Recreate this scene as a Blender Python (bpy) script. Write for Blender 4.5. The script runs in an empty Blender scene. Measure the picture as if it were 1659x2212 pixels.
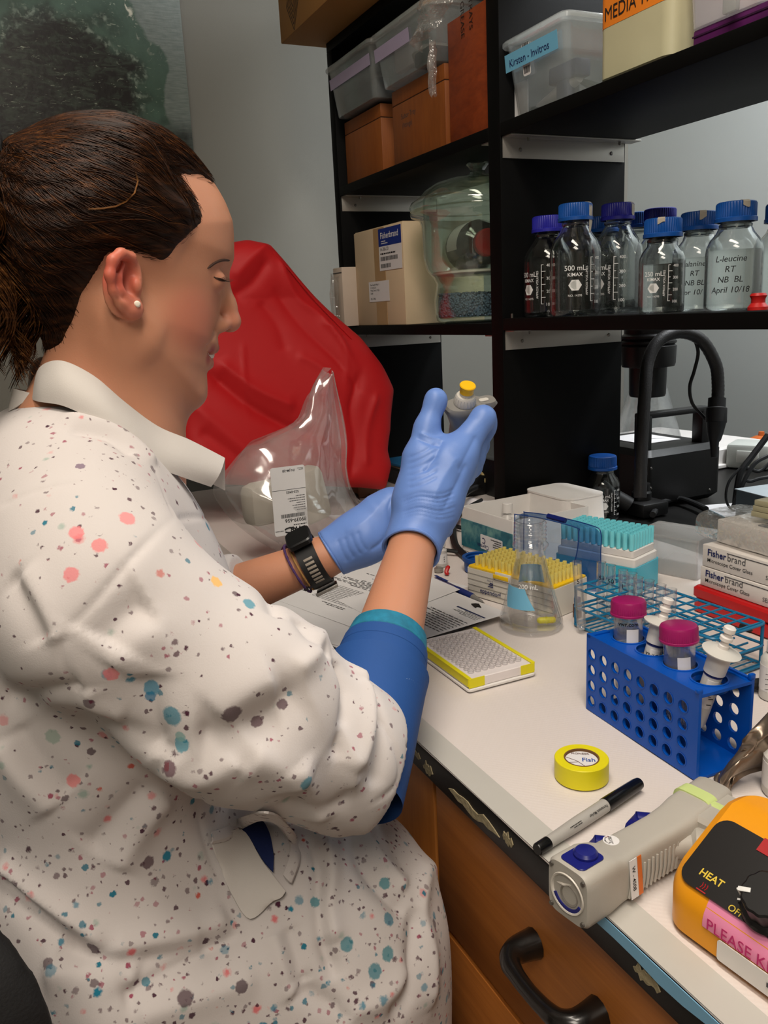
import bpy, bmesh, math, random
import numpy as np
from mathutils import Vector, Matrix
sc = bpy.context.scene
C = sc.collection
PI = math.pi
random.seed(7)
rng = np.random.default_rng(7)

# ------------------------------------------------------------------ camera
FW, FH, FPX = 1659, 2212, 1802.6
EYE = Vector((0, 0, 1.31))
YAW, PITCH, ROLL = 0.43503, 0.23431, -0.04961
fwd = Vector((-math.cos(YAW)*math.cos(PITCH), math.sin(YAW)*math.cos(PITCH), -math.sin(PITCH)))
r0 = fwd.cross(Vector((0, 0, 1))).normalized(); u0 = r0.cross(fwd)
RT = r0*math.cos(ROLL) + u0*math.sin(ROLL)
UP = -r0*math.sin(ROLL) + u0*math.cos(ROLL)
cam = bpy.data.objects.new('camera', bpy.data.cameras.new('camera'))
C.objects.link(cam)
cam.data.sensor_fit = 'HORIZONTAL'; cam.data.sensor_width = 36.0
cam.data.lens = 36.0*FPX/FW
cam.data.clip_start = 0.02
mw = Matrix((RT, UP, -fwd)).transposed().to_4x4(); mw.translation = EYE
cam.matrix_world = mw
sc.camera = cam

# ------------------------------------------------------------------ world, lamps, exposure
w = bpy.data.worlds.new('world'); sc.world = w; w.use_nodes = True
w.node_tree.nodes['Background'].inputs[0].default_value = (1.0, 0.94, 0.86, 1)
w.node_tree.nodes['Background'].inputs[1].default_value = 0.10
def area(name, loc, sx, sy, power, col, target=None):
    l = bpy.data.lights.new(name, 'AREA'); l.shape = 'RECTANGLE'; l.size = sx; l.size_y = sy
    l.energy = power; l.color = col
    o = bpy.data.objects.new(name, l); C.objects.link(o); o.location = loc
    if target is not None:
        o.rotation_euler = (Vector(target)-Vector(loc)).to_track_quat('-Z', 'Y').to_euler()
    return o
area('ceiling_lamp', (-0.15, 0.10, 2.72), 1.2, 0.30, 26, (1.0, 0.90, 0.78))
area('ceiling_lamp', (0.95, -0.55, 2.72), 1.2, 0.60, 33, (1.0, 0.90, 0.78))
area('ceiling_lamp', (-0.90, 1.85, 2.72), 1.2, 0.30, 46, (0.95, 0.97, 1.0))
sc.view_settings.view_transform = 'Standard'
sc.view_settings.look = 'None'
sc.view_settings.gamma = 1.0
sc.view_settings.use_curve_mapping = False
sc.view_settings.exposure = 0.0
sc.cycles.transparent_max_bounces = 20; sc.cycles.max_bounces = 8; sc.cycles.transmission_bounces = 8; sc.cycles.diffuse_bounces = 3; sc.cycles.glossy_bounces = 3; sc.cycles.adaptive_threshold = 0.04

# ------------------------------------------------------------------ pixel -> point on a known plane
def ray(x, y):
    return RT*((x-FW/2)/FPX) - UP*((y-FH/2)/FPX) + fwd
def onx(x, y, X):
    r = ray(x, y); return EYE + r*(X/r.x)
def ony(x, y, Y):
    r = ray(x, y); return EYE + r*(Y/r.y)
def onz(x, y, z=0.90):
    r = ray(x, y); return EYE + r*((z-EYE.z)/r.z)
def atd(x, y, d):
    return EYE + ray(x, y)*d
BZ = 0.90      # bench top

# ------------------------------------------------------------------ materials
def lin(c):
    if isinstance(c, str):
        c = [int(c[i:i+2], 16) for i in (0, 2, 4)]
    o = []
    for v in c[:3]:
        v = v/255.0
        o.append(v/12.92 if v <= 0.04045 else ((v+0.055)/1.055)**2.4)
    return tuple(o) + (1.0,)
MATS = {}
def nd(nt, typ, **kw):
    n = nt.nodes.new(typ)
    for k, v in kw.items(): setattr(n, k, v)
    return n
def mat(name, col, rough=0.5, metal=0.0, trans=0.0, ior=1.45, var=0.06, vscale=30.0, bump=0.0, bscale=200.0,
        spec=0.5, sss=0.0, alpha=1.0, coat=0.0, emit=0.0, aniso=None):
    """Principled material with a noise driven colour variation and relief."""
    if name in MATS: return MATS[name]
    m = bpy.data.materials.new(name); m.use_nodes = True; nt = m.node_tree
    b = nt.nodes['Principled BSDF']; c = lin(col)
    b.inputs['Base Color'].default_value = c
    b.inputs['Roughness'].default_value = rough; b.inputs['Metallic'].default_value = metal
    b.inputs['Transmission Weight'].default_value = trans; b.inputs['IOR'].default_value = ior
    b.inputs['Specular IOR Level'].default_value = spec
    b.inputs['Alpha'].default_value = alpha
    b.inputs['Coat Weight'].default_value = coat
    if sss:
        b.inputs['Subsurface Weight'].default_value = sss
        b.inputs['Subsurface Radius'].default_value = (0.012, 0.005, 0.003)
        b.inputs['Subsurface Scale'].default_value = 0.5
    if emit:
        b.inputs['Emission Color'].default_value = c; b.inputs['Emission Strength'].default_value = emit
    tc = nd(nt, 'ShaderNodeTexCoord')
    mp = nd(nt, 'ShaderNodeMapping')
    nt.links.new(tc.outputs['Object'], mp.inputs[0])
    if aniso: mp.inputs['Scale'].default_value = aniso
    if var:
        n = nd(nt, 'ShaderNodeTexNoise'); n.inputs['Scale'].default_value = vscale; n.inputs['Detail'].default_value = 5
        nt.links.new(mp.outputs[0], n.inputs['Vector'])
        mx = nd(nt, 'ShaderNodeMix', data_type='RGBA')
        mx.inputs[6].default_value = tuple(v*(1-var) for v in c[:3]) + (1,)
        mx.inputs[7].default_value = tuple(min(1, v*(1+var)) for v in c[:3]) + (1,)
        nt.links.new(n.outputs['Fac'], mx.inputs[0]); nt.links.new(mx.outputs[2], b.inputs['Base Color'])
    if bump:
        n = nd(nt, 'ShaderNodeTexNoise'); n.inputs['Scale'].default_value = bscale; n.inputs['Detail'].default_value = 3
        nt.links.new(mp.outputs[0], n.inputs['Vector'])
        bp = nd(nt, 'ShaderNodeBump'); bp.inputs['Strength'].default_value = bump; bp.inputs['Distance'].default_value = 0.002
        nt.links.new(n.outputs['Fac'], bp.inputs['Height']); nt.links.new(bp.outputs[0], b.inputs['Normal'])
    MATS[name] = m
    return m
def film(name, col=(235, 235, 235), haze=0.12, gloss=0.05, bump=0.0, bscale=60.0, f0=0.04, tint=(255, 255, 255), edge=0.55):
    """Thin clear plastic or glass skin: transparent, a hazy diffuse share, a Fresnel gloss."""
    if name in MATS: return MATS[name]
    m = bpy.data.materials.new(name); m.use_nodes = True; nt = m.node_tree
    for n in list(nt.nodes): nt.nodes.remove(n)
    out = nd(nt, 'ShaderNodeOutputMaterial'); tr = nd(nt, 'ShaderNodeBsdfTransparent')
    tr.inputs[0].default_value = lin(tint)
    df = nd(nt, 'ShaderNodeBsdfDiffuse'); df.inputs[0].default_value = lin(col)
    tl = nd(nt, 'ShaderNodeBsdfTranslucent'); tl.inputs[0].default_value = lin(col)
    gl = nd(nt, 'ShaderNodeBsdfGlossy'); gl.inputs['Roughness'].default_value = gloss
    md = nd(nt, 'ShaderNodeMixShader'); md.inputs[0].default_value = 0.5
    m1 = nd(nt, 'ShaderNodeMixShader'); m2 = nd(nt, 'ShaderNodeMixShader')
    fr = nd(nt, 'ShaderNodeLayerWeight'); fr.inputs[0].default_value = 0.25
    mm = nd(nt, 'ShaderNodeMath', operation='MULTIPLY_ADD'); mm.inputs[1].default_value = edge; mm.inputs[2].default_value = f0
    nz = nd(nt, 'ShaderNodeTexNoise'); nz.inputs['Scale'].default_value = bscale; nz.inputs['Detail'].default_value = 2
    tc = nd(nt, 'ShaderNodeTexCoord'); nt.links.new(tc.outputs['Object'], nz.inputs['Vector'])
    hz = nd(nt, 'ShaderNodeMath', operation='MULTIPLY'); hz.inputs[1].default_value = haze*2
    nt.links.new(nz.outputs['Fac'], hz.inputs[0])
    L = nt.links.new
    L(df.outputs[0], md.inputs[1]); L(tl.outputs[0], md.inputs[2])
    L(hz.outputs[0], m1.inputs[0]); L(tr.outputs[0], m1.inputs[1]); L(md.outputs[0], m1.inputs[2])
    L(fr.outputs['Facing'], mm.inputs[0]); L(mm.outputs[0], m2.inputs[0])
    L(m1.outputs[0], m2.inputs[1]); L(gl.outputs[0], m2.inputs[2]); L(m2.outputs[0], out.inputs[0])
    if bump:
        bp = nd(nt, 'ShaderNodeBump'); bp.inputs['Strength'].default_value = bump; bp.inputs['Distance'].default_value = 0.01
        L(nz.outputs['Fac'], bp.inputs['Height']); L(bp.outputs[0], gl.inputs['Normal'])
    MATS[name] = m
    return m
def wood(name, c1, c2, scale=(1, 1, 14), rough=0.4, wave=7.0, dist=6.0):
    """grain: noise stretched along the board plus a few broad figure lines"""
    if name in MATS: return MATS[name]
    m = bpy.data.materials.new(name); m.use_nodes = True; nt = m.node_tree; L = nt.links.new
    b = nt.nodes['Principled BSDF']; b.inputs['Roughness'].default_value = rough
    tc = nd(nt, 'ShaderNodeTexCoord'); mp = nd(nt, 'ShaderNodeMapping'); mp.inputs['Scale'].default_value = scale
    L(tc.outputs['Object'], mp.inputs[0])
    nz = nd(nt, 'ShaderNodeTexNoise'); nz.inputs['Scale'].default_value = wave; nz.inputs['Detail'].default_value = 8; nz.inputs['Distortion'].default_value = dist*0.1
    L(mp.outputs[0], nz.inputs['Vector'])
    n2 = nd(nt, 'ShaderNodeTexNoise'); n2.inputs['Scale'].default_value = wave*6; n2.inputs['Detail'].default_value = 4
    L(mp.outputs[0], n2.inputs['Vector'])
    ad = nd(nt, 'ShaderNodeMix', data_type='FLOAT'); ad.inputs[0].default_value = 0.35
    L(nz.outputs['Fac'], ad.inputs[2]); L(n2.outputs['Fac'], ad.inputs[3])
    cr = nd(nt, 'ShaderNodeValToRGB'); cr.color_ramp.elements[0].color = lin(c1); cr.color_ramp.elements[1].color = lin(c2)
    cr.color_ramp.elements[0].position = 0.3; cr.color_ramp.elements[1].position = 0.7
    L(ad.outputs[0], cr.inputs[0]); L(cr.outputs[0], b.inputs['Base Color'])
    MATS[name] = m
    return m
def clear(name, col, ior, through):
    """clear solid: part refracting glass, part light passing straight through so that it casts no black shadow"""
    m = mat(name, col, 0.0, trans=1.0, ior=ior, var=0.0); nt = m.node_tree
    out = nt.nodes['Material Output']; tr = nd(nt, 'ShaderNodeBsdfTransparent'); mx = nd(nt, 'ShaderNodeMixShader'); mx.inputs[0].default_value = through
    nt.links.new(nt.nodes['Principled BSDF'].outputs[0], mx.inputs[1]); nt.links.new(tr.outputs[0], mx.inputs[2]); nt.links.new(mx.outputs[0], out.inputs[0])
    return m

# ------------------------------------------------------------------ objects
def link(o, parent=None):
    C.objects.link(o)
    if parent is not None: o.parent = parent
    return o
def tag(o, label, cat, group=None, kind=None):
    o['label'] = label; o['category'] = cat
    if group: o['group'] = group
    if kind: o['kind'] = kind
    return o
def thing(name, label, cat, loc=(0, 0, 0), rz=0.0, group=None, rot=None):
    o = bpy.data.objects.new(name, None); o.empty_display_size = 0.02
    o.location = loc; o.rotation_euler = rot if rot is not None else (0, 0, rz)
    link(o); return tag(o, label, cat, group)
class MB:
    """collects shapes and links them as one mesh object"""
    def __init__(s): s.v = []; s.f = []
    def add(s, v, f, M=None):
        o = len(s.v)
        s.v += [tuple(M @ Vector(p)) for p in v] if M is not None else [tuple(p) for p in v]
        s.f += [tuple(i+o for i in q) for q in f]; return s
    def box(s, c, d, r=0.0, seg=2, M=None):
        v, f = rbox(d[0], d[1], d[2], r, seg)
        T = Matrix.Translation(c); return s.add(v, f, (M @ T) if M is not None else T)
    def lathe(s, prof, seg=32, M=None): return s.add(*lathe(prof, seg), M)
    def tube(s, pts, r, seg=8, M=None, cap=True): return s.add(*tube(pts, r, seg, cap), M)
    def prism(s, poly, z0, z1, M=None): return s.add(*prism(poly, z0, z1), M)
    def mesh(s, name, smooth=True, ang=35):
        me = bpy.data.meshes.new(name); me.from_pydata(s.v, [], s.f); me.validate(); me.update()
        if smooth:
            me.shade_smooth(); me.set_sharp_from_angle(angle=math.radians(ang))
        return me
    def build(s, name, m, parent=None, smooth=True, ang=35, label=None):
        me = s.mesh(name, smooth, ang); me.materials.append(m)
        o = bpy.data.objects.new(name, me); link(o, parent)
        if label: o['label'] = label
        return o
_rb = {}
def rbox(x, y, z, r=0.0, seg=2):
    k = (round(x, 5), round(y, 5), round(z, 5), round(r, 5), seg)
    if k in _rb: return _rb[k]
    bm = bmesh.new(); bmesh.ops.create_cube(bm, size=1)
    for v in bm.verts: v.co = Vector((v.co.x*x, v.co.y*y, v.co.z*z))
    if r > 0:
        r = min(r, 0.49*min(x, y, z))
        bmesh.ops.bevel(bm, geom=list(bm.edges), offset=r, segments=seg, affect='EDGES', profile=0.5)
    bm.verts.ensure_lookup_table()
    _rb[k] = ([v.co.copy() for v in bm.verts], [[v.index for v in f.verts] for f in bm.faces])
    bm.free(); return _rb[k]
def vbox(x, y, z, rv, seg=5, re=0.0):
    """box with its upright edges rounded by rv and top/bottom rims by re; base at z=0"""
    pts = []
    for cx, cy, a0 in ((1, 1, 0), (-1, 1, 90), (-1, -1, 180), (1, -1, 270)):
        for i in range(seg+1):
            a = math.radians(a0+90*i/seg); pts.append((cx*(x/2-rv)+rv*math.cos(a), cy*(y/2-rv)+rv*math.sin(a)))
    n = len(pts); rows = [(0, re), (re, 0), (z-re, 0), (z, re)] if re else [(0, 0), (z, 0)]
    v = []; f = []
    for zz, ins in rows:
        sx = (x/2-ins)/(x/2); sy = (y/2-ins)/(y/2)
        v += [(p[0]*sx, p[1]*sy, zz) for p in pts]
    for k in range(len(rows)-1):
        for i in range(n): j = (i+1) % n; f.append((k*n+i, k*n+j, (k+1)*n+j, (k+1)*n+i))
    f.append(tuple(range(n))[::-1]); f.append(tuple((len(rows)-1)*n+i for i in range(n)))
    return v, f
def lathe(prof, seg=32):
    v = []; f = []; rows = []
    for r, z in prof:
        if r <= 1e-7: rows.append([len(v)]); v.append((0, 0, z))
        else:
            rows.append(list(range(len(v), len(v)+seg)))
            v += [(r*math.cos(2*PI*i/seg), r*math.sin(2*PI*i/seg), z) for i in range(seg)]
    for a, b in zip(rows, rows[1:]):
        for i in range(seg):
            j = (i+1) % seg
            if len(a) == 1 and len(b) == 1: continue
            if len(a) == 1: f.append((a[0], b[j], b[i]))
            elif len(b) == 1: f.append((a[i], a[j], b[0]))
            else: f.append((a[i], a[j], b[j], b[i]))
    return v, f
def tube(pts, rad, seg=8, cap=True):
    pts = [Vector(p) for p in pts]; n = len(pts)
    rad = list(rad) if hasattr(rad, '__len__') else [rad]*n
    v = []; f = []; N = None
    for i, p in enumerate(pts):
        t = (pts[min(i+1, n-1)]-pts[max(i-1, 0)]).normalized()
        if N is None:
            N = t.orthogonal().normalized()
        else:
            N = (N - t*N.dot(t))
            N = N.normalized() if N.length > 1e-6 else t.orthogonal().normalized()
        B = t.cross(N)
        for k in range(seg):
            a = 2*PI*k/seg; v.append(p + (N*math.cos(a)+B*math.sin(a))*rad[i])
    for i in range(n-1):
        for k in range(seg):
            j = (k+1) % seg; f.append((i*seg+k, i*seg+j, (i+1)*seg+j, (i+1)*seg+k))
    if cap: f.append(tuple(range(seg))[::-1]); f.append(tuple((n-1)*seg+k for k in range(seg)))
    return v, f
def prism(poly, z0, z1):
    n = len(poly)
    v = [(p[0], p[1], z0) for p in poly] + [(p[0], p[1], z1) for p in poly]
    f = [tuple(range(n))[::-1], tuple(range(n, 2*n))] + [(i, (i+1) % n, n+(i+1) % n, n+i) for i in range(n)]
    return v, f
def spline(P, n=8, closed=False):
    P = [Vector(p) for p in P]; out = []; m = len(P)
    for i in range(m if closed else m-1):
        if closed: a, b, c, d = P[(i-1) % m], P[i], P[(i+1) % m], P[(i+2) % m]
        else: a, b, c, d = P[max(i-1, 0)], P[i], P[i+1], P[min(i+2, m-1)]
        for k in range(n):
            t = k/n
            out.append(0.5*((2*b)+(c-a)*t+(2*a-5*b+4*c-d)*t*t+(3*b-a-3*c+d)*t**3))
    if not closed: out.append(P[-1])
    return out
def frame(o, x, y):
    x = Vector(x).normalized(); y = Vector(y); y = (y-x*y.dot(x)).normalized(); z = x.cross(y)
    M = Matrix((x, y, z)).transposed().to_4x4(); M.translation = Vector(o); return M
def sheet(rows, thick=0.0):
    """grid of points -> quads, optionally with thickness along the vertex normals"""
    m, n = len(rows), len(rows[0]); P = np.array([[tuple(p) for p in r] for r in rows], float)
    v = [tuple(p) for p in P.reshape(-1, 3)]
    f = [(i*n+j, i*n+j+1, (i+1)*n+j+1, (i+1)*n+j) for i in range(m-1) for j in range(n-1)]
    if thick:
        du = np.gradient(P, axis=0); dv = np.gradient(P, axis=1); N = np.cross(dv, du)
        N /= np.linalg.norm(N, axis=2, keepdims=True)+1e-9
        v += [tuple(p) for p in (P+N*thick).reshape(-1, 3)]; k = m*n
        f += [tuple(q+k for q in t[::-1]) for t in f]
        for j in range(n-1):
            f.append((j+1, j, j+k, j+1+k)); a = (m-1)*n+j; f.append((a, a+1, a+1+k, a+k))
        for i in range(m-1):
            a = i*n; f.append((a, a+n, a+n+k, a+k)); a = i*n+n-1; f.append((a+n, a, a+k, a+n+k))
    return v, f
_tx = {}
def text_geo(body, bold=0.0, spacing=1.0, shear=0.0):
    k = (body, bold, spacing, shear)
    if k in _tx: return _tx[k]
    cu = bpy.data.curves.new('lettering', 'FONT'); cu.body = body; cu.size = 1.0; cu.offset = bold; cu.resolution_u = 3
    cu.space_character = spacing; cu.shear = shear
    o = bpy.data.objects.new('lettering', cu); me = bpy.data.meshes.new_from_object(o)
    v = [x.co.copy() for x in me.vertices]; f = [tuple(p.vertices) for p in me.polygons]
    bpy.data.objects.remove(o); bpy.data.curves.remove(cu); bpy.data.meshes.remove(me)
    _tx[k] = (v, f); return _tx[k]
def text(body, m, parent, M, size=0.01, bold=0.0, align='L', name='lettering', bend=None, spacing=1.0, sx=1.0, shear=0.0):
    """flat lettering lying in the x-y plane of M (a hair proud of the surface); bend = cylinder radius"""
    v, f = text_geo(body, bold, spacing, shear)
    xs = [p.x for p in v]; x0 = min(xs); x1 = max(xs)
    sh = {'L': -x0, 'C': -(x0+x1)/2, 'R': -x1}[align]
    V = [Vector(((p.x+sh)*size*sx, p.y*size, 0.00025)) for p in v]
    if bend:
        V = [Vector((bend*math.sin(p.x/bend), p.y, 0.0003 - bend*(1-math.cos(p.x/bend)))) for p in V]
    b = MB(); b.add(V, f, M)
    return b.build(name, m, parent, smooth=False)
def fine_print(m, parent, M, w, h, rows, fill=0.8, name='fine_print', th=0.45, bend=None, seed=0):
    rd = random.Random(seed+rows); b = MB(); dy = h/rows
    for i in range(rows):
        x = 0; end = w*(fill+(1-fill)*rd.random()) if i % 3 else w*fill*0.8
        y = h-(i+0.5)*dy
        while x < end:
            l = min(w*(0.03+0.09*rd.random()), end-x)
            q = [(x, y-dy*th/2), (x+l, y-dy*th/2), (x+l, y+dy*th/2), (x, y+dy*th/2)]
            q = [(bend*math.sin(a/bend), c, 0.0003-bend*(1-math.cos(a/bend))) if bend else (a, c, 0.0002) for a, c in q]
            b.add(q, [(0, 1, 2, 3)], M); x += l+w*0.02
    return b.build(name, m, parent, smooth=False)
def barcode(m, parent, M, w, h, n=26, name='barcode', seed=1):
    rd = random.Random(seed); b = MB(); x = 0
    while x < w:
        l = w/n*(0.3+rd.random()*0.9)
        b.add([(x, 0, 0.0002), (x+l, 0, 0.0002), (x+l, h, 0.0002), (x, h, 0.0002)], [(0, 1, 2, 3)], M); x += l+w/n*(0.25+rd.random()*0.5)
    return b.build(name, m, parent, smooth=False)
def plate(w, h, M, m, parent, name='label_sticker', t=0.0002, r=0.0):
    """thin sheet of paper / tape lying on M's x-y plane, lower left corner at the origin"""
    b = MB()
    if r:
        pts = []
        for cx, cy, a0 in ((w-r, h-r, 0), (r, h-r, 90), (r, r, 180), (w-r, r, 270)):
            pts += [(cx+r*math.cos(math.radians(a0+22.5*i)), cy+r*math.sin(math.radians(a0+22.5*i))) for i in range(5)]
        b.prism(pts, 0, t, M)
    else: b.box((w/2, h/2, t/2), (w, h, t), M=M)
    return b.build(name, m, parent, smooth=False)
def cyl_patch(r, a0, a1, z0, z1, t=0.0003, n=10):
    rows = [[(r*math.cos(a0+(a1-a0)*i/n), r*math.sin(a0+(a1-a0)*i/n), z) for i in range(n+1)] for z in (z0, z1)]
    return sheet(rows, -t)
def copy_tree(o, parent=None):
    c = o.copy(); C.objects.link(c)
    if parent is not None: c.parent = parent
    for ch in [x for x in bpy.data.objects if x.parent is o]: copy_tree(ch, c)
    return c
def boolean(base, cutter):
    """base minus cutter, both (verts, faces) -> (verts, faces)"""
    def mk(g):
        me = bpy.data.meshes.new('tmp'); me.from_pydata([tuple(p) for p in g[0]], [], g[1]); me.update()
        o = bpy.data.objects.new('tmp', me); C.objects.link(o); return o
    a, c = mk(base), mk(cutter)
    md = a.modifiers.new('b', 'BOOLEAN'); md.operation = 'DIFFERENCE'; md.object = c; md.solver = 'EXACT'
    dg = bpy.context.evaluated_depsgraph_get(); ev = a.evaluated_get(dg); me = ev.to_mesh()
    v = [x.co.copy() for x in me.vertices]; f = [tuple(p.vertices) for p in me.polygons]
    ev.to_mesh_clear()
    for o in (a, c):
        d = o.data; bpy.data.objects.remove(o); bpy.data.meshes.remove(d)
    return v, f

# common materials
BLACK = mat('black_paint', (10, 9, 9), 0.5, spec=0.3, bump=0.05)
WHITE = mat('white_plastic', (226, 222, 218), 0.4)
PAPER = mat('paper', (222, 220, 220), 0.8, var=0.02)
INK = mat('black_ink', (18, 18, 20), 0.7)
INKGREY = mat('grey_ink', (70, 70, 74), 0.7)
NAVY = mat('navy_ink', (24, 34, 92), 0.6)
BLUECAP = mat('blue_cap_plastic', (14, 74, 150), 0.38)
BLUECAP2 = mat('royal_blue_cap_plastic', (38, 38, 150), 0.38)
GLASS = clear('borosilicate_glass', (250, 253, 251), 1.47, 0.10)
FLASKG = film('flask_glass', (235, 240, 240), haze=0.010, gloss=0.015, f0=0.08, edge=0.45)
WATER = clear('clear_water', (248, 252, 250), 1.33, 0.12)
FLASKW = clear('flask_water', (250, 253, 252), 1.33, 0.90)
STEEL = mat('brushed_aluminium', (170, 165, 158), 0.42, metal=0.75, aniso=(1, 0.1, 1))
RUBBER = mat('black_rubber', (20, 20, 21), 0.55)
WHITEPRINT = mat('white_print', (228, 228, 226), 0.6)
CLEAR = film('clear_plastic', haze=0.10, f0=0.05)
BAGFILM = film('bag_film', haze=0.22, gloss=0.10, bump=0.35, bscale=14, f0=0.09)
# ================================================================== the setting
def struct(name, v, f, m, label=None):
    b = MB(); b.add(v, f); o = b.build(name, m, None, smooth=False); o['kind'] = 'structure'; o['label'] = label or name.replace('_', ' ')
    return o
WALLGREY = mat('grey_wall_paint', (134, 132, 124), 0.85, var=0.03, vscale=2.0, bump=0.08, bscale=400)
WALLPALE = mat('pale_wall_paint', (200, 208, 208), 0.85, var=0.02, vscale=2.0, bump=0.08, bscale=400)
FLOORM = mat('vinyl_floor', (120, 112, 100), 0.5, var=0.15, vscale=12)
CEILM = mat('ceiling_tile', (225, 222, 214), 0.9, bump=0.2)
XL, XR, YF, YB, ZC = -2.45, 2.2, -1.8, 2.15, 2.75
def slab(c, d): 
    v, f = rbox(*d); return [Vector(p)+Vector(c) for p in v], f
struct('floor', *slab(((XL+XR)/2, (YF+YB)/2, -0.05), (XR-XL+0.2, YB-YF+0.2, 0.1)), FLOORM, 'speckled vinyl floor under the bench')
struct('ceiling', *slab(((XL+XR)/2, (YF+YB)/2, ZC+0.05), (XR-XL+0.2, YB-YF+0.2, 0.1)), CEILM, 'white ceiling above the bench')
struct('wall_left', *slab((XL-0.05, (YF+YB)/2, ZC/2), (0.1, YB-YF+0.2, ZC)), WALLGREY, 'grey painted end wall behind the red cover')
struct('wall_back', *slab(((XL+XR)/2, YB+0.05, ZC/2), (XR-XL+0.2, 0.1, ZC)), WALLPALE, 'pale wall seen through the shelving')
struct('wall_right', *slab((XR+0.05, (YF+YB)/2, ZC/2), (0.1, YB-YF+0.2, ZC)), WALLGREY, 'grey wall behind the camera')
struct('wall_front', *slab(((XL+XR)/2, YF-0.05, ZC/2), (XR-XL+0.2, 0.1, ZC)), WALLGREY, 'grey wall behind the seated person')

# ------------------------------------------------------------------ painting on the end wall
def painting_mat():
    m = bpy.data.materials.new('oil_paint'); m.use_nodes = True; nt = m.node_tree; L = nt.links.new
    b = nt.nodes['Principled BSDF']; b.inputs['Roughness'].default_value = 0.5
    tc = nd(nt, 'ShaderNodeTexCoord'); sp = nd(nt, 'ShaderNodeSeparateXYZ'); L(tc.outputs['Object'], sp.inputs[0])
    def math_(op, a, c=None, d=None):
        n = nd(nt, 'ShaderNodeMath', operation=op)
        for i, x in enumerate((a, c, d)):
            if x is None: continue
            if isinstance(x, (int, float)): n.inputs[i].default_value = x
            else: L(x, n.inputs[i])
        return n.outputs[0]
    def noise(scale, det=6, vec=None, dist=0.0):
        n = nd(nt, 'ShaderNodeTexNoise'); n.inputs['Scale'].default_value = scale; n.inputs['Detail'].default_value = det
        n.inputs['Distortion'].default_value = dist; L(vec or tc.outputs['Object'], n.inputs['Vector']); return n.outputs['Fac']
    def mix(fac, a, c):
        n = nd(nt, 'ShaderNodeMix', data_type='RGBA')
        if isinstance(fac, (int, float)): n.inputs[0].default_value = fac
        else: L(fac, n.inputs[0])
        for i, x in ((6, a), (7, c)):
            if isinstance(x, tuple): n.inputs[i].default_value = x
            else: L(x, n.inputs[i])
        return n.outputs[2]
    def ramp(x, a, c):
        return math_('MINIMUM', math_('MAXIMUM', math_('DIVIDE', math_('SUBTRACT', x, a), c-a), 0.0), 1.0)
    y, z = sp.outputs['Y'], sp.outputs['Z']     # y: 0 at the right edge, negative to the left; z height above the visible foot
    nz = noise(14); nf = noise(70, 8); nb = noise(5, 4)
    mp = nd(nt, 'ShaderNodeMapping'); mp.inputs['Scale'].default_value = (1, 10, 90); mq = nd(nt, 'ShaderNodeMapping'); mq.inputs['Scale'].default_value = (1, 1.0, 2.6); mq.inputs['Rotation'].default_value = (0.7, 0, 0); L(tc.outputs['Object'], mq.inputs[0]); L(tc.outputs['Object'], mp.inputs[0])
    strokes = noise(3, 6, mp.outputs[0])
    sea = mix(strokes, lin((78, 92, 90)), lin((150, 158, 150)))
    green = mix(nz, lin((40, 58, 48)), lin((92, 120, 104)))
    dark = mix(ramp(noise(24, 8, mq.outputs[0], 1.2), 0.45, 0.75), lin((26, 23, 21)), lin((66, 78, 66)))
    # boulder: a rounded rock outline
    yy = math_('ADD', y, math_('MULTIPLY', math_('SUBTRACT', nb, 0.5), 0.26))
    zz = math_('ADD', z, math_('MULTIPLY', math_('SUBTRACT', nz, 0.5), 0.16))
    e1 = math_('ADD', math_('POWER', math_('ABSOLUTE', math_('DIVIDE', math_('ADD', yy, 0.45), 0.36)), 3.0), math_('POWER', math_('ABSOLUTE', math_('DIVIDE', math_('SUBTRACT', zz, 0.05), 0.55)), 3.0))
    e2 = math_('ADD', math_('POWER', math_('ABSOLUTE', math_('DIVIDE', math_('ADD', yy, 0.31), 0.165)), 2.5), math_('POWER', math_('ABSOLUTE', math_('DIVIDE', math_('SUBTRACT', zz, 0.09), 0.28)), 2.5))
    rock = ramp(e1, 1.06, 0.98)
    low = ramp(math_('ADD', z, math_('MULTIPLY', math_('ADD', y, 0.0), 0.9)), 0.10, 0.02)
    foot = math_('MAXIMUM', rock, low)
    core = math_('MAXIMUM', ramp(e2, 1.30, 0.80), ramp(math_('ADD', z, math_('MULTIPLY', nz, 0.20)), 0.26, 0.14))
    c1 = mix(foot, sea, green); c2 = mix(core, c1, dark)
    ridge = math_('MULTIPLY', ramp(math_('ABSOLUTE', math_('SUBTRACT', e2, 1.02)), 0.22, 0.02), ramp(nf, 0.50, 0.66))
    c3 = mix(math_('MULTIPLY', ridge, 0.8), c2, lin((150, 165, 150)))
    fl = math_('MULTIPLY', ramp(noise(34, 7, mq.outputs[0], 2.0), 0.64, 0.74), foot)
    c4 = mix(math_('MULTIPLY', fl, 0.8), c3, lin((190, 200, 180)))
    top = math_('MULTIPLY', ramp(math_('ABSOLUTE', math_('SUBTRACT', e1, 0.90)), 0.12, 0.02), ramp(noise(40, 4, None, 1.0), 0.56, 0.66))
    c5 = mix(math_('MULTIPLY', top, ramp(z, 0.25, 0.4)), c4, lin((225, 222, 205)))
    L(c5, b.inputs['Base Color'])
    bp = nd(nt, 'ShaderNodeBump'); bp.inputs['Strength'].default_value = 0.25; bp.inputs['Distance'].default_value = 0.003
    L(nf, bp.inputs['Height']); L(bp.outputs[0], b.inputs['Normal'])
    return m
pr = onx(404, 200, XL+0.03); y_r = pr.y; zfoot = onx(420, 380, XL+0.03).z - 0.25
t = thing('painting', 'dark green oil painting of a boulder by water hung behind the head', 'painting', (XL+0.045, y_r, zfoot+0.25))
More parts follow.
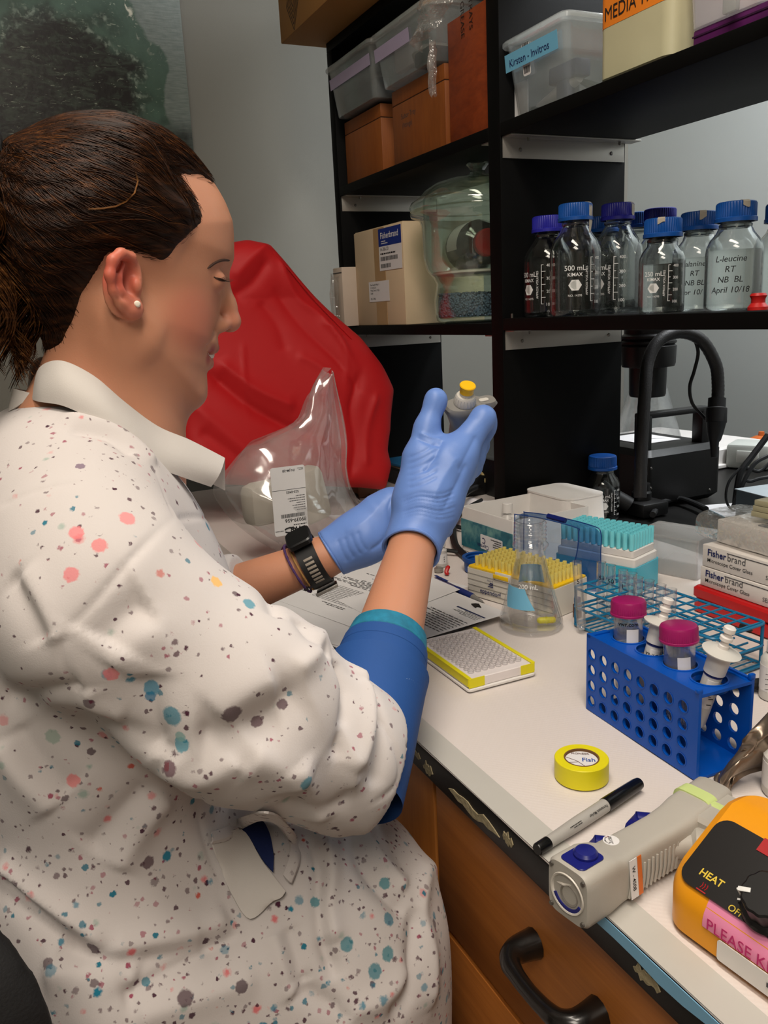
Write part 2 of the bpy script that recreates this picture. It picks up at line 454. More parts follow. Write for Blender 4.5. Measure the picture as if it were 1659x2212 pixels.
b = MB(); b.box((-0.015, -0.45, 0.22), (0.028, 0.9, 0.94), 0.002); b.build('canvas', painting_mat(), t)
b = MB()
for dz in (-0.24, 0.68): b.box((-0.024, -0.45, dz), (0.012, 0.88, 0.02))
for dy in (-0.89, -0.01): b.box((-0.024, dy, 0.22), (0.012, 0.02, 0.92))
b.build('stretcher_bar', wood('pine', (150, 112, 70), (176, 138, 92)), t)

# ------------------------------------------------------------------ shelving unit on the bench
SY0, SY1 = 0.836, 1.104
ZM, ZT = 1.290, ony(1085, 263, SY0).z
ZU = ony(715, 108, SY0).z
XE = ony(738, 500, SY0).x
XP0, XP1 = ony(1061, 690, SY0).x, ony(1086, 690, SY0).x
XEND = -0.15
SHELFM = mat('black_shelf_laminate', (5, 5, 5), 0.6, spec=0.14, bump=0.04, var=0.2)
t = thing('shelving_unit', 'black painted open shelving unit standing on the bench', 'shelf', ((XP0+XP1)/2, SY0, BZ))
base = Vector(t.location)
def wbox(name, x0, x1, y0, y1, z0, z1, m, parent, r=0.0015):
    b = MB(); b.box(((x0+x1)/2, (y0+y1)/2, (z0+z1)/2), (x1-x0, y1-y0, z1-z0), r)
    p = parent
    off = Vector((0, 0, 0))
    while p is not None: off += Vector(p.location); p = p.parent
    b.v = [tuple(Vector(q)-off) for q in b.v]
    return b.build(name, m, parent)
wbox('upright_panel', XE-0.03, XE, SY0, SY1, BZ, ZU, SHELFM, t)
wbox('upright_panel', XP0, XP1, SY0, SY1, BZ, 2.05, SHELFM, t)
wbox('upright_panel', XEND, XEND+0.03, SY0, SY1, BZ, 2.05, SHELFM, t)
TH = 0.021
wbox('shelf_board', XE, XP0, SY0, SY1, ZM-0.008-TH, ZM-0.008, SHELFM, t)
wbox('shelf_board', XP1, XEND, SY0, SY1, ZM-TH, ZM, SHELFM, t)
wbox('shelf_board', XE, XP0, SY0, SY1, ZT-TH, ZT, SHELFM, t)
wbox('shelf_board', XP1, XEND, SY0, SY1, ZT-TH, ZT, SHELFM, t)
wbox('shelf_board', XE-0.03, XP0, SY0, SY1, ZU, ZU+TH, SHELFM, t)
wbox('shelf_board', XP1, XEND, SY0, SY1, 2.03, 2.05, SHELFM, t)
SCREW = mat('screw_steel', (120, 116, 110), 0.35, metal=0.8)
def bracket(x, zt, sign):
    """aluminium angle screwed under a shelf on an upright; sign: side of the upright"""
    b = MB(); L = SY1-SY0-0.008; y0 = SY0+0.004
    b.box((x+sign*0.0012, y0+L/2, zt-0.017), (0.0024, L, 0.034), 0.0004)
    b.box((x+sign*0.014, y0+L/2+0.008, zt-0.0012), (0.028, L+0.016, 0.0024), 0.0004)
    b.v = [tuple(Vector(q)-base) for q in b.v]
    o = b.build('angle_bracket', STEEL, t)
    for yy in (y0+0.035, y0+L-0.03):
        s = MB(); M1 = Matrix.Translation(Vector((x+sign*0.0024, yy, zt-0.02))-base) @ Matrix.Rotation(sign*PI/2, 4, 'Y')
        s.lathe([(0, 0.002), (0.0022, 0.0018), (0.0034, 0.0004), (0.0034, 0)], 12, M1)
        s.lathe([(0, 0.006), (0.0022, 0.0055), (0.0026, 0)], 10, Matrix.Translation(Vector((x+sign*0.015, yy+0.008, zt-0.0024))-base) @ Matrix.Rotation(PI, 4, 'X'))
        s.build('screw', SCREW, o)
bracket(XP1, ZT-TH, 1); bracket(XP1, ZM-TH, 1)
bracket(XE, ZT-TH, 1); bracket(XE, ZM-0.008-TH, 1)
bracket(XP0, ZT-TH, -1); bracket(XP0, ZM-0.008-TH, -1)
for (x, y) in ((XP1+0.02, SY0+0.006),):
    s = MB(); s.lathe([(0, 0.008), (0.002, 0.007), (0.002, 0)], 10, Matrix.Translation(Vector((x, y, ZM))-base)); s.build('screw', SCREW, t)

# ------------------------------------------------------------------ bench: cabinet, worktop, paper liner
YE = onz(1100, 1795).y + 0.004       # front edge of the worktop
OAK = wood('oak_veneer', (158, 94, 38), (186, 118, 52), scale=(14, 14, 1.2), rough=0.45, wave=3.0, dist=4.0)
OAKX = wood('oak_drawer_front', (158, 92, 36), (192, 120, 54), scale=(1.2, 14, 22), rough=0.42, wave=3.0, dist=3.0)
TOPM = mat('black_worktop_resin', (18, 17, 16), 0.4, var=0.2)
CHIP = mat('chipped_tan_core', (150, 138, 108), 0.8, var=0.3, vscale=200, bump=0.5)
XB0, XB1 = XL+0.005, 1.4
TT = 0.032
t = thing('worktop', 'black edged bench worktop with chipped front edge', 'worktop', (-0.5, YE, BZ-TT))
wbox('slab', XB0, XB1, YE, 1.78, BZ-TT, BZ-0.0022, TOPM, t, 0.003)
rd = random.Random(5)
for (x0, x1) in ((-0.70, -0.66), (-0.655, -0.635), (-0.605, -0.52), (-0.515, -0.50), (-0.36, -0.335)):
    n = 10; top = []; bot = []
    zc = BZ-TT*0.55+rd.uniform(-0.004, 0.004)
    for i in range(n+1):
        u = i/n; e = math.sin(PI*u)**0.5
        top.append((x0+(x1-x0)*u, zc+e*rd.uniform(0.002, 0.009))); bot.append((x0+(x1-x0)*u, zc-e*rd.uniform(0.001, 0.006)))
    poly = top+bot[::-1]
    b = MB(); b.prism(poly, -0.0006, 0.0006, Matrix.Translation(Vector((0, YE-0.0003, 0))-Vector(t.location)) @ Matrix.Rotation(PI/2, 4, 'X'))
    b.build('chip', CHIP, t, smooth=False)
PAPERM = bpy.data.materials.new('bench_liner_paper'); PAPERM.use_nodes = True
def _():
    nt = PAPERM.node_tree; L = nt.links.new; b = nt.nodes['Principled BSDF']
    b.inputs['Base Color'].default_value = lin((216, 207, 202)); b.inputs['Roughness'].default_value = 0.75
    tc = nd(nt, 'ShaderNodeTexCoord'); mp = nd(nt, 'ShaderNodeMapping'); mp.inputs['Rotation'].default_value = (0, 0, PI/4)
    L(tc.outputs['Object'], mp.inputs[0])
    vo = nd(nt, 'ShaderNodeTexVoronoi'); vo.inputs['Scale'].default_value = 260; vo.inputs['Randomness'].default_value = 0.0
    L(mp.outputs[0], vo.inputs['Vector'])
    nz = nd(nt, 'ShaderNodeTexNoise'); nz.inputs['Scale'].default_value = 9; L(tc.outputs['Object'], nz.inputs['Vector'])
    mu = nd(nt, 'ShaderNodeMath', operation='MULTIPLY'); L(vo.outputs['Distance'], mu.inputs[0]); L(nz.outputs['Fac'], mu.inputs[1])
    ad = nd(nt, 'ShaderNodeMath', operation='MULTIPLY_ADD'); L(nz.outputs['Fac'], ad.inputs[0]); ad.inputs[1].default_value = 6.0; L(mu.outputs[0], ad.inputs[2])
    bp = nd(nt, 'ShaderNodeBump'); bp.inputs['Strength'].default_value = 0.35; bp.inputs['Distance'].default_value = 0.0012
    L(mu.outputs[0], bp.inputs['Height']); L(bp.outputs[0], b.inputs['Normal'])
_()
rows = []
for i in range(16):
    y = YE+0.0015+(1.02-YE)*i/15 if i else YE-0.0005
    rows.append([(XB0+0.4+(1.3-XB0-0.4)*j/60 , y, BZ-0.0005+0.0005*math.sin(j*1.7+i*0.6)) for j in range(61)])
b = MB(); b.add(*sheet(rows, 0.0008)); b.v = [(x, y, z-0.0006) for x, y, z in b.v]
o = b.build('bench_liner', PAPERM); tag(o, 'white dimpled paper liner covering the bench worktop', 'bench paper')
TAPEM = mat('clear_edge_tape', (190, 187, 180), 0.35, var=0.03)
b = MB(); b.box(((XB0+0.9+0.4)/2, YE+0.0125, BZ+0.0006), (0.4-XB0-0.9, 0.026, 0.0004))
o = b.build('edge_tape', TAPEM); tag(o, 'translucent grey tape strip along the front edge of the bench paper', 'tape')
BLUET = mat('pale_blue_tape', (124, 176, 208), 0.55)
pts = []
for i in range(25):
    x = -0.44+0.5*i/24; pts.append(x)
rows = [[(x, YE-0.0012, z) for x in pts] for z in (BZ-0.010, BZ-0.001)]
rows[0] = [(x, YE-0.0012, BZ-0.009-0.004*abs(math.sin(i*0.9))*min(1, i/4)) for i, x in enumerate(pts)]
b = MB(); b.add(*sheet(rows, 0.0006)); o = b.build('blue_edge_tape', BLUET, smooth=False)
tag(o, 'pale blue tape stuck along the black worktop edge near the hot plate', 'tape')
# base cabinet with its drawers
CY = YE+0.012
t = thing('base_cabinet', 'brown oak base cabinet with drawers under the bench', 'cabinet', (-0.3, CY, 0.0))
wbox('carcass', -0.78, 1.3, CY+0.02, 1.70, 0.08, BZ-TT, OAK, t)
wbox('plinth', -0.76, 1.28, CY+0.06, 1.68, 0.0, 0.08, BLACK, t)
wbox('side_stile', -0.78, -0.66, CY, CY+0.0195, 0.08, BZ-TT-0.004, OAK, t)
DZ1 = BZ-TT-0.004
zc = ony(1000, 2050, CY).z
DZ = ony(960, 2003, CY).z
HANDLE = mat('black_handle', (20, 17, 15), 0.25, coat=0.3)
def drawer(x0, x1, z0, z1, hx0=None, hx1=None, hz=None):
    o = wbox('drawer', x0, x1, CY, CY+0.0195, z0, z1, OAKX, t, 0.002)
    if hx0 is not None:
        P = []
        base_ = Vector(t.location)
        for x, y, z, r in ((hx0, 0, hz, 0.013), (hx0, -0.02, hz, 0.0105), (hx0+0.008, -0.030, hz, 0.0085), (hx0+0.022, -0.033, hz, 0.007), ((hx0+hx1)/2, -0.034, hz, 0.0066),
                           (hx1-0.022, -0.033, hz, 0.007), (hx1-0.008, -0.030, hz, 0.0085), (hx1, -0.02, hz, 0.0105), (hx1, 0, hz, 0.013)):
            P.append((Vector((x, CY+y, z))-base_, r))
        b = MB(); b.tube(spline([p for p, r in P], 5), np.interp(np.linspace(0, 8, 41), range(9), [r for p, r in P]), 12)
        b.build('handle', HANDLE, o, label='black bow handle')
h0 = ony(1112, 2045, CY-0.02); h1 = ony(1225, 2196, CY-0.02)
drawer(-0.655, 0.10, DZ+0.003, DZ1, h0.x, h1.x+0.012, (h0.z+h1.z)/2)
drawer(0.105, 0.70, DZ+0.003, DZ1, 0.35, 0.45, DZ+0.06)
drawer(-0.655, 0.10, DZ-0.21, DZ-0.003, h0.x, h1.x+0.012, (h0.z+h1.z)/2-0.2)
drawer(0.105, 0.70, DZ-0.21, DZ-0.003, 0.35, 0.45, DZ-0.1)
# ================================================================== things on the shelves
ZML = ZM-0.008
FRX = lambda o: frame(o, (1, 0, 0), (0, 0, 1))       # label frame on a face that looks towards -Y
FRY = lambda o: frame(o, (0, 1, 0), (0, 0, 1))       # label frame on a face that looks towards +X

# ---- brown carton on top of the unit
CARD = mat('brown_cardboard', (158, 112, 58), 0.8, var=0.08, vscale=8, bump=0.1)
CARDIN = mat('card_edge', (110, 76, 40), 0.85)
zb = ZU+TH
q = onz(607, 95, zb)
t = thing('cardboard_box', 'large brown cardboard box on top of the shelving unit', 'box', (q.x+0.22, q.y+0.20, zb))
b = MB(); b.box((0, 0, 0.16), (0.44, 0.40, 0.32), 0.002); b.build('carton', CARD, t)
b = MB(); b.box((0, -0.2002, 0.318), (0.43, 0.001, 0.006)); b.build('flap_edge', CARDIN, t)
dpt = ony(632, 2, q.y); b = MB()
for k in range(5):
    s = 1-k*0.2; c = Vector((dpt.x-t.location.x, 0, dpt.z-zb))
    P = [c+Vector((0, 0, 0.058*s)), c+Vector((0.040*s, 0, 0)), c+Vector((0, 0, -0.058*s)), c+Vector((-0.040*s, 0, 0))]
    for a, e in zip(P, P[1:]+P[:1]):
        d = (e-a).normalized(); n = Vector((d.z, 0, -d.x))*0.0011
        b.add([a+n, e+n, e-n, a-n], [(0, 1, 2, 3)], Matrix.Translation((0, -0.2006, 0)))
b.build('diamond_print', INK, t, smooth=False)
b = MB(); b.box((0, -0.02, -0.0008), (0.42, 0.004, 0.0012)); b.build('seam', CARDIN, t)

# ---- oak boxes, left bay of the top shelf
WOODB = wood('orange_oak', (126, 66, 22), (150, 84, 30), scale=(20, 20, 2), rough=0.5, wave=3, dist=2)
PLY = wood('red_plywood', (112, 42, 12), (150, 66, 24), scale=(6, 6, 14), rough=0.45, wave=2.2, dist=22)
DARKSEAM = mat('dark_gap', (38, 20, 10), 0.8)
def wooden_box(pl, pr_, y0, dep, ztop, label):
    x0 = ony(pl[0], pl[1], y0).x; x1 = ony(pr_[0], pr_[1], y0).x; h = ztop-ZT
    t = thing('wooden_box', label, 'box', ((x0+x1)/2, y0+dep/2, ZT), group='wooden boxes on the top shelf'); w_ = x1-x0
    zl = h*0.80
    b = MB(); b.box((0, 0, zl/2), (w_, dep, zl-0.0008), 0.0015); b.build('case', WOODB, t)
    b = MB(); b.box((0, 0, (zl+h)/2+0.0004), (w_, dep, h-zl-0.0008), 0.0015); b.build('lid', WOODB, t)
    b = MB(); b.box((0, 0, zl), (w_-0.002, dep-0.002, 0.002)); b.build('lid_gap', DARKSEAM, t)
    return t, w_, dep, h
Y1 = SY0+0.012
zt1 = ony(790, 240, Y1).z
t1, w1, d1, h1 = wooden_box((747, 330), (826, 330), Y1, 0.15, zt1, 'small orange oak box nearest the grey wall')
t2, w2, d2, h2 = wooden_box((850, 300), (964, 300), Y1-0.005, 0.17, zt1+0.004, 'wider orange oak box with pencilled note, left of the plywood panel')
text('Subor Tray', INKGREY, t2, FRX((-w2*0.32, -d2/2, h2*0.58)), 0.014, name='pencil_note')
text('(fittings)', INKGREY, t2, FRX((-w2*0.30, -d2/2, h2*0.46)), 0.013, name='pencil_note')
x0 = ony(962, 200, Y1-0.008).x; x1 = ony(1056, 200, Y1-0.008).x
zt = ony(1010, 16, Y1-0.008).z
t = thing('plywood_box', 'tall reddish plywood box standing upright beside the black divider', 'box', ((x0+x1)/2, Y1+0.10, ZT))
b = MB(); b.box((0, 0, (zt-ZT)/2), (x1-x0, 0.20, zt-ZT), 0.001); b.build('case', PLY, t)
b = MB(); b.box((x1/2-x0/2-0.004, -0.1015, (zt-ZT)/2), (0.008, 0.003, zt-ZT-0.002)); b.build('edge_strip', mat('ply_edge', (120, 62, 26), 0.6), t)
for k, (s_, dx) in enumerate((('VACUUM GREASE', 0.0), ('COVER TRAYS', 0.028))):
    text(s_, DARKSEAM, t, frame((-0.025+dx, -0.1005, 0.30-0.02*k), (0, 0, -1), (1, 0, 0)), 0.017, name='ink_lettering')

# ---- clear bins with lids
BINP = film('bin_plastic', (206, 212, 210), haze=0.18, gloss=0.15, f0=0.05, bscale=5)
RIMP = film('bin_rim_plastic', (215, 218, 214), haze=0.36, gloss=0.15, f0=0.07, bscale=5)
def tapered(w0, d0, w1, d1, h, wall=0.0018, rv=0.012):
    """open tub, outer size w0 x d0 at the foot and w1 x d1 at the rim"""
    o, fo = vbox(w0, d0, h, rv, 4); b = MB()
    n = len(o)//2
    def ring(w_, d_, z): 
        return [(p[0]*w_/w0, p[1]*d_/d0, z) for p in o[:n]]
    R = [ring(w0, d0, 0), ring(w1, d1, h), ring(w1-2*wall, d1-2*wall, h), ring(w0-2*wall, d0-2*wall, wall)]
    v = [p for r in R for p in r]; f = []
    for k in range(3):
        for i in range(n): j = (i+1) % n; f.append((k*n+i, k*n+j, (k+1)*n+j, (k+1)*n+i))
    f.append(tuple(range(n))[::-1]); f.append(tuple(3*n+i for i in range(n)))
    return v, f
def plastic_bin(label, loc, rz, w_, d_, h, group='clear lidded bins on the top shelf'):
    t = thing('plastic_bin', label, 'bin', loc, rz, group)
    b = MB(); b.add(*tapered(w_*0.86, d_*0.86, w_, d_, h)); b.build('tub', BINP, t)
    b = MB()
    v, f = vbox(w_+0.012, d_+0.012, 0.012, 0.014, 4, 0.003); b.add([(p[0], p[1], p[2]+h-0.008) for p in v], f)
    v, f = vbox(w_*0.9, d_*0.9, 0.004, 0.012, 4, 0.001); b.add([(p[0], p[1], p[2]+h+0.0045) for p in v], f)
    b.build('lid', RIMP, t)
    return t
def put(name, m, holder, label, cat):
    o = b.build(name, m); o.location = holder.location; o.rotation_euler = holder.rotation_euler; return tag(o, label, cat)
LILAC = mat('lilac_tape', (172, 160, 186), 0.6)
zb = zt1+0.0055
pA = ony(716, 210, Y1-0.03); pB = ony(806, 200, Y1-0.03)
wA = pB.x-pA.x; hA = ony(760, 118, Y1-0.03).z-zb
tA = plastic_bin('smaller clear plastic bin with lilac tape on the oak box by the wall', ((pA.x+pB.x)/2, Y1+0.05, zb), 0, wA+0.01, 0.17, hA)
plate(wA*0.97, 0.022, frame((-wA*0.49, -0.0815, hA*0.58), (1, 0, 0), (0, -0.09, 1)), LILAC, tA, 'tape_strip')
b = MB(); b.box((0.0, 0.0, hA*0.25), (wA*0.75, 0.12, hA*0.42), 0.01); put('cloth_bundle', mat('dark_cloth', (44, 50, 58), 0.8), tA, 'dark cloth bundle inside the smaller clear bin', 'cloth')
pA = ony(806, 130, Y1-0.03); pB = ony(932, 130, Y1-0.03)
wB = pB.x-pA.x; hB = ony(850, 60, Y1-0.03).z-zb
tB = plastic_bin('larger clear plastic bin with lilac tape beside the crumpled bag', ((pA.x+pB.x)/2+0.008, Y1+0.055, zb+0.004), 0, wB, 0.18, hB)
plate(wB*0.62, 0.024, frame((-wB*0.47, -0.0875, hB*0.52), (1, 0, 0.0), (0, -0.09, 1)), LILAC, tB, 'tape_strip')
b = MB(); b.box((-wB*0.18, -0.05, hB*0.50), (wB*0.34, 0.02, hB*0.5), 0.006); put('paper_packet', PAPER, tB, 'white paper packet standing inside the larger clear bin', 'packet')
b = MB(); b.lathe([(0, 0), (0.04, 0.002), (0.045, 0.02), (0.035, 0.03), (0, 0.03)], 20, Matrix.Translation((wB*0.05, -0.02, 0.02))); put('round_dish', mat('pale_dish', (190, 188, 180), 0.5), tB, 'pale round dish inside the larger clear bin', 'dish')
b = MB(); b.box((wB*0.2, -0.02, hB*0.22), (wB*0.28, 0.1, hB*0.3), 0.008); put('cloth_bundle', MATS['dark_cloth'], tB, 'dark bundle at the right inside the larger clear bin', 'cloth')

# ---- crumpled film bag
def crumple(nu, nv, fn, amp, seed, fr=4.0):
    """sheet of points fn(u, v) with folded noise displacement"""
    r_ = np.random.default_rng(seed); K = [(r_.normal(size=2)*fr, r_.uniform(0, 6.28), r_.normal(size=3)) for _ in range(14)]
    rows = []
    for i in range(nu):
        row = []
        for j in range(nv):
            u, v = i/(nu-1), j/(nv-1); p = np.array(fn(u, v)); d = np.zeros(3)
            for k, ph, dr in K: d += dr*(abs(math.sin(k[0]*u+k[1]*v+ph))-0.6)
            row.append(p+d*amp)
        rows.append(row)
    return rows
q = ony(945, 90, Y1-0.04)
t = thing('crumpled_bag', 'crumpled clear plastic bag hanging between the bins and plywood box', 'bag', (q.x, q.y, zb+0.10))
def fb(u, v):
    a = ony(915+75*v-6*u*v*10, 2+95*u-14*v+(60*max(0, u-0.6)*(1-v)), Y1-0.035)
    return Vector((a.x, a.y+0.03*math.sin(v*PI)*-1, a.z))-Vector(t.location)
b = MB(); b.add(*sheet(crumple(26, 18, fb, 0.004, 3)))
def fb2(u, v):
    a = ony(925+20*v*(1-u*0.6)+4*u, 90+115*u, Y1-0.055); return Vector((a.x, a.y+0.012*math.sin(v*6), a.z))-Vector(t.location)
b.build('bag_body', film('crumple_film', (225, 225, 220), haze=0.22, gloss=0.12, bump=0.8, bscale=70, f0=0.12), t, ang=25)
b = MB(); b.add(*sheet(crumple(14, 8, fb2, 0.002, 4))); b.build('hanging_corner', MATS['crumple_film'], t, ang=25)

# ---- bin with blue tape, right bay of the top shelf
Y2 = SY0+0.016
pA = ony(1094, 200, Y2); pB = ony(1222, 200, Y2); wC = pB.x-pA.x; hC = ony(1140, 75, Y2).z-ZT
tC = plastic_bin('clear plastic bin with blue name tape and barcode, right of the divider', ((pA.x+pB.x)/2+0.004, Y2+0.105, ZT), 0, wC*1.02, 0.22, hC)
FC = lambda x, z: frame((x, -0.1085, z), (1, 0, 0), (0, -0.10, 1))
SKYT = mat('sky_blue_tape', (112, 178, 210), 0.55)
plate(wC*0.13, hC*0.40, frame((-wC*0.20, -0.1062, hC*0.50), (1, 0, 0), (0, -0.10, 1)), PAPER, tC, 'barcode_sticker', r=0.004)
barcode(INK, tC, frame((-wC*0.185, -0.1070, hC*0.53), (1, 0, 0), (0, -0.10, 1)), wC*0.10, 0.010, 14); barcode(INK, tC, frame((-wC*0.185, -0.1105, hC*0.83), (1, 0, 0), (0, -0.10, 1)), wC*0.10, 0.008, 14, seed=3)
M_ = frame((-wC*0.47, -0.1110, hC*0.63), (1, 0, 0.0), (0, -0.10, 1))
plate(wC*0.88, 0.026, M_, SKYT, tC, 'name_tape')
text('Kirsten - Invitros', NAVY, tC, M_ @ Matrix.Translation((wC*0.08, 0.006, 0.0004)), 0.0155, 0.002, name='handwriting')
b = MB()
b.box((wC*0.16, -0.06, hC*0.46), (0.07, 0.03, 0.026), 0.004); b.box((wC*0.14, -0.06, hC*0.33), (0.030, 0.026, 0.05), 0.004)
put('blue_clamp', mat('navy_clamp', (22, 34, 78), 0.4), tC, 'navy clamp inside the bin with blue name tape', 'clamp')
b = MB(); b.tube([(-0.06, -0.05, 0.02), (0.02, -0.06, 0.035), (0.05, -0.06, 0.042)], [0.012, 0.011, 0.008], 12)
put('white_tube', WHITE, tC, 'white tube lying inside the bin with blue name tape', 'tube')
b = MB(); b.tube([(-0.075, -0.07, 0.012), (-0.055, -0.07, 0.014), (-0.03, -0.065, 0.012)], [0.003, 0.008, 0.002], 8)
put('green_tool', mat('dark_green', (24, 44, 36), 0.5), tC, 'dark green tool lying at the left in the taped bin', 'tool')
b = MB(); b.tube([(0.04, -0.05, 0.04), (0.07, -0.02, 0.015)], [0.004, 0.012], 8); put('green_tool', MATS['dark_green'], tC, 'dark green tool at the right end in the taped bin', 'tool')
b = MB(); b.box((-wC*0.40, -0.09, hC*0.26), (0.04, 0.002, hC*0.5)); put('paper_card', PAPER, tC, 'white card standing in the left corner of the taped bin', 'card')

# ---- media jar with orange tape
JARP = mat('milky_jar_plastic', (214, 208, 170), 0.45, trans=0.25, var=0.04, sss=0.0)
pA = ony(1291, 120, Y2-0.004); pB = ony(1450, 100, Y2-0.004); wJ = pB.x-pA.x
t = thing('media_jar', 'square milky plastic jar with wide orange tape label', 'jar', ((pA.x+pB.x)/2, Y2+0.075, ZT))
b = MB(); b.add(*vbox(wJ, 0.16, 0.24, 0.018, 6, 0.006)); b.build('body', JARP, t)
b = MB(); b.lathe([(0, 0.24), (0.045, 0.24), (0.045, 0.262), (0.04, 0.265), (0, 0.265)], 28); b.build('cap', WHITE, t)
ORT = mat('orange_tape', (232, 130, 34), 0.55)
zo = ony(1300, 66, Y2-0.004).z-ZT
b = MB(); v, f = vbox(wJ+0.0008, 0.1608, 0.038, 0.0184, 6); b.add([(p[0], p[1], p[2]+zo) for p in v], f); b.build('orange_tape', ORT, t)
text('MEDIA 199', INK, t, FRX((-wJ*0.38, -0.0808, zo+0.008)), 0.025, 0.0, name='handwriting', sx=0.86)

# ---- purple box with translucent tub on it, white box at the end
PUR = mat('purple_card', (84, 14, 84), 0.55)
pA = ony(1496, 90, Y2+0.01); pB = ony(1665, 30, Y2+0.01); wP = pB.x-pA.x
hP = ony(1500, 66, Y2+0.01).z-ZT
t = thing('purple_box', 'purple box at the right end of the top shelf', 'box', ((pA.x+pB.x)/2, Y2+0.08, ZT))
b = MB(); b.box((0, 0, hP/2), (wP, 0.14, hP), 0.003); b.build('box_body', PUR, t)
b = MB(); b.box((0, -0.0705, hP-0.008), (wP, 0.001, 0.002)); b.build('lid_line', mat('dark_purple', (50, 8, 50), 0.6), t)
t = thing('latched_tub', 'translucent latched tub standing on the purple box', 'tub', ((pA.x+pB.x)/2-0.006, Y2+0.08, ZT+hP+0.001))
b = MB(); b.add(*tapered(wP*0.96, 0.145, wP*1.06, 0.155, 0.09)); b.build('tub', film('tub_plastic', (214, 206, 206), haze=0.42, gloss=0.2, bscale=5), t)
b = MB(); v, f = vbox(wP*1.06+0.004, 0.16, 0.008, 0.012, 4, 0.002); b.add([(p[0], p[1], p[2]+0.091) for p in v], f); b.build('lid', RIMP, t)
b = MB(); b.box((0.018, -0.082, 0.012), (0.020, 0.008, 0.030), 0.002); b.build('latch', RIMP, t)
q = ony(1650, 48, Y2-0.03)
t = thing('white_carton', 'white box at the top right corner in front of the purple box', 'box', (q.x+0.032, Y2-0.005+0.0, ZT))
b = MB(); b.box((0.012, -0.018, 0.06), (0.06, 0.032, 0.12), 0.002); b.build('box_body', WHITE, t)
b = MB(); b.box((0.012, -0.0345, 0.106), (0.06, 0.001, 0.002)); b.build('lid_line', INKGREY, t)

# ---- carton with product label, left bay of the middle shelf
CREAM = mat('cream_carton', (206, 184, 152), 0.7, var=0.03)
PKT = mat('tan_packing_tape', (172, 140, 98), 0.3)
LBLUE = mat('label_blue', (16, 44, 128), 0.5)
Yc = SY0+0.006
xa = ony(771, 640, Yc).x; xb = ony(875, 640, Yc).x; hc = ony(869, 478, Yc).z-ZML
wc = xb-xa; dc = 0.20
t = thing('shipping_carton', 'cream carton with tan tape and blue product label on the middle shelf', 'box', ((xa+xb)/2, Yc+dc/2, ZML))
b = MB(); b.box((0, 0, hc/2), (wc, dc, hc), 0.002); b.build('carton', CREAM, t)
b = MB(); b.box((-0.002, 0.0, hc+0.001), (wc*0.98, dc*0.96, 0.0015)); b.build('top_flap', CREAM, t)
b = MB(); b.box((wc*0.04, -dc/2-0.0003, hc/2), (wc*0.22, 0.0005, hc-0.002)); b.build('packing_tape', PKT, t)
M_ = FRX((wc*0.04, -dc/2-0.0008, hc*0.56)); lw = wc*0.44; lh = hc*0.42
plate(lw, lh, M_, PAPER, t, 'product_label')
plate(lw, lh*0.42, M_ @ Matrix.Translation((0, lh*0.58, 0.0002)), LBLUE, t, 'blue_band')
text('Fisherbrand', WHITEPRINT, t, M_ @ Matrix.Translation((lw*0.10, lh*0.76, 0.0004)), lh*0.21, 0.008, sx=1.0)
fine_print(WHITEPRINT, t, M_ @ Matrix.Translation((lw*0.12, lh*0.62, 0.0004)), lw*0.3, lh*0.10, 2, seed=4)
text('14-386-20', INK, t, M_ @ Matrix.Translation((lw*0.06, lh*0.47, 0.0002)), lh*0.12)
fine_print(INK, t, M_ @ Matrix.Translation((lw*0.06, lh*0.36, 0.0002)), lw*0.85, lh*0.08, 1, 1.0)
barcode(INK, t, M_ @ Matrix.Translation((lw*0.06, lh*0.23, 0.0002)), lw*0.75, lh*0.10, 34)
barcode(INK, t, M_ @ Matrix.Translation((lw*0.06, lh*0.06, 0.0002)), lw*0.45, lh*0.10, 20)
M_ = FRX((-wc*0.21, -dc/2-0.0008, hc*0.25)); lw = wc*0.42; lh = hc*0.21
plate(lw, lh, M_, PAPER, t, 'address_label')
for k, s_ in enumerate(('Fisher Scientific Whitby 11', '111 Scotia Court', 'Whitby, Ontario, L1N 6J6', 'Canada', '', 'PO#  1179063')):
    if s_: text(s_, INK, t, M_ @ Matrix.Translation((lw*0.08, lh*(0.80-0.14*k), 0.0002)), lh*0.14, 0.004, sx=0.72)

# ---- little white box beside it with a loose bag
t = thing('small_white_box', 'small white box at the left end of the middle shelf', 'box', (XE+0.025, SY0+0.012, ZML))
zz_ = ony(735, 580, SY0-0.01).z-ZML
b = MB(); b.box((0.005, -0.005, zz_/2), (0.055, 0.075, zz_), 0.002); b.build('box_body', mat('offwhite_card', (196, 180, 164), 0.7), t)
b = MB(); b.box((0.005, -0.043, zz_-0.012), (0.055, 0.0006, 0.0015)); b.build('lid_line', INKGREY, t)
t2_ = thing('loose_bag', 'loose clear bag crammed between the small white box and carton', 'bag', (XE+0.058, SY0-0.02, ZML))
def fl(u, v):
    return (-0.02+0.045*v*(1-0.55*u), -0.025-0.012*math.sin(v*PI), zz_*0.85*(1-u)-0.022*u)
b = MB(); b.add(*sheet(crumple(18, 10, fl, 0.0028, 9))); b.build('bag_body', MATS['crumple_film'], t2_, ang=25)

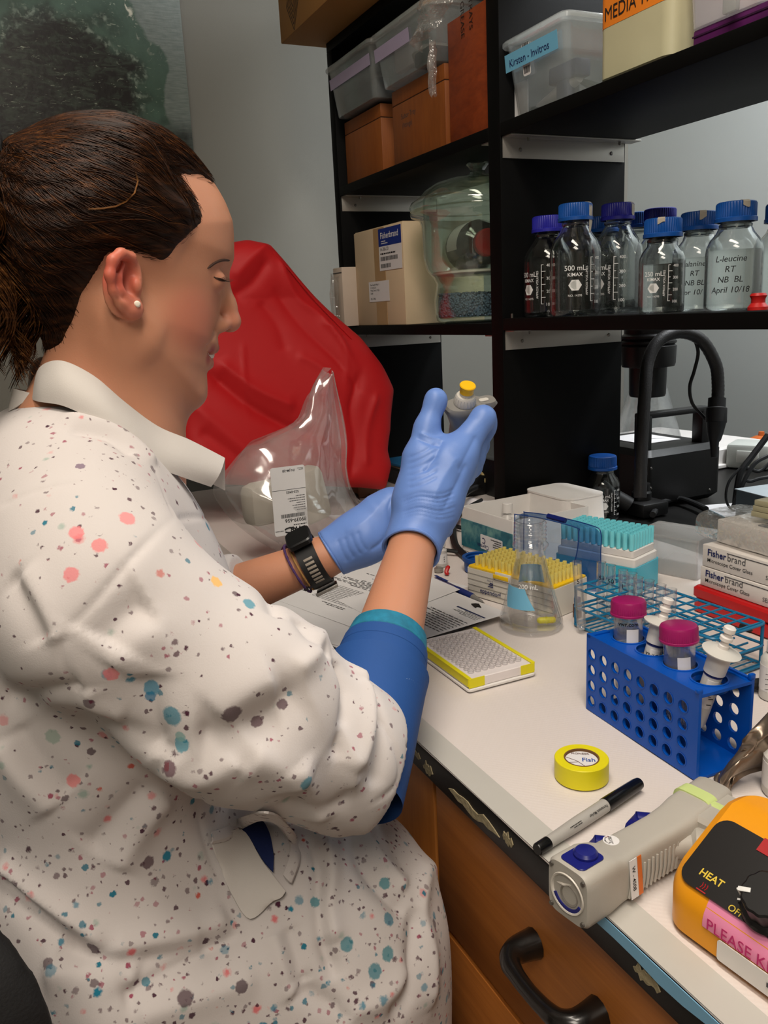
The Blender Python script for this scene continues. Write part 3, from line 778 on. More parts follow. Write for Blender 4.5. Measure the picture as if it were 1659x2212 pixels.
# ---- glass desiccator
DG = film('desiccator_glass', (190, 200, 188), haze=0.045, gloss=0.02, f0=0.07, tint=(240, 246, 240))
DESC = Vector((-1.492, 0.932, ZML))
t = thing('glass_desiccator', 'large round glass desiccator with knobbed lid and blue beads inside', 'desiccator', DESC)
prof = [(0, 0.004), (0.070, 0.004), (0.078, 0.000), (0.088, 0.006), (0.093, 0.020), (0.094, 0.045), (0.090, 0.066), (0.088, 0.078), (0.094, 0.090), (0.107, 0.104), (0.113, 0.130), (0.114, 0.190), (0.118, 0.203), (0.134, 0.208), (0.136, 0.214), (0.135, 0.219),
        (0.110, 0.219), (0.109, 0.190), (0.108, 0.130), (0.102, 0.108), (0.089, 0.092), (0.083, 0.080), (0.085, 0.066), (0.089, 0.045), (0.088, 0.022), (0.082, 0.010), (0, 0.009)]
b = MB(); b.lathe(prof, 56); b.build('bowl', DG, t, ang=60)
prof = [(0.110, 0.2195), (0.135, 0.2195), (0.137, 0.226), (0.133, 0.234), (0.118, 0.243), (0.105, 0.256), (0.085, 0.268), (0.055, 0.276), (0.026, 0.280), (0.016, 0.284), (0.014, 0.290), (0.019, 0.297), (0.022, 0.3005), (0.020, 0.304), (0.012, 0.305), (0, 0.305), (0, 0.300), (0.009, 0.296), (0.009, 0.283),
        (0.022, 0.276), (0.055, 0.271), (0.083, 0.263), (0.101, 0.252), (0.109, 0.240), (0.110, 0.2195)]
b = MB(); b.lathe(prof, 56); b.build('lid', DG, t, ang=60)
b = MB(); b.lathe([(0, 0.094), (0.092, 0.094), (0.095, 0.096), (0.095, 0.100), (0.093, 0.101), (0, 0.101)], 48); b.build('porcelain_plate', mat('porcelain', (222, 216, 206), 0.3), t)
bead = MB(); v, f = lathe([(0, -1), (0.75, -0.66), (1, 0), (0.75, 0.66), (0, 1)], 6); rd = random.Random(2)
for k in range(2600):
    a = rd.uniform(0, 2*PI); lay = rd.random()
    if lay < 0.55: rr = 0.0835; zz_ = rd.uniform(0.014, 0.052)
    else: rr = 0.083*math.sqrt(rd.random()); zz_ = 0.052+0.006*math.sin(a*3+rr*90)
    rr = min(rr, 0.0835); s_ = rd.uniform(0.0016, 0.0025)
    bead.add(v, f, Matrix.Translation((rr*math.cos(a), rr*math.sin(a), zz_)) @ Matrix.Scale(s_, 4))
bead.lathe([(0, 0.011), (0.081, 0.012), (0.081, 0.050), (0, 0.051)], 32)
o = bead.build('drying_beads', mat('blue_drying_beads', (112, 132, 166), 0.5, var=0.35, vscale=400), t); o['kind'] = 'stuff'
bt = thing('dark_bottle', 'dark round bottle with red cap lying inside the glass desiccator', 'bottle', DESC+Vector((0.0, -0.005, 0.1495)), rot=(0, PI/2, math.radians(-14)))
b = MB(); b.lathe([(0, -0.07), (0.042, -0.07), (0.047, -0.064), (0.0475, 0.02), (0.040, 0.042), (0.024, 0.048), (0.022, 0.053), (0, 0.053)], 36); b.build('body', mat('dark_glass', (22, 20, 22), 0.08, coat=0.5), bt)
b = MB(); b.lathe([(0, 0.054), (0.024, 0.054), (0.026, 0.057), (0.026, 0.072), (0.023, 0.075), (0, 0.075)], 28); b.build('cap', mat('red_cap', (190, 30, 28), 0.4), bt)
b = MB(); b.add(*cyl_patch(0.0478, PI*0.75, PI*1.55, -0.055, 0.016)); b.build('paper_label', PAPER, bt)

# ---- laboratory bottles
def arc_lines(r, specs):
    b = MB()
    for a0, a1, z0, z1 in specs: b.add(*cyl_patch(r+0.0003, a0, a1, z0, z1, n=4))
    return b
def cap_mesh(b, r, z0, h, n=48):
    prof = [(0, z0+h), (r-0.003, z0+h), (r-0.0012, z0+h-0.001), (r, z0+h-0.003), (r, z0+0.006), (r+0.0012, z0+0.005), (r+0.0012, z0), (r-0.002, z0), (r-0.002, z0+h-0.003), (0, z0+h-0.003)]
    v, f = lathe(prof, n*2)
    for i, p in enumerate(v):
        rr = math.hypot(p[0], p[1])
        if abs(rr-r) < 1e-6:
            k = round(math.atan2(p[1], p[0])/(PI/n)); s_ = 1-(0.0011/r if k % 2 else 0); v[i] = (p[0]*s_, p[1]*s_, p[2])
    b.add(v, f)
def lab_bottle(label, loc, r, h, capm, water=0.0, face=0.0, print_=True, group='laboratory bottles on the middle shelf', note=None, tape=None, size='500 mL'):
    """screw cap media bottle; h is the height of the glass to the shoulder top, face: direction the print looks to"""
    t = thing('lab_bottle', label, 'bottle', loc, face, group)
    nk = 0.0185; zs = h*0.60; wl = 0.002
    out = [(0, 0.002), (r*0.8, 0.002), (r*0.9, 0.0), (r*0.97, 0.0025), (r, 0.008), (r, zs), (r*0.97, zs+h*0.06), (r*0.86, zs+h*0.13), (r*0.66, zs+h*0.20), (nk*1.12, zs+h*0.265), (nk, zs+h*0.29), (nk, h-0.02), (nk+0.003, h-0.018), (nk+0.003, h-0.015), (nk, h-0.013), (nk, h)]
    inn = [(max(0.0, p[0]-wl), p[1]+(wl if i < 5 else 0)) for i, p in enumerate(out)]
    inn[0] = (0, 0.005)
    b = MB(); b.lathe(out+[(nk-wl, h)]+inn[::-1][1:], 40); b.build('glass_body', GLASS, t, ang=60)
    b = MB(); cap_mesh(b, 0.0262, h-0.012, 0.026); b.build('screw_cap', capm, t)
    if water:
        zw = h*water; pr = [(0, 0.0052)] + [(max(0, a-0.0001), z) for a, z in inn[1:6] if z < zw]
        rw = r-wl-0.0001
        if zw > zs: rw = float(np.interp(zw, [p[1] for p in inn[5:10]], [p[0] for p in inn[5:10]]))
        pr = [p for p in pr if p[1] < zw]+([(r-wl-0.0001, zs)] if zw > zs else [])+[(rw, zw), (0, zw)]
        b = MB(); b.lathe(pr, 40); b.build('water_fill', WATER, t, ang=60)
    F = lambda a, z: frame((r*math.cos(a), r*math.sin(a), z), (-math.sin(a), math.cos(a), 0), (0, 0, 1))
    if print_:
        hexv = [(r*0.26*math.cos(PI/3*k), r*0.23*math.sin(PI/3*k)) for k in range(6)]
        v = [Vector((r*math.sin(x/r), y, 0.0004-r*(1-math.cos(x/r)))) for x, y in hexv]
        b = MB(); b.add(v, [tuple(range(6))], F(0, h*0.30)); b.build('hexagon_print', WHITEPRINT, t, smooth=False)
        text(size, WHITEPRINT, t, F(0, h*0.44), r*0.28, align='C', bend=r)
        text('KIMAX', WHITEPRINT, t, F(0, h*0.385), r*0.19, 0.01, 'C', bend=r)
        text('NO. 14395', WHITEPRINT, t, F(0, h*0.19), r*0.12, 0, 'C', bend=r)
        S = [(0.62, 0.64, h*0.14, h*0.56)]+[(0.62, 0.80 if k % 2 else 0.72, h*(0.14+0.07*k), h*(0.14+0.07*k)+0.0007) for k in range(7)]
        arc_lines(r, S).build('graduations', WHITEPRINT, t)
        for k in range(4): text(str(100*(k+1)), WHITEPRINT, t, F(0.84, h*(0.12+0.14*k)), r*0.17, bend=r)
        text('APPROX VOLUMES', WHITEPRINT, t, F(0.5, h*0.2) @ Matrix.Rotation(PI/2, 4, 'Z'), r*0.13)
    for k, s_ in enumerate(note or []):
        text(s_, INK, t, F(-0.1, h*(0.50-0.105*k)), r*0.30, 0.004, 'C', 'handwriting', bend=r, shear=0.15)
    if tape is not None:
        a0, hang = tape; b = MB()
        rows = [[(rr*math.cos(a), rr*math.sin(a), h+0.0147) for a in np.linspace(a0-0.25, a0+0.25, 5)] for rr in (0.012, 0.020)]
        rows += [[((0.0267 if z < h+0.0135 else 0.0245)*math.cos(a), (0.0267 if z < h+0.0135 else 0.0245)*math.sin(a), z-0.0022*math.sin(9*a+a0*5)*(h+0.014-z)/0.01) for a in np.linspace(a0-0.28, a0+0.28, 7)[1:-1]] for z in np.linspace(h+0.0142, h+0.0142-0.008-0.030*hang, 5)]
        b.add(*sheet(rows, 0.0004)); b.build('torn_tape', mat('torn_masking_tape', (176, 166, 150), 0.7, var=0.2), t)
    return t
def bot(px, d, label, r, h, capm, dface=0.0, z=ZM, **k):
    p = atd(px, 680, d); f0 = math.atan2(-p.y, -p.x)
    return lab_bottle(label, (p.x, p.y, z), r, h, capm, face=f0+dface, **k)
bot(1184, 1.44, 'empty clear bottle with violet blue cap beside the black divider', 0.041, 0.150, BLUECAP2, dface=-0.9)
bot(1242, 1.345, 'empty clear bottle printed 500 mL with white hexagon facing the room', 0.040, 0.157, BLUECAP, dface=0.0, tape=(1.1, 1.0))
bot(1331, 1.40, 'empty clear bottle with violet blue cap and torn tape, third from the divider', 0.041, 0.160, BLUECAP2, dface=-0.75, tape=(1.9, 0.35))
bot(1300, 1.50, 'clear bottle half hidden behind the bottle printed 500 mL', 0.0355, 0.150, BLUECAP, dface=1.5)
bot(1375, 1.52, 'clear bottle with blue cap behind the violet capped bottle', 0.0355, 0.156, BLUECAP, dface=2.0)
bot(1420, 1.43, 'clear bottle with dark royal blue cap behind the water bottle', 0.0355, 0.152, mat('dark_royal_cap', (22, 28, 122), 0.4), dface=2.0)
bot(1427, 1.22, 'squat water filled bottle with torn tape on its blue cap', 0.0325, 0.117, BLUECAP, dface=-0.35, water=0.58, tape=(0.25, 0.0), size='250 mL')
bot(1503, 1.27, 'water filled bottle with handwritten alanine note', 0.0350, 0.128, BLUECAP, dface=0.0, water=0.60, note=['alanine', 'RT', 'NB BL', 'Apr 10/18'], tape=(0.2, 0.1), print_=False)
bot(1580, 1.16, 'largest water filled bottle with handwritten leucine note', 0.0375, 0.128, BLUECAP, dface=0.0, water=0.62, note=['L-leucine', 'RT', 'NB  BL', 'April 10/18'], tape=(0.5, 0.0), print_=False)
bot(1684, 1.20, 'water filled bottle cut off by the right edge of the photo', 0.0375, 0.128, BLUECAP, dface=0.3, water=0.62, note=['RT'])
p = atd(1637, 665, 1.07)
t = thing('red_bulb', 'small red rubber stopper at the right end of the middle shelf', 'stopper', (p.x, p.y, ZM))
b = MB(); b.lathe([(0, 0), (0.0125, 0), (0.0125, 0.004), (0.0085, 0.009), (0.0085, 0.014), (0.0105, 0.018), (0.0085, 0.021), (0, 0.0215)], 20); b.build('rubber_body', MATS['red_cap'], t)
# ================================================================== things on the bench
BT = BZ+0.0009          # top of the paper liner
def quad(L, N, R, z):
    """corner pixels left / near / right of a level rectangle at height z -> centre, turn, width (L-N), depth (N-R)"""
    l, n, r = onz(*L, z), onz(*N, z), onz(*R, z)
    a = (n-l); rz = math.atan2(a.y, a.x); w_ = a.length
    ey = Vector((-math.sin(rz), math.cos(rz), 0)); d_ = (r-n).dot(ey)
    c = n - a/2 + ey*d_/2
    return c, rz, w_, d_
def hollow(w_, d_, h, wall, rv=0.004, floor=None):
    return tapered(w_, d_, w_, d_, h, wall, rv)

# ---- open white box with teal wrap
zt_ = BT+0.078
c, rz, w_, d_ = quad((996, 1093), (1108, 1127), (1257, 1090), zt_)
t = thing('sample_box', 'open white box with teal marbled wrap and paper label', 'box', (c.x, c.y, BT), rz); h = zt_-BT
b = MB(); b.add(*hollow(w_, d_, h, 0.003, 0.003)); b.build('box_body', WHITE, t)
TEAL = bpy.data.materials.new('teal_marble_print'); TEAL.use_nodes = True
def _():
    nt = TEAL.node_tree; L = nt.links.new; bs = nt.nodes['Principled BSDF']; bs.inputs['Roughness'].default_value = 0.5
    tc = nd(nt, 'ShaderNodeTexCoord'); v = nd(nt, 'ShaderNodeTexVoronoi', feature='SMOOTH_F1'); v.inputs['Scale'].default_value = 55
    n = nd(nt, 'ShaderNodeTexNoise'); n.inputs['Scale'].default_value = 30; n.inputs['Detail'].default_value = 6
    L(tc.outputs['Object'], n.inputs['Vector']); L(n.outputs['Color'], v.inputs['Vector'])
    v.inputs['Scale'].default_value = 6
    cr = nd(nt, 'ShaderNodeValToRGB'); e = cr.color_ramp.elements
    e[0].color = lin((14, 62, 84)); e[1].color = lin((120, 168, 160)); e[0].position = 0.2; e[1].position = 0.75
    k = e.new(0.45); k.color = lin((30, 104, 120))
    mx = nd(nt, 'ShaderNodeMix', data_type='FLOAT'); mx.inputs[0].default_value = 0.6
    L(v.outputs['Distance'], mx.inputs[2]); L(n.outputs['Fac'], mx.inputs[3]); L(mx.outputs[0], cr.inputs[0]); L(cr.outputs[0], bs.inputs['Base Color'])
_()
b = MB(); b.box((0, -d_/2-0.0007, h*0.42), (w_*0.99, 0.0012, h*0.62)); b.build('teal_wrap', TEAL, t, smooth=False)
M_ = frame((w_*0.30, -d_/2-0.0016, h*0.52), (-1, 0, 0), (0, 0, -1))
plate(w_*0.42, h*0.32, M_ @ Matrix.Translation((-w_*0.02, 0, 0)), PAPER, t, 'paper_label', r=0.002)
text('Cayman', NAVY, t, M_ @ Matrix.Translation((w_*0.24, h*0.22, 0.0003)), 0.010, 0.006, name='lettering')
text('C', NAVY, t, M_ @ Matrix.Translation((w_*0.30, h*0.07, 0.0003)), 0.014, 0.01)
fine_print(INK, t, M_ @ Matrix.Translation((0.0, h*0.03, 0.0003)), w_*0.2, h*0.24, 5)
def vial(label, loc, r, h, lab=True, lean=(0, 0), capm=None, body=None):
    t = thing('vial', label, 'vial', loc, rot=(lean[0], lean[1], 0.4), group='small vials on the bench')
    b = MB(); b.lathe([(0, 0), (r*0.95, 0), (r, 0.001), (r, h*0.62), (r*0.55, h*0.72), (r*0.55, h*0.78), (0, h*0.78)], 20); b.build('body', body or MATS['vial_white'], t)
    b = MB(); b.lathe([(0, h), (r*0.72, h), (r*0.78, h-0.0008), (r*0.78, h*0.76), (0, h*0.76)], 20); b.build('cap', capm or WHITE, t)
    if lab:
        b = MB(); b.add(*cyl_patch(r+0.0002, -2.4, 2.4, h*0.12, h*0.5, n=20)); b.build('label_sticker', PAPER, t)
        fine_print(INK, t, frame((r, 0, h*0.18), (0, 1, 0), (0, 0, 1)) @ Matrix.Translation((-r*0.7, 0, 0.0003)), r*1.4, h*0.26, 3, bend=r, th=0.3)
    return t
VW = mat('vial_white', (214, 210, 206), 0.35, trans=0.2)
zi = BT+0.003
for px, py, rr, hh, lb in ((1097, 1148, 0.0115, 0.052, 'tall white vial standing in the teal wrapped box'), (1113, 1150, 0.010, 0.030, 'short white vial with blank cap in the teal wrapped box'), (1132, 1146, 0.010, 0.028, 'grey capped vial at the back of the teal wrapped box')):
    p = onz(px, py, zi+0.02); tv = vial(lb, (p.x, p.y, zi), rr, hh+0.02, capm=WHITE if 'grey' not in lb else mat('grey_cap', (120, 120, 124), 0.5))
p = onz(954, 1222, BT)
vial('white labelled vial standing behind the raised forearm', (p.x, p.y, BT), 0.0095, 0.044)
p = onz(948, 1235, BT)
o = MB(); o.lathe([(0, 0), (0.006, 0.0), (0.0075, 0.002), (0.0075, 0.006), (0.004, 0.008), (0, 0.008)], 18); o = o.build('vial_stopper', STEEL); o.location = (p.x, p.y, BT)
tag(o, 'crimped silver vial stopper lying behind the forearm', 'stopper')
p = onz(965, 1240, BT)
b = MB(); b.tube(spline([(p.x, p.y+0.004, BT+0.012), (p.x+0.003, p.y, BT+0.010), (p.x+0.006, p.y-0.004, BT+0.005), (p.x+0.010, p.y-0.002, BT+0.002)], 4), [0.002, 0.003]+[0.0035]*8+[0.003, 0.002, 0.001], 8)
o = b.build('red_cap_tab', MATS['red_cap']); tag(o, 'small curled dark red plastic tab behind the forearm', 'cap tab')

# ---- white tray behind the box
zt_ = BT+0.085
p = onz(1222, 1068, zt_)
t = thing('white_tray', 'white rounded tray lid behind the teal wrapped box', 'tray', (p.x-0.03, p.y+0.02, BT), 0.05)
b = MB(); b.add(*tapered(0.13, 0.10, 0.12, 0.09, 0.083, 0.003, 0.02)); b.build('tray_body', WHITE, t)
b = MB(); b.add(*vbox(0.122, 0.092, 0.003, 0.02, 5)); b.v = [(x, y, z+0.081) for x, y, z in b.v]; b.build('top_panel', WHITE, t)

# ---- teal tip box
TURQ = mat('turquoise_translucent', (64, 186, 212), 0.3, trans=0.15, var=0.02)
TIPT = mat('teal_tip_plastic', (128, 226, 238), 0.4, var=0.02)
zt_ = BT+0.064
c, rz, w_, d_ = quad((1201, 1163), (1374, 1193), (1434, 1171), zt_)
rz -= 0.02
t = thing('tip_box', 'turquoise pipette tip box with white rack insert, lid removed', 'tip box', (c.x, c.y, BT), rz)
b = MB(); b.add(*hollow(w_*1.02, d_*1.06, 0.040, 0.002, 0.006)); b.build('box_base', TURQ, t)
b = MB(); v, f = vbox(w_*0.985, d_*0.98, 0.014, 0.004, 3, 0.0015); b.add([(x, y, z+0.0385) for x, y, z in v], f)
v, f = vbox(w_*0.93, d_*0.90, 0.011, 0.004, 3, 0.001); b.add([(x, y, z+0.0525) for x, y, z in v], f); b.build('rack_insert', WHITE, t)
def tip_mesh(r, h, name, m):
    b = MB(); b.lathe([(r*0.86, 0), (r*0.9, h*0.15), (r*0.95, h*0.6), (r, h*0.65), (r, h), (r*0.8, h), (r*0.75, h*0.2), (0, h*0.18)], 10)
    me = b.mesh(name); me.materials.append(m); return me
Rz = Matrix.Rotation(rz, 3, 'Z')
me = tip_mesh(0.0040, 0.024, 'pipette_tip', TIPT)
sx_ = w_*0.86/11; sy_ = d_*0.82/7
for i in range(12):
    for j in range(8):
        p = c + Rz @ Vector(((i-5.5)*sx_, (j-3.5)*sy_, 0)); o = bpy.data.objects.new('pipette_tip', me); link(o)
        o.location = (p.x, p.y, BT+0.0637); tag(o, 'teal pipette tip standing in the turquoise tip box', 'pipette tip', 'teal tips in the turquoise box')
# ---- translucent lid standing behind it
zt_ = BT+0.060
p = onz(1475, 1150, zt_)
t = thing('clear_lid', 'empty translucent tip box lid standing right of the turquoise tip box', 'lid', (p.x-0.01, p.y, BT), rz)
b = MB(); b.add(*hollow(0.10, 0.075, 0.060, 0.0018, 0.004)); b.build('lid_body', film('frosted_lid_plastic', (205, 203, 200), haze=0.34, gloss=0.25, bscale=6), t)
b = MB(); b.add(*tapered(0.103, 0.078, 0.103, 0.078, 0.004, 0.003, 0.004)); b.v = [(x, y, z+0.057) for x, y, z in b.v]; b.build('rim', MATS['frosted_lid_plastic'], t)

# ---- hinged blue lid of the yellow tip box
BLID = film('blue_lid_film', (70, 120, 190), haze=0.05, gloss=0.06, f0=0.05, tint=(205, 222, 245))
BLIDE = mat('blue_lid_edge', (22, 62, 128), 0.3)
q0 = onz(1222, 1283, BT+0.02); q1 = onz(1114, 1235, BT+0.02)
def LP(px, py, back=0.0):
    # lid stands on a vertical plane through the hinge line of the yellow box
    n = Vector((0.30, -0.954, 0)); o_ = Vector((-0.905, 0.742, BT)); r = ray(px, py)
    s_ = (o_-EYE).dot(n)/r.dot(n); return EYE + r*s_ - n*back
t = thing('hinged_lid', 'clear blue hinged lid standing open behind the conical flask', 'lid', (-0.905, 0.742, BT))
T_ = Matrix.Translation(-Vector(t.location))
front = [LP(*p) for p in ((1110, 1200), (1112, 1120), (1118, 1112), (1180, 1122), (1245, 1140), (1250, 1150), (1246, 1195), (1232, 1240), (1222, 1268))]
back_ = [LP(*p, 0.022) for p in ((1112, 1195), (1113, 1120), (1118, 1113), (1182, 1122), (1262, 1143), (1279, 1158), (1279, 1200), (1279, 1240), (1278, 1290))]
b = MB(); n = len(front)
vv = front+back_; ff = [(i, i+1, n+i+1, n+i) for i in range(n-1)]; b.add(vv, ff, T_); b.build('lid_rim', BLID, t)
b = MB(); b.add(back_+[LP(1120, 1290, 0.022)], [tuple(range(n+1))], T_); b.build('lid_panel', BLID, t)
b = MB(); b.tube(spline(front, 5), 0.0009, 6, T_); b.build('lid_edge', BLIDE, t)
b = MB(); b.tube(spline(back_, 5), 0.0008, 6, T_); b.build('lid_edge', BLIDE, t)
b = MB(); a_, e_ = LP(1180, 1116, 0.004), LP(1218, 1126, 0.004); b.tube([a_, e_], 0.0042, 8, T_); b.build('latch_tab', mat('navy_plastic', (16, 30, 104), 0.35), t)
cc = LP(1231, 1268); b = MB()
for a0 in range(24):
    pass
Mh = frame(cc, (0.954, 0.30, 0), (0, 0, 1))
ring = [((0.011*math.cos(a), 0.013*math.sin(a)), (0.0045*math.cos(a), 0.0045*math.sin(a))) for a in np.linspace(0, 2*PI, 25)[:-1]]
vv = [(o_[0], o_[1], z) for z in (0, 0.0015) for o_, i_ in ring]+[(i_[0], i_[1], z) for z in (0, 0.0015) for o_, i_ in ring]
ff = []
for k in range(24):
    j = (k+1) % 24; ff += [(k, j, 24+j, 24+k), (48+k, 72+k, 72+j, 48+j), (k, 48+k, 48+j, j), (24+k, 24+j, 72+j, 72+k)]
b.add(vv, ff, T_ @ Mh); b.build('hinge_eye', MATS['blue_lid_film'], t)

# ---- yellow tip box
YEL = mat('yellow_tip_plate', (240, 196, 12), 0.4)
YTIP = mat('yellow_tip_plastic', (246, 230, 130), 0.35, trans=0.15, var=0.02)
zt_ = BT+0.043
c, rz, w_, d_ = quad((1008, 1222), (1196, 1272), (1240, 1238), zt_)
d_ = 0.075
ey = Vector((-math.sin(rz), math.cos(rz), 0)); nn = onz(1196, 1272, zt_); ll = onz(1008, 1222, zt_); c = (nn+ll)/2+ey*d_/2
t = thing('tip_box', 'white tip box with yellow plate and yellow tips beside the flask', 'tip box', (c.x, c.y, BT), rz)
b = MB(); b.add(*hollow(w_, d_, 0.041, 0.002, 0.003)); b.build('box_base', mat('ivory_plastic', (222, 216, 204), 0.4), t)
b = MB()
for k in range(4): b.box((0, -d_/2-0.0003, 0.008+k*0.0085), (w_*0.98, 0.0006, 0.0007))
b.box((0.012, -d_/2-0.0005, 0.030), (0.016, 0.0008, 0.0012)); o = b.build('mould_lines', mat('line_grey', (150, 146, 138), 0.6), t); o['kind'] = 'stuff'
b = MB(); b.box((-0.008, -d_/2-0.001, 0.040), (0.030, 0.002, 0.012), 0.001); b.build('front_tab', MATS['ivory_plastic'], t)
b = MB(); v, f = vbox(w_*0.985, d_*0.97, 0.0022, 0.003, 3); b.add([(x, y, z+0.0415) for x, y, z in v], f)
b.box((-0.012, -d_/2-0.0015, 0.039), (0.028, 0.003, 0.006), 0.001)
b.build('yellow_plate', YEL, t)
F_ = frame((0.0, -d_/2-0.001, 0.0), (1, 0, 0), (0, 0, 1))
text('eppendorf', NAVY, t, F_ @ Matrix.Translation((-w_*0.33, 0.009, 0)), 0.0095, 0.012)
b = MB()
for k in range(3): b.box((-w_*0.33+0.020+0.001*k, -d_/2-0.0010, 0.021+0.0026*k), (0.010-0.002*k, 0.0003, 0.0012))
b.build('logo_mark', NAVY, t)
text('micro', NAVY, t, F_ @ Matrix.Translation((-w_*0.33+0.014, 0.0285, 0)), 0.005)
Rz = Matrix.Rotation(rz, 3, 'Z'); me = tip_mesh(0.0030, 0.014, 'pipette_tip', YTIP)
sx_ = w_*0.86/11; sy_ = d_*0.80/7
for i in range(12):
    for j in range(8):
        p = c + Rz @ Vector(((i-5.5)*sx_, (j-3.5)*sy_+0.003, 0)); o = bpy.data.objects.new('pipette_tip', me); link(o)
        o.location = (p.x, p.y, BT+0.0438); tag(o, 'pale yellow pipette tip standing in the yellow plated tip box', 'pipette tip', 'yellow tips in the white box')
# ---- loose blue screw cap
p = onz(1024, 1236, BT)
t = thing('screw_cap', 'loose blue screw cap lying upturned left of the yellow tip box', 'cap', (p.x-0.004, p.y+0.012, BT))
b = MB(); b.lathe([(0, 0), (0.022, 0), (0.0235, 0.0015), (0.0235, 0.017), (0.0265, 0.018), (0.0268, 0.024), (0.0245, 0.0245), (0.0215, 0.0235), (0.0222, 0.020), (0.0212, 0.018), (0.0222, 0.015), (0.0212, 0.012), (0.021, 0.003), (0, 0.003)], 40); b.build('cap_shell', BLUECAP, t)

# ---- conical flask with water, stir bar, tape
fp = onz(1147, 1352, BT)
t = thing('conical_flask', 'clear conical flask with screw neck, water and blue tape', 'flask', (fp.x, fp.y, BT), math.atan2(-fp.y, -fp.x)+0.0)
out = [(0, 0.003), (0.034, 0.002), (0.038, 0.0), (0.0405, 0.002), (0.0415, 0.007), (0.0405, 0.014), (0.036, 0.030), (0.0215, 0.083), (0.0190, 0.094), (0.0188, 0.104), (0.0205, 0.107), (0.0232, 0.110), (0.0232, 0.1125), (0.0205, 0.115)]
z = 0.117
while z < 0.139: out += [(0.0192, z), (0.0208, z+0.0015), (0.0208, z+0.0025), (0.0192, z+0.004)]; z += 0.0052
out += [(0.0190, 0.141), (0.0192, 0.143)]
inn = [(0.0165, 0.143), (0.0165, 0.105), (0.0168, 0.094), (0.0192, 0.083), (0.0338, 0.030), (0.0382, 0.014), (0.0393, 0.008), (0.038, 0.005), (0, 0.0055)]
b = MB(); b.lathe(out+inn, 48); b.build('glass_body', FLASKG, t, ang=50)
b = MB(); b.lathe([(0, 0.0056), (0.0378, 0.0052), (0.0391, 0.008), (0.0380, 0.014), (0.0345, 0.0275), (0.0336, 0.0275), (0, 0.0270)], 48); b.build('water_fill', FLASKW, t, ang=60)
def cone_pt(a, z, e=0.0004):
    r = np.interp(z, [0.014, 0.030, 0.083, 0.094], [0.0405, 0.036, 0.0215, 0.019])+e; return (r*math.cos(a), r*math.sin(a), z)
rows = [[cone_pt(a0+da, z_) for a0 in np.linspace(-1.15, 0.0, 9)] for z_, da in zip(np.linspace(0.034, 0.060, 6), np.linspace(0.15, -0.28, 6))]
for i, r_ in enumerate(rows):
    pass
b = MB(); b.add(*sheet(rows, -0.0003)); b.build('tape_patch', SKYT, t)
rows = [[cone_pt(a0, z_) for a0 in np.linspace(2.5, 3.7, 9)] for z_ in np.linspace(0.052, 0.078, 5)]
b = MB(); b.add(*sheet(rows, -0.0003)); b.build('tape_patch', SKYT, t)
sl = Vector((0.0285-0.0*1, 0, 0)); pm = cone_pt(-0.12, 0.060, 0.0008)
text('200 mL', WHITEPRINT, t, frame(pm, (math.sin(0.12), math.cos(0.12), 0), (-0.26, 0, 1)), 0.0085, 0.004, 'C', bend=0.029)
b = MB(); b.box((0, 0, 0), (0.0, 0, 0)) if False else None
sb = thing('stir_bar', 'yellow capsule stir bar lying in the conical flask', 'stir bar', (fp.x+0.016, fp.y+0.013, BT+0.0105), math.atan2(0.90, 0.43))
b = MB(); Mx = Matrix.Rotation(PI/2, 4, 'Y'); b.lathe([(0, -0.0125)]+[(0.0042*math.sin(a), -0.0085-0.0040*math.cos(a)) for a in np.linspace(0.3, PI/2, 5)]+[(0.0042, -0.001), (0.0047, -0.0008), (0.0047, 0.0008), (0.0042, 0.001)]+[(0.0042*math.sin(a), 0.0085-0.0040*math.cos(a)) for a in np.linspace(PI/2, PI-0.3, 5)]+[(0, 0.0125)], 18, Mx)
b.build('capsule', mat('yellow_ptfe', (232, 222, 50), 0.4), sb)
# ---- amber vial
p = onz(1242, 1333, BT)
AMB = mat('amber_glass', (92, 38, 10), 0.08, trans=0.35)
vial('small amber glass vial with navy cap beside the flask', (p.x, p.y+0.004, BT), 0.0060, 0.027, lab=False, capm=mat('navy_cap', (24, 30, 92), 0.4), body=AMB)

# ---- wire test tube rack
TW = mat('teal_coated_wire', (20, 112, 156), 0.35)
zt_ = BT+0.052
A_, B_, C_ = onz(1243, 1268, zt_), onz(1342, 1243, zt_), onz(1648, 1345, zt_)
ex = (C_-B_); Lr = ex.length; ex.normalize(); ey = Vector((ex.y, -ex.x, 0)); Wr = abs((A_-B_).dot(ey)); rz = math.atan2(ex.y, ex.x)
if ey.y > 0: ey = -ey
org = B_ + ey*Wr
t = thing('test_tube_rack', 'teal coated wire test tube rack beside the blue rack', 'rack', (org.x, org.y, BT), rz)
rw = 0.0013
def wire(pts, nm, r=rw, closed=False, seg=6):
    P = [Vector(p) for p in pts]
    if closed: P = P+[P[0]]
    b = MB(); b.tube(P, r, seg); b.build(nm, TW, t)
HR = 0.052
def rloop(z, e=0.0, rc=0.008):
    P = []
    for cx, cy, a0 in ((Lr+e-rc, Wr+e-rc, 0), (rc-e, Wr+e-rc, 90), (rc-e, rc-e, 180), (Lr+e-rc, rc-e, 270)):
        P += [(cx+rc*math.cos(math.radians(a0+30*i)), cy+rc*math.sin(math.radians(a0+30*i)), z) for i in range(4)]
    return P
for z in (HR, HR*0.5, 0.002): wire(rloop(z, 0.003 if z > 0.01 else 0.003), 'frame_wire', 0.0017, True)
NX, NY = 12, 4
for z, nm in ((HR+0.001, 'grid_wire'), (HR*0.42, 'grid_wire')):
    for i in range(NX+1): wire([(Lr*i/NX, 0, z), (Lr*i/NX, Wr, z)], nm)
    for j in range(1, NY): wire([(0, Wr*j/NY, z), (Lr, Wr*j/NY, z)], nm)
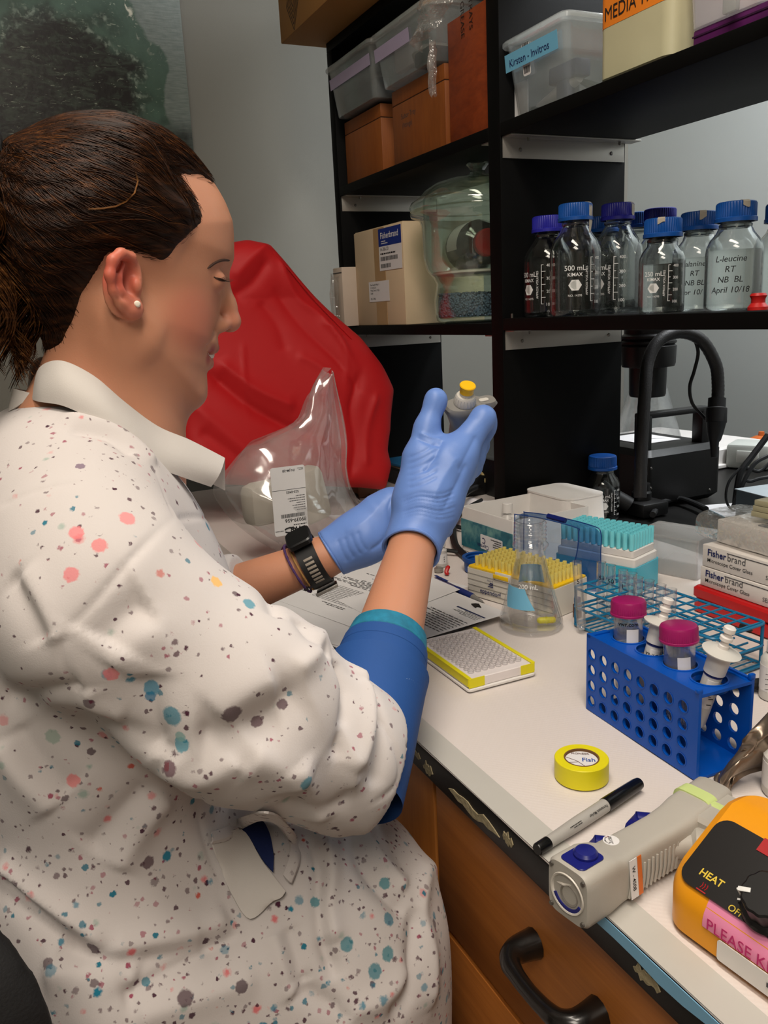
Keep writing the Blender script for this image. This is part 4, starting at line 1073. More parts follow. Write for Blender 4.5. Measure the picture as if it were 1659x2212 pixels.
for i in range(0, 2*NX+1): wire([(Lr*i/(2*NX), 0, 0.003), (Lr*i/(2*NX), Wr, 0.003)], 'floor_wire', 0.0010)
for x, y in ((0, 0), (Lr, 0), (0, Wr), (Lr, Wr)): wire([(x, y, 0.001), (x, y, HR+0.001)], 'post_wire', 0.0020)
TG = film('tube_glass', (220, 226, 226), haze=0.035, gloss=0.02, f0=0.09)
def test_tube(label, loc, lean=(0, 0), h=0.075, r=0.006, note=None):
    t = thing('test_tube', label, 'test tube', loc, rot=(lean[0], lean[1], 0), group='glass tubes in the wire rack')
    pr = [(0, 0)]+[(r*math.sin(a), r-r*math.cos(a)) for a in np.linspace(0.3, PI/2, 5)]+[(r, h-0.001), (r+0.0004, h), (r-0.0006, h), (r-0.0008, h-0.002)]+[((r-0.0009)*math.sin(a), r-(r-0.0009)*math.cos(a)) for a in np.linspace(PI/2, 0.3, 5)]+[(0, 0.001)]
    b = MB(); b.lathe(pr, 18); b.build('glass_wall', TG, t, ang=60)
    if note:
        fa = math.atan2(-loc[1], -loc[0]); text(note, INK, t, frame((r*math.cos(fa), r*math.sin(fa), h*0.70), (-math.sin(fa), math.cos(fa), 0), (0, 0, 1)), 0.008, 0.003, 'C', 'ink_mark')
    return t
zb_ = BT+0.0045
tops = [(1299, 1214, 'S1'), (1320, 1221, '50'), (1346, 1231, '1'), (1366, 1238, None), (1379, 1247, None), (1403, 1254, None), (1428, 1263, None), (1451, 1272, None)]
ord_ = ['first', 'second', 'third', 'fourth', 'fifth', 'sixth', 'seventh', 'last']
for k, (px, py, nt_) in enumerate(tops):
    p = onz(px, py, zb_+0.075)
    test_tube('%s glass test tube along the wire rack, counted from the flask' % ord_[k], (p.x, p.y, zb_), note=nt_)
p = onz(1257, 1362, BT+0.003); p2 = onz(1248, 1198, BT+0.095)
test_tube('longer glass test tube leaning at the left corner of the wire rack', (p.x, p.y, BT+0.003), lean=(0.05, -0.06), h=0.092, r=0.006, note='5')

# ---- blue tube rack
RB = mat('blue_rack_plastic', (3, 78, 176), 0.35, spec=0.3, var=0.04)
fl_, fr_ = onz(1266, 1530, BT), onz(1503, 1688, BT)
ex = fr_-fl_; Lk = ex.length; rz = math.atan2(ex.y, ex.x); Dk = 0.062; HK = 0.083
t = thing('tube_rack', 'royal blue plastic tube rack with rows of round holes', 'rack', (fl_.x, fl_.y, BT), rz)
th = 0.003
def holed(w_, h_, holes, r, seg=16, ext=0.01):
    bx = rbox(w_, th, h_); base_ = ([Vector(p)+Vector((w_/2, th/2, h_/2)) for p in bx[0]], bx[1])
    cv, cf = [], []
    for (x, z) in holes:
        v, f = lathe([(0, -ext), (r, -ext), (r, ext), (0, ext)], seg); o_ = len(cv)
        M1 = Matrix.Translation((x, th/2, z)) @ Matrix.Rotation(PI/2, 4, 'X'); cv += [M1 @ Vector(p) for p in v]; cf += [tuple(i+o_ for i in q) for q in f]
    return boolean(base_, (cv, cf))
hs = [(Lk*(0.055+0.118*i), HK*(0.145+0.205*j)) for i in range(8) for j in range(4)]
fg = holed(Lk, HK, hs, 0.0056)
def ringset(y, sgn):
    b = MB()
    for x, z in hs: b.lathe([(0.0056, 0), (0.0064, 0), (0.0066, 0.0004), (0.0056, 0.0004)], 16, Matrix.Translation((x, y, z)) @ Matrix.Rotation(sgn*PI/2, 4, 'X'))
    return b
b = MB(); b.add(*fg); b.build('front_panel', RB, t, ang=20)
o = ringset(0.0, 1).build('hole_rims', RB, t); o['kind'] = 'stuff'
b = MB(); b.add(*fg); b.v = [(x, y+Dk-th, z) for x, y, z in b.v]; b.build('rear_panel', RB, t, ang=20)
b = MB(); b.box((Lk/2, Dk/2, 0.0012), (Lk, Dk-2*th, 0.0024)); b.build('floor_panel', RB, t)
big = [0.17, 0.395, 0.635, 0.865]
bx = rbox(Lk, Dk-2*th, th); base_ = ([Vector(p)+Vector((Lk/2, Dk/2, HK-th/2-0.002)) for p in bx[0]], bx[1]); cv, cf = [], []
for k, u in enumerate(big):
    v, f = lathe([(0, -0.02), (0.0152, -0.02), (0.0152, 0.02), (0, 0.02)], 28); o_ = len(cv)
    cv += [Vector(p)+Vector((Lk*u, Dk*0.5, HK)) for p in v]; cf += [tuple(i+o_ for i in q) for q in f]
b = MB(); b.add(*boolean(base_, (cv, cf))); b.build('top_panel', RB, t, ang=20)
for u in big:
    b = MB(); b.lathe([(0.0152, -0.008), (0.0166, -0.008), (0.0168, 0.0006), (0.0152, 0.0008), (0.0152, -0.008)], 28, Matrix.Translation((Lk*u, Dk*0.5, HK-0.002))); b.build('collar', RB, t)
b = MB(); b.box((Lk-0.002, 0.0015, HK+0.001), (0.004, 0.006, 0.004), 0.001); b.build('corner_lug', RB, t)
b = MB(); b.box((Lk-0.002, Dk-0.0015, HK+0.001), (0.004, 0.006, 0.006), 0.001); b.build('corner_lug', RB, t)
b = MB(); b.box((Lk*0.02, 0.012, HK-0.002), (0.006, 0.024, 0.003)); b.build('corner_lug', RB, t)
Rk = Matrix.Rotation(rz, 3, 'Z')
def rackp(u, z, dy=0.5): return Vector((fl_.x, fl_.y, BT)) + Rk @ Vector((Lk*u, Dk*dy, z))
MAG = mat('magenta_cap', (150, 22, 92), 0.35)
PPT = film('centrifuge_tube_plastic', (214, 214, 210), haze=0.16, gloss=0.12, f0=0.06)
def falcon(label, u, lean, note=None, dz=0.0, roll=0.0):
    p = rackp(u, 0.004+dz)-Vector((math.sin(lean[1]), -math.sin(lean[0]), 0))*0.076; t = thing('centrifuge_tube', label, 'tube', p, rot=(lean[0], lean[1], roll), group='magenta capped tubes in the blue rack')
    b = MB(); b.lathe([(0, 0), (0.004, 0.001), (0.0135, 0.013), (0.0140, 0.016), (0.0142, 0.100), (0.0130, 0.100), (0.0128, 0.017), (0.003, 0.003), (0, 0.003)], 30); b.build('tube_wall', PPT, t)
    b = MB(); cap_mesh2(b, 0.0172, 0.090, 0.0155, 60); b.build('screw_cap', MAG, t)
    fa = math.atan2(-p.y, -p.x)-roll
    F = lambda a, z: frame((0.0143*math.cos(a), 0.0143*math.sin(a), z), (-math.sin(a), math.cos(a), 0), (0, 0, 1))
    b = MB(); b.add(*cyl_patch(0.0143, fa-0.1, fa+0.75, 0.062, 0.078, n=8)); b.build('paper_label', PAPER, t)
    if note: text(note, INK, t, F(fa, 0.0815), 0.0058, 0.02, 'C', bend=0.0145)
    return t
def cap_mesh2(b, r, z0, h, n):
    prof = [(0, z0+h), (r-0.0035, z0+h), (r-0.0012, z0+h-0.0008), (r, z0+h-0.003), (r, z0+0.0022), (r+0.0005, z0+0.0018), (r+0.0005, z0), (r-0.002, z0), (r-0.002, z0+h-0.002), (0, z0+h-0.002)]
    v, f = lathe(prof, n*2)
    for i, p in enumerate(v):
        rr = math.hypot(p[0], p[1])
        if abs(rr-r) < 1e-6 and p[2] < z0+h-0.002:
            k = round(math.atan2(p[1], p[0])/(PI/n)); s_ = 1-(0.00045/r if k % 2 else 0); v[i] = (p[0]*s_, p[1]*s_, p[2])
    b.add(v, f)
falcon('magenta capped tube with printed lettering, nearest the flask in the blue rack', 0.165, (-0.03, -0.05), 'vwr.com', dz=0.012)
falcon('magenta capped tube with blank label, third place of the blue rack', 0.625, (0.02, -0.06), dz=0.010)
MILK = mat('milky_polypropylene', (222, 220, 214), 0.4, trans=0.15)
def dispenser_tip(label, u, lean, txt):
    p = rackp(u, 0.006)-Vector((math.sin(lean[1]), -math.sin(lean[0]), 0))*0.074; t = thing('dispenser_tip', label, 'dispenser tip', p, rot=lean, group='white dispenser tips in the blue rack')
    b = MB(); b.lathe([(0, 0), (0.0015, 0), (0.0022, 0.02), (0.008, 0.034), (0.0082, 0.085), (0.0095, 0.0855), (0.0100, 0.104), (0, 0.104)], 26); b.build('barrel', MILK, t)
    b = MB(); b.lathe([(0, 0.104), (0.0102, 0.104), (0.0165, 0.1055), (0.0168, 0.1065), (0.0100, 0.1085), (0.006, 0.110), (0, 0.110)], 30); b.build('flange', MILK, t)
    b = MB(); b.lathe([(0, 0.109), (0.0045, 0.109), (0.0045, 0.113), (0.0035, 0.114), (0.0035, 0.117), (0.0055, 0.118), (0.0055, 0.121), (0.0035, 0.122), (0.0035, 0.125), (0.0052, 0.126), (0.0052, 0.130), (0.004, 0.131), (0, 0.131)], 20); b.build('plunger', WHITE, t)
    b = MB(); b.lathe([(0.0083, 0.083), (0.0086, 0.083), (0.0086, 0.085), (0.0083, 0.085)], 26); b.build('blue_band', NAVY, t)
    fa = math.atan2(-p.y, -p.x)
    F = lambda a, z: frame((0.0083*math.cos(a), 0.0083*math.sin(a), z), (-math.sin(a), math.cos(a), 0), (0, 0, 1))
    b = MB(); b.add(*cyl_patch(0.0084, fa-0.5, fa+0.7, 0.052, 0.080, n=8)); b.build('paper_label', PAPER, t)
    for k, s_ in enumerate(txt): text(s_, NAVY if k else INK, t, F(fa, 0.072-0.008*k), 0.006, 0.004, 'C', 'handwriting', bend=0.0086)
    arc_lines(0.0085, [(fa+0.2, fa+0.7, 0.068-0.006*k, 0.0687-0.006*k) for k in range(3)]).build('graduations', INK, t)
    return t
dispenser_tip('white dispenser tip leaning between the two magenta caps', 0.40, (-0.22, 0.10, 0), ['YNICH', 'Poten'])
dispenser_tip('white dispenser tip leaning out of the open end of the blue rack', 0.875, (-0.13, 0.22, 0), ['5', 'mL'])

# ---- microplate
c = (onz(1022, 1498, BT)+onz(1030, 1372, BT))/2
a_, e_ = onz(1022, 1498, BT), onz(905, 1408, BT); rz = math.atan2((a_-e_).y, (a_-e_).x); c = Vector((-0.793, 0.474, BT))
t = thing('microplate', 'clear ninety six well plate taped in yellow on a white tray', 'well plate', c, rz+0.02)
W_, D_ = 0.128, 0.086
b = MB(); b.add(*vbox(W_+0.004, D_+0.003, 0.004, 0.004, 4, 0.001)); b.build('tray', WHITE, t)
WELLP = film('plate_polystyrene', (230, 224, 224), haze=0.20, gloss=0.08, f0=0.08)
b = MB(); b.add(*vbox(W_, D_, 0.011, 0.005, 4, 0.0008)); b.v = [(x, y, z+0.004) for x, y, z in b.v]; b.build('plate_body', mat('plate_white', (228, 220, 218), 0.35), t)
b = MB(); b.lathe([(0.0031, 0), (0.0038, 0), (0.0038, 0.0026), (0.0031, 0.0026), (0.0029, -0.004), (0, -0.0045)], 14); wm = b.mesh('well'); wm.materials.append(WELLP)
for i in range(12):
    for j in range(8):
        o = bpy.data.objects.new('well', wm); link(o, t); o.location = ((i-5.5)*0.00895, (j-3.5)*0.00895, 0.0152)
YT = mat('yellow_tape', (226, 214, 20), 0.45)
for s_ in (-1, 1):
    b = MB(); b.box((0, s_*(D_/2-0.0012), 0.0158), (W_*1.0, 0.005, 0.0006)); b.box((0, s_*(D_/2+0.0004), 0.011), (W_*1.0, 0.0008, 0.0095)); b.build('yellow_tape', YT, t)
b = MB(); b.box((W_/2+0.0004, -D_/2+0.010, 0.010), (0.0008, 0.020, 0.011)); b.build('yellow_tape', YT, t)
b = MB(); b.box((W_/2+0.0004, D_/2-0.009, 0.010), (0.0008, 0.018, 0.011)); b.build('yellow_tape', YT, t)

# ---- roll of yellow tape
p = onz(1256, 1677, BT)
t = thing('tape_roll', 'roll of bright yellow labelling tape lying flat on the bench', 'tape', (p.x, p.y, BT), 0.35)
b = MB(); b.lathe([(0.0155, 0.0002), (0.0232, 0), (0.0236, 0.0005), (0.0236, 0.0180), (0.0231, 0.0186), (0.0155, 0.0186), (0.0155, 0.0002)], 56); b.build('tape_winding', YT, t)
b = MB(); b.lathe([(0.0142, 0.0002), (0.0155, 0.0002), (0.0155, 0.0187), (0.0142, 0.0187), (0.0142, 0.0002)], 40); b.build('card_core', CARDIN, t)
b = MB(); b.lathe([(0, 0.0160), (0.0141, 0.0160), (0.0141, 0.0166), (0, 0.0166)], 40); b.build('core_label', PAPER, t)
Mt = Matrix.Translation((0, 0, 0.0167)) @ Matrix.Rotation(0.62, 4, 'Z')
text('Fish', mat('print_blue', (24, 70, 160), 0.6), t, Mt @ Matrix.Translation((0.0005, -0.0035, 0)), 0.0085, 0.01, sx=0.9)
text('PIONEER', mat('print_brown', (90, 50, 40), 0.6), t, Mt @ Matrix.Translation((-0.0005, 0.0082, 0)), 0.004, 0.006, 'C')
b = MB(); b.tube([Mt @ Vector(q) for q in ((-0.013, 0.003, 0), (-0.004, -0.003, 0), (0.002, -0.011, 0))], 0.00025, 5); b.tube([Mt @ Vector(q) for q in ((-0.012, -0.006, 0), (-0.003, -0.0045, 0))], 0.00025, 5); o = b.build('brown_line', MATS['print_brown'], t); o['kind'] = 'stuff'

# ---- black marker pen
a_, e_ = onz(1160, 1836, BT+0.006), onz(1381, 1692, BT+0.006); ax = (e_-a_); Lm = ax.length; rz = math.atan2(ax.y, ax.x)
t = thing('marker_pen', 'grey marker pen with black cap lying beside the yellow tape', 'marker', (a_.x, a_.y, BT), rz)
MX = Matrix.Translation((0, 0, 0.0062)) @ Matrix.Rotation(PI/2, 4, 'Y')
s_ = Lm/0.137
b = MB(); b.lathe([(0, 0), (0.0042, 0), (0.0048, 0.001), (0.0050, 0.013*s_), (0, 0.013*s_)], 22, MX); b.build('end_plug', mat('gloss_black', (12, 12, 12), 0.25), t)
b = MB(); b.lathe([(0, 0.013*s_), (0.0046, 0.013*s_), (0.0056, 0.05*s_), (0.0057, 0.088*s_), (0, 0.088*s_)], 22, MX); b.build('barrel', mat('marker_grey', (170, 166, 160), 0.4), t)
b = MB(); b.lathe([(0, 0.087*s_), (0.0061, 0.087*s_), (0.0062, 0.09*s_), (0.0056, 0.132*s_), (0.0050, 0.1365*s_), (0, 0.137*s_)], 22, MX); b.build('cap', MATS['gloss_black'], t)
Fm = frame((0.075*s_, -0.0032, 0.0062+0.0047), (-1, 0, 0), (0, -0.6, -0.8)) 
Fm = Matrix.Translation((0, 0, 0.0062)) @ Matrix.Rotation(0.9, 4, 'X') @ Matrix.Translation((0, 0, 0.0058)) @ Matrix.Rotation(PI, 4, 'Z')
text('Permanent Marker', INK, t, Fm @ Matrix.Translation((-0.084*s_, -0.0012, 0)), 0.0034, 0.004, name='lettering', sx=0.9)
fine_print(INK, t, Fm @ Matrix.Translation((-0.050*s_, -0.0018, 0)), 0.016, 0.003, 2, th=0.4)

# ---- ball pen
a_, e_ = onz(940, 1254, BT+0.005), onz(1047, 1306, BT+0.005); ax = e_-a_; Lp = ax.length; rz = math.atan2(ax.y, ax.x)
t = thing('ball_pen', 'clear ball pen with navy grip lying by the papers', 'pen', (a_.x, a_.y, BT+0.0016), rz)
MX = Matrix.Translation((0, 0, 0.0055)) @ Matrix.Rotation(PI/2, 4, 'Y')
b = MB(); b.lathe([(0, 0), (0.003, 0), (0.0034, 0.004), (0.0048, 0.005), (0.0050, 0.42*Lp), (0, 0.42*Lp)], 18, MX); b.build('barrel', mat('smoky_clear', (96, 90, 130), 0.15, trans=0.4), t)
b = MB(); b.lathe([(0, 0.42*Lp), (0.0050, 0.42*Lp), (0.0056, 0.5*Lp), (0.0058, 0.76*Lp), (0.0050, 0.78*Lp), (0, 0.78*Lp)], 18, MX); b.build('grip', mat('navy_grip', (26, 44, 110), 0.5), t)
b = MB(); b.lathe([(0, 0.78*Lp), (0.0050, 0.78*Lp), (0.0022, 0.95*Lp), (0.0010, 0.97*Lp), (0.0004, Lp), (0, Lp)], 18, MX); b.build('tip_cone', mat('clear_tip', (190, 186, 180), 0.1, trans=0.6), t)
b = MB(); b.box((0.14*Lp, 0, 0.0118), (0.26*Lp, 0.004, 0.0012), 0.0004); b.build('clip', MATS['navy_grip'], t)

# ---- papers
t = thing('notebook', 'dark covered notebook lying under the papers by the sleeve', 'notebook', (-1.02, 0.425, BT), 0.28)
b = MB(); b.box((0, 0, 0.0035), (0.30, 0.215, 0.007), 0.001); b.build('cover', mat('dark_cover', (30, 34, 44), 0.5), t)
b = MB(); b.box((0.0, 0, 0.0075), (0.295, 0.21, 0.001)); b.build('pages', PAPER, t)
zp = BT+0.0086
def paper(label, cx, cy, rz, z, w_=0.279, d_=0.216, seed=0, curl=0.0):
    t = thing('paper_sheet', label, 'paper', (cx, cy, z), rz, 'printed sheets on the bench')
    rows = [[(w_*(i/12-0.5), d_*(j/8-0.5), curl*((i/12)**3)*(0.3+j/8)+0.0003) for i in range(13)] for j in range(9)]
    b = MB(); b.add(*sheet(rows, -0.0003)); b.build('sheet', PAPER, t); return t
def doc(t, w_, d_, table=True, seed=0):
    # text runs along -y (read from the bench side), upside down for the camera
    F = Matrix.Translation((w_*0.46, d_*0.42, 0.0010)) @ Matrix.Rotation(PI, 4, 'Z')
    fine_print(INKGREY, t, F @ Matrix.Translation((0.01, 0.03, 0)), 0.15, 0.022, 5, th=0.3, seed=seed)
    fine_print(INKGREY, t, F @ Matrix.Translation((0.01, 0.058, 0)), 0.20, 0.03, 7, th=0.3, seed=seed+1)
    if table:
        b = MB()
        for k in range(13): b.box((0.10, 0.098+k*0.0045, 0), (0.09, 0.0004, 0.0001), M=F)
        for k in range(13): b.box((0.055+k*0.0075, 0.125, 0), (0.0004, 0.054, 0.0001), M=F)
        o = b.build('printed_table', INKGREY, t, smooth=False); o['kind'] = 'stuff'
        fine_print(INK, t, F @ Matrix.Translation((0.06, 0.158, 0)), 0.06, 0.008, 2, th=0.3, seed=seed)
    fine_print(INKGREY, t, F @ Matrix.Translation((0.16, 0.10, 0)), 0.05, 0.05, 8, th=0.28, seed=seed+3)
tp = paper('printed sheet with a small table, under the watch wrist', -1.11, 0.455, 0.30, zp+0.0005, curl=0.002); doc(tp, 0.279, 0.216)
tp = paper('printed sheet with a boxed heading, corner next to the pen', -0.975, 0.500, 0.12, zp+0.0014, 0.20, 0.150, curl=0.001)
F = Matrix.Translation((0.094, 0.068, 0.0012)) @ Matrix.Rotation(PI, 4, 'Z')
b = MB(); b.box((0.03, 0.028, 0), (0.06, 0.003, 0.0002), M=F); b.build('heading_bar', mat('print_navy', (34, 44, 84), 0.7), tp, smooth=False)
fine_print(INKGREY, tp, F @ Matrix.Translation((0.002, 0.030, 0)), 0.056, 0.014, 4, th=0.3); fine_print(INKGREY, tp, F @ Matrix.Translation((0.0, 0.055, 0)), 0.10, 0.05, 9, th=0.28)
tp = paper('printed sheet fanned out beneath the others beside the coat sleeve', -1.04, 0.405, 0.48, zp+0.0001, curl=0.0)
b = MB()
for k in range(7):
    P = [(0.10-0.004*k+0.02*math.sin(u*3), -0.07+u*0.15+0.004*k, 0.0008) for u in np.linspace(0, 1, 14)]; b.tube(P, 0.0002, 4)
o = b.build('graph_curves', INKGREY, tp); o['kind'] = 'stuff'
p = onz(1030, 1322, BT+0.002)
b = MB(); b.prism([(0, 0), (0.016, -0.003), (0.013, 0.002), (0.02, 0.004), (0.006, 0.009), (0.002, 0.006)], 0, 0.001, Matrix.Translation((p.x-0.008, p.y-0.004, zp+0.003))); o = b.build('foil_scrap', INK); tag(o, 'tiny black scrap lying under the pen tip', 'scrap')

# ---- pipette controller lying on its side
GREYP = mat('warm_grey_plastic', (176, 171, 162), 0.45, var=0.03, bump=0.04, bscale=900)
BLUEB = mat('navy_button', (22, 28, 112), 0.35)
n0, n1 = onz(1226, 1922, BT+0.024), onz(1545, 1728, BT+0.024)
ax = n1-n0; rz = math.atan2(ax.y, ax.x); La = math.hypot(ax.x, ax.y)
t = thing('pipette_controller', 'grey handheld pipette controller with navy buttons lying on the bench edge', 'pipette controller', (n0.x, n0.y, BT), rz)
t.scale = (La/0.209,)*3
def rail(sections, nm, m, seg=20, p=3.2):
    """loft of super-elliptic sections (x, yc, zc, half y, half z)"""
    b = MB(); V = []; n = seg
    for x, yc, zc, hy, hz in sections:
        for k in range(n):
            a = 2*PI*k/n; c_, s_ = math.cos(a), math.sin(a)
            V.append((x, yc+hy*math.copysign(abs(c_)**(2/p), c_), zc+hz*math.copysign(abs(s_)**(2/p), s_)))
    F = [(i*n+k, i*n+(k+1) % n, (i+1)*n+(k+1) % n, (i+1)*n+k) for i in range(len(sections)-1) for k in range(n)]
    F += [tuple(range(n))[::-1], tuple((len(sections)-1)*n+k for k in range(n))]
    b.add(V, F); return b.build(nm, m, t)
rail([(0.0, 0, 0.0265, 0.0215, 0.0250), (0.003, 0, 0.0265, 0.0235, 0.0262), (0.030, 0.0, 0.0265, 0.0232, 0.0262), (0.043, -0.001, 0.0255, 0.0205, 0.0245), (0.050, -0.002, 0.0245, 0.0190, 0.0225), (0.09, -0.002, 0.0240, 0.0180, 0.0220), (0.12, -0.003, 0.0240, 0.0185, 0.0220), (0.140, -0.004, 0.0250, 0.0200, 0.0230), (0.155, -0.003, 0.0262, 0.0205, 0.0245), (0.205, 0.0, 0.0265, 0.0200, 0.0250), (0.209, 0.0, 0.0265, 0.0185, 0.0235)], 'body_shell', GREYP, 40, 5.0)
b = MB(); b.add(*vbox(0.058, 0.058, 0.046, 0.010, 5, 0.004)); b.v = [(x+0.176, y-0.030, z+0.002) for x, y, z in b.v]; b.build('battery_housing', GREYP, t)
b = MB(); b.tube(spline([(0.120, -0.010, 0.024), (0.140, -0.026, 0.024), (0.150, -0.050, 0.024), (0.152, -0.075, 0.023)], 6), [0.012]*6+[0.0165]*6+[0.0185]*7, 16); b.build('handle', GREYP, t)
Fn = frame((-0.0006, 0, 0.0265), (0, -1, 0), (0, 0, 1))
b = MB(); b.lathe([(0.0165, 0), (0.0185, 0), (0.0180, 0.0012), (0.0165, 0.0008), (0.0150, -0.002), (0.0135, -0.012), (0, -0.012)], 32, Fn); b.build('nozzle_socket', mat('ivory_socket', (206, 200, 190), 0.35), t)
b = MB(); b.lathe([(0.0070, 0.0), (0.0095, 0.0012), (0.0095, -0.010), (0.0068, -0.010)], 24, Fn @ Matrix.Translation((0.002, -0.001, -0.001))); b.build('nozzle_ring', STEEL, t)
b = MB(); b.add(*cyl_patch(0.0135, PI*1.12, PI*1.88, -0.012, 0.0005, -0.004, 10)); b.v = [tuple(Fn @ Vector(q)) for q in b.v]; b.build('nozzle_clip', BLUEB, t)
b = MB(); b.tube([Fn @ Vector(q) for q in ((-0.012, 0.004, -0.002), (-0.004, 0.006, -0.001), (0.004, 0.010, -0.002))], 0.0016, 8); b.build('nozzle_spring', MATS['ivory_socket'], t)
for sy_ in (-1, 1):
    for sz_ in (-1, 1):
        b = MB(); b.lathe([(0, 0.0016), (0.0020, 0.0014), (0.0022, 0), (0, 0)], 12, Fn @ Matrix.Translation((sy_*0.0175, sz_*0.0195, 0.0))); b.build('screw', SCREW, t)
b = MB(); b.add(*vbox(0.030, 0.026, 0.0016, 0.005, 5, 0.0005)); b.v = [(x+0.018, y, z+0.0522) for x, y, z in b.v]; b.build('button_plate', BLUEB, t)
b = MB(); b.lathe([(0.0105, 0), (0.0105, 0.003), (0.0085, 0.0055), (0.004, 0.0066), (0, 0.0068)], 28, Matrix.Translation((0.022, 0.0, 0.0530))); b.build('button', BLUEB, t)
for x in (0.068, 0.128):
    b = MB(); b.tube([(x, 0.0145, 0.016), (x+0.004, 0.036, 0.014), (x+0.014, 0.040, 0.014), (x+0.028, 0.0145, 0.016)], [0.011, 0.0095, 0.0095, 0.011], 14); b.build('trigger', BLUEB, t)
for k in range(12):
    b = MB(); x = 0.054+k*0.0058
    b.tube([(x, -0.0212, 0.008), (x+0.001, -0.0222, 0.020), (x+0.003, -0.0208, 0.034)], 0.0012, 6); b.build('grip_rib', GREYP, t)
LIM = mat('lime_tape', (196, 214, 138), 0.6)
rail([(0.170, 0.0, 0.0266, 0.0209, 0.0257), (0.184, 0.0, 0.0266, 0.0207, 0.0257)], 'lime_tape', LIM, 40, 5.0)
b = MB(); v, f = vbox(0.014, 0.050, 0.0485, 0.004, 4, 0.004); b.add([(x+0.177, y-0.0375, z+0.0008) for x, y, z in v], f); b.build('lime_tape', LIM, t)
M_ = frame((0.052, -0.0213, 0.0445), (0, -0.35, -1), (1, 0, 0))
M_ = frame((0.0535, -0.0195, 0.0440), (0, -0.10, -1), (1, 0, 0))
b = MB(); b.box((0.018, 0.005, 0.0012), (0.036, 0.010, 0.0006), M=M_); b.build('white_sticker', PAPER, t)
b = MB(); b.box((0.018, 0.0125, 0.0012), (0.036, 0.006, 0.0006), M=M_); b.build('orange_sticker', mat('orange_sticker', (214, 112, 46), 0.5), t)
text('W - 4508', INK, t, M_ @ Matrix.Translation((0.006, 0.0025, 0.0016)), 0.0058, 0.01, sx=1.0)
Ms = Matrix.Translation((0.062, 0.006, 0.0464)) 
b = MB(); b.lathe([(0, 0.0004), (0.0072, 0.0004), (0.0072, 0), (0, 0)], 26, Ms); b.build('round_sticker', PAPER, t)
text('21/50', INK, t, Ms @ Matrix.Rotation(0.9, 4, 'Z') @ Matrix.Translation((0, -0.001, 0.0005)), 0.0045, 0.004, 'C', 'ink_mark', shear=0.3)
for k, s_ in enumerate('EXAMINED'):
    a = 2.6-0.33*k; text(s_, mat('print_red', (170, 60, 70), 0.6) if k > 5 else INK, t, Ms @ Matrix.Rotation(a-PI/2+0.9, 4, 'Z') @ Matrix.Translation((0, 0.0046, 0.0005)), 0.0022, 0.006, 'C', 'sticker_print')

# ---- yellow hot plate
AMBER = mat('amber_enamel', (230, 152, 18), 0.35, var=0.03)
f0_, f1_ = onz(1457, 2003, BT), onz(1659, 2152, BT)
ax = f1_-f0_; rz = math.atan2(ax.y, ax.x)
f0_ = f0_+Vector((-0.010, -0.004, 0))
t = thing('hot_plate', 'yellow hot plate stirrer with black control panel and pink tape', 'hot plate', (f0_.x, f0_.y, BT), rz)
H0, H1, WH, DH, DB = 0.034, 0.071, 0.20, 0.060, 0.092
def topz(y): return min(H0+(H1-H0)*y/DH, H1)
def outline(ins, rc=0.020, n=7):
    P = []
    for cx, cy, a0 in ((WH-rc, DB-rc, 0), (rc, DB-rc, 90), (rc, rc, 180), (WH-rc, rc, 270)):
        P += [(cx+(rc-ins)*math.cos(math.radians(a0+90*i/n)), cy+(rc-ins)*math.sin(math.radians(a0+90*i/n))) for i in range(n+1)]
    # extra points along the sides so that the top can bend
    out_ = []
    for i, p in enumerate(P):
        q = P[(i+1) % len(P)]; k = max(1, int(math.hypot(q[0]-p[0], q[1]-p[1])/0.008)); out_ += [(p[0]+(q[0]-p[0])*j/k, p[1]+(q[1]-p[1])*j/k) for j in range(k)]
    return out_
base_o = outline(0.0); n = len(base_o); V = []
rings = ((0.004, 0.0, 0), (0.0, 0.004, 0), (0.0, -0.010, 1), (0.0025, -0.0035, 1), (0.008, 0.0, 1))
for ins, dz, tp in rings:
    for x, y in base_o:
        cx = min(max(x, 0.020), WH-0.020); cy = min(max(y, 0.020), DB-0.020); dx, dy = x-cx, y-cy; r = math.hypot(dx, dy) or 1
        xi, yi = cx+dx*(r-ins)/r, cy+dy*(r-ins)/r
        V.append((xi, yi, topz(yi)+dz if tp else dz))
F = [(r_*n+i, r_*n+(i+1) % n, (r_+1)*n+(i+1) % n, (r_+1)*n+i) for r_ in range(len(rings)-1) for i in range(n)]+[tuple(range(n))[::-1]]
b = MB(); b.add(V, F); b.build('housing', AMBER, t)
b = MB(); L4 = [(x, y, z) for x, y, z in V[4*n:]]
fr_i = [p for p in L4 if p[1] <= DH]; bk_i = [p for p in L4 if p[1] > DH]
xs0, xs1 = 0.008, WH-0.008
b.add([(xs0, 0.020, topz(0.02)), (xs1, 0.020, topz(0.02)), (xs1, DH, H1), (xs0, DH, H1), (xs0, DB-0.02, H1), (xs1, DB-0.02, H1), (0.020, 0.008, topz(0.008)), (WH-0.020, 0.008, topz(0.008)), (0.020, DB-0.008, H1), (WH-0.020, DB-0.008, H1), (0.020, 0.020, topz(0.02)), (WH-0.020, 0.020, topz(0.02)), (0.020, DB-0.02, H1), (WH-0.020, DB-0.02, H1)], [(0, 10, 11, 1, 2, 3), (3, 2, 5, 13, 12, 4), (6, 7, 11, 10), (12, 13, 9, 8)])
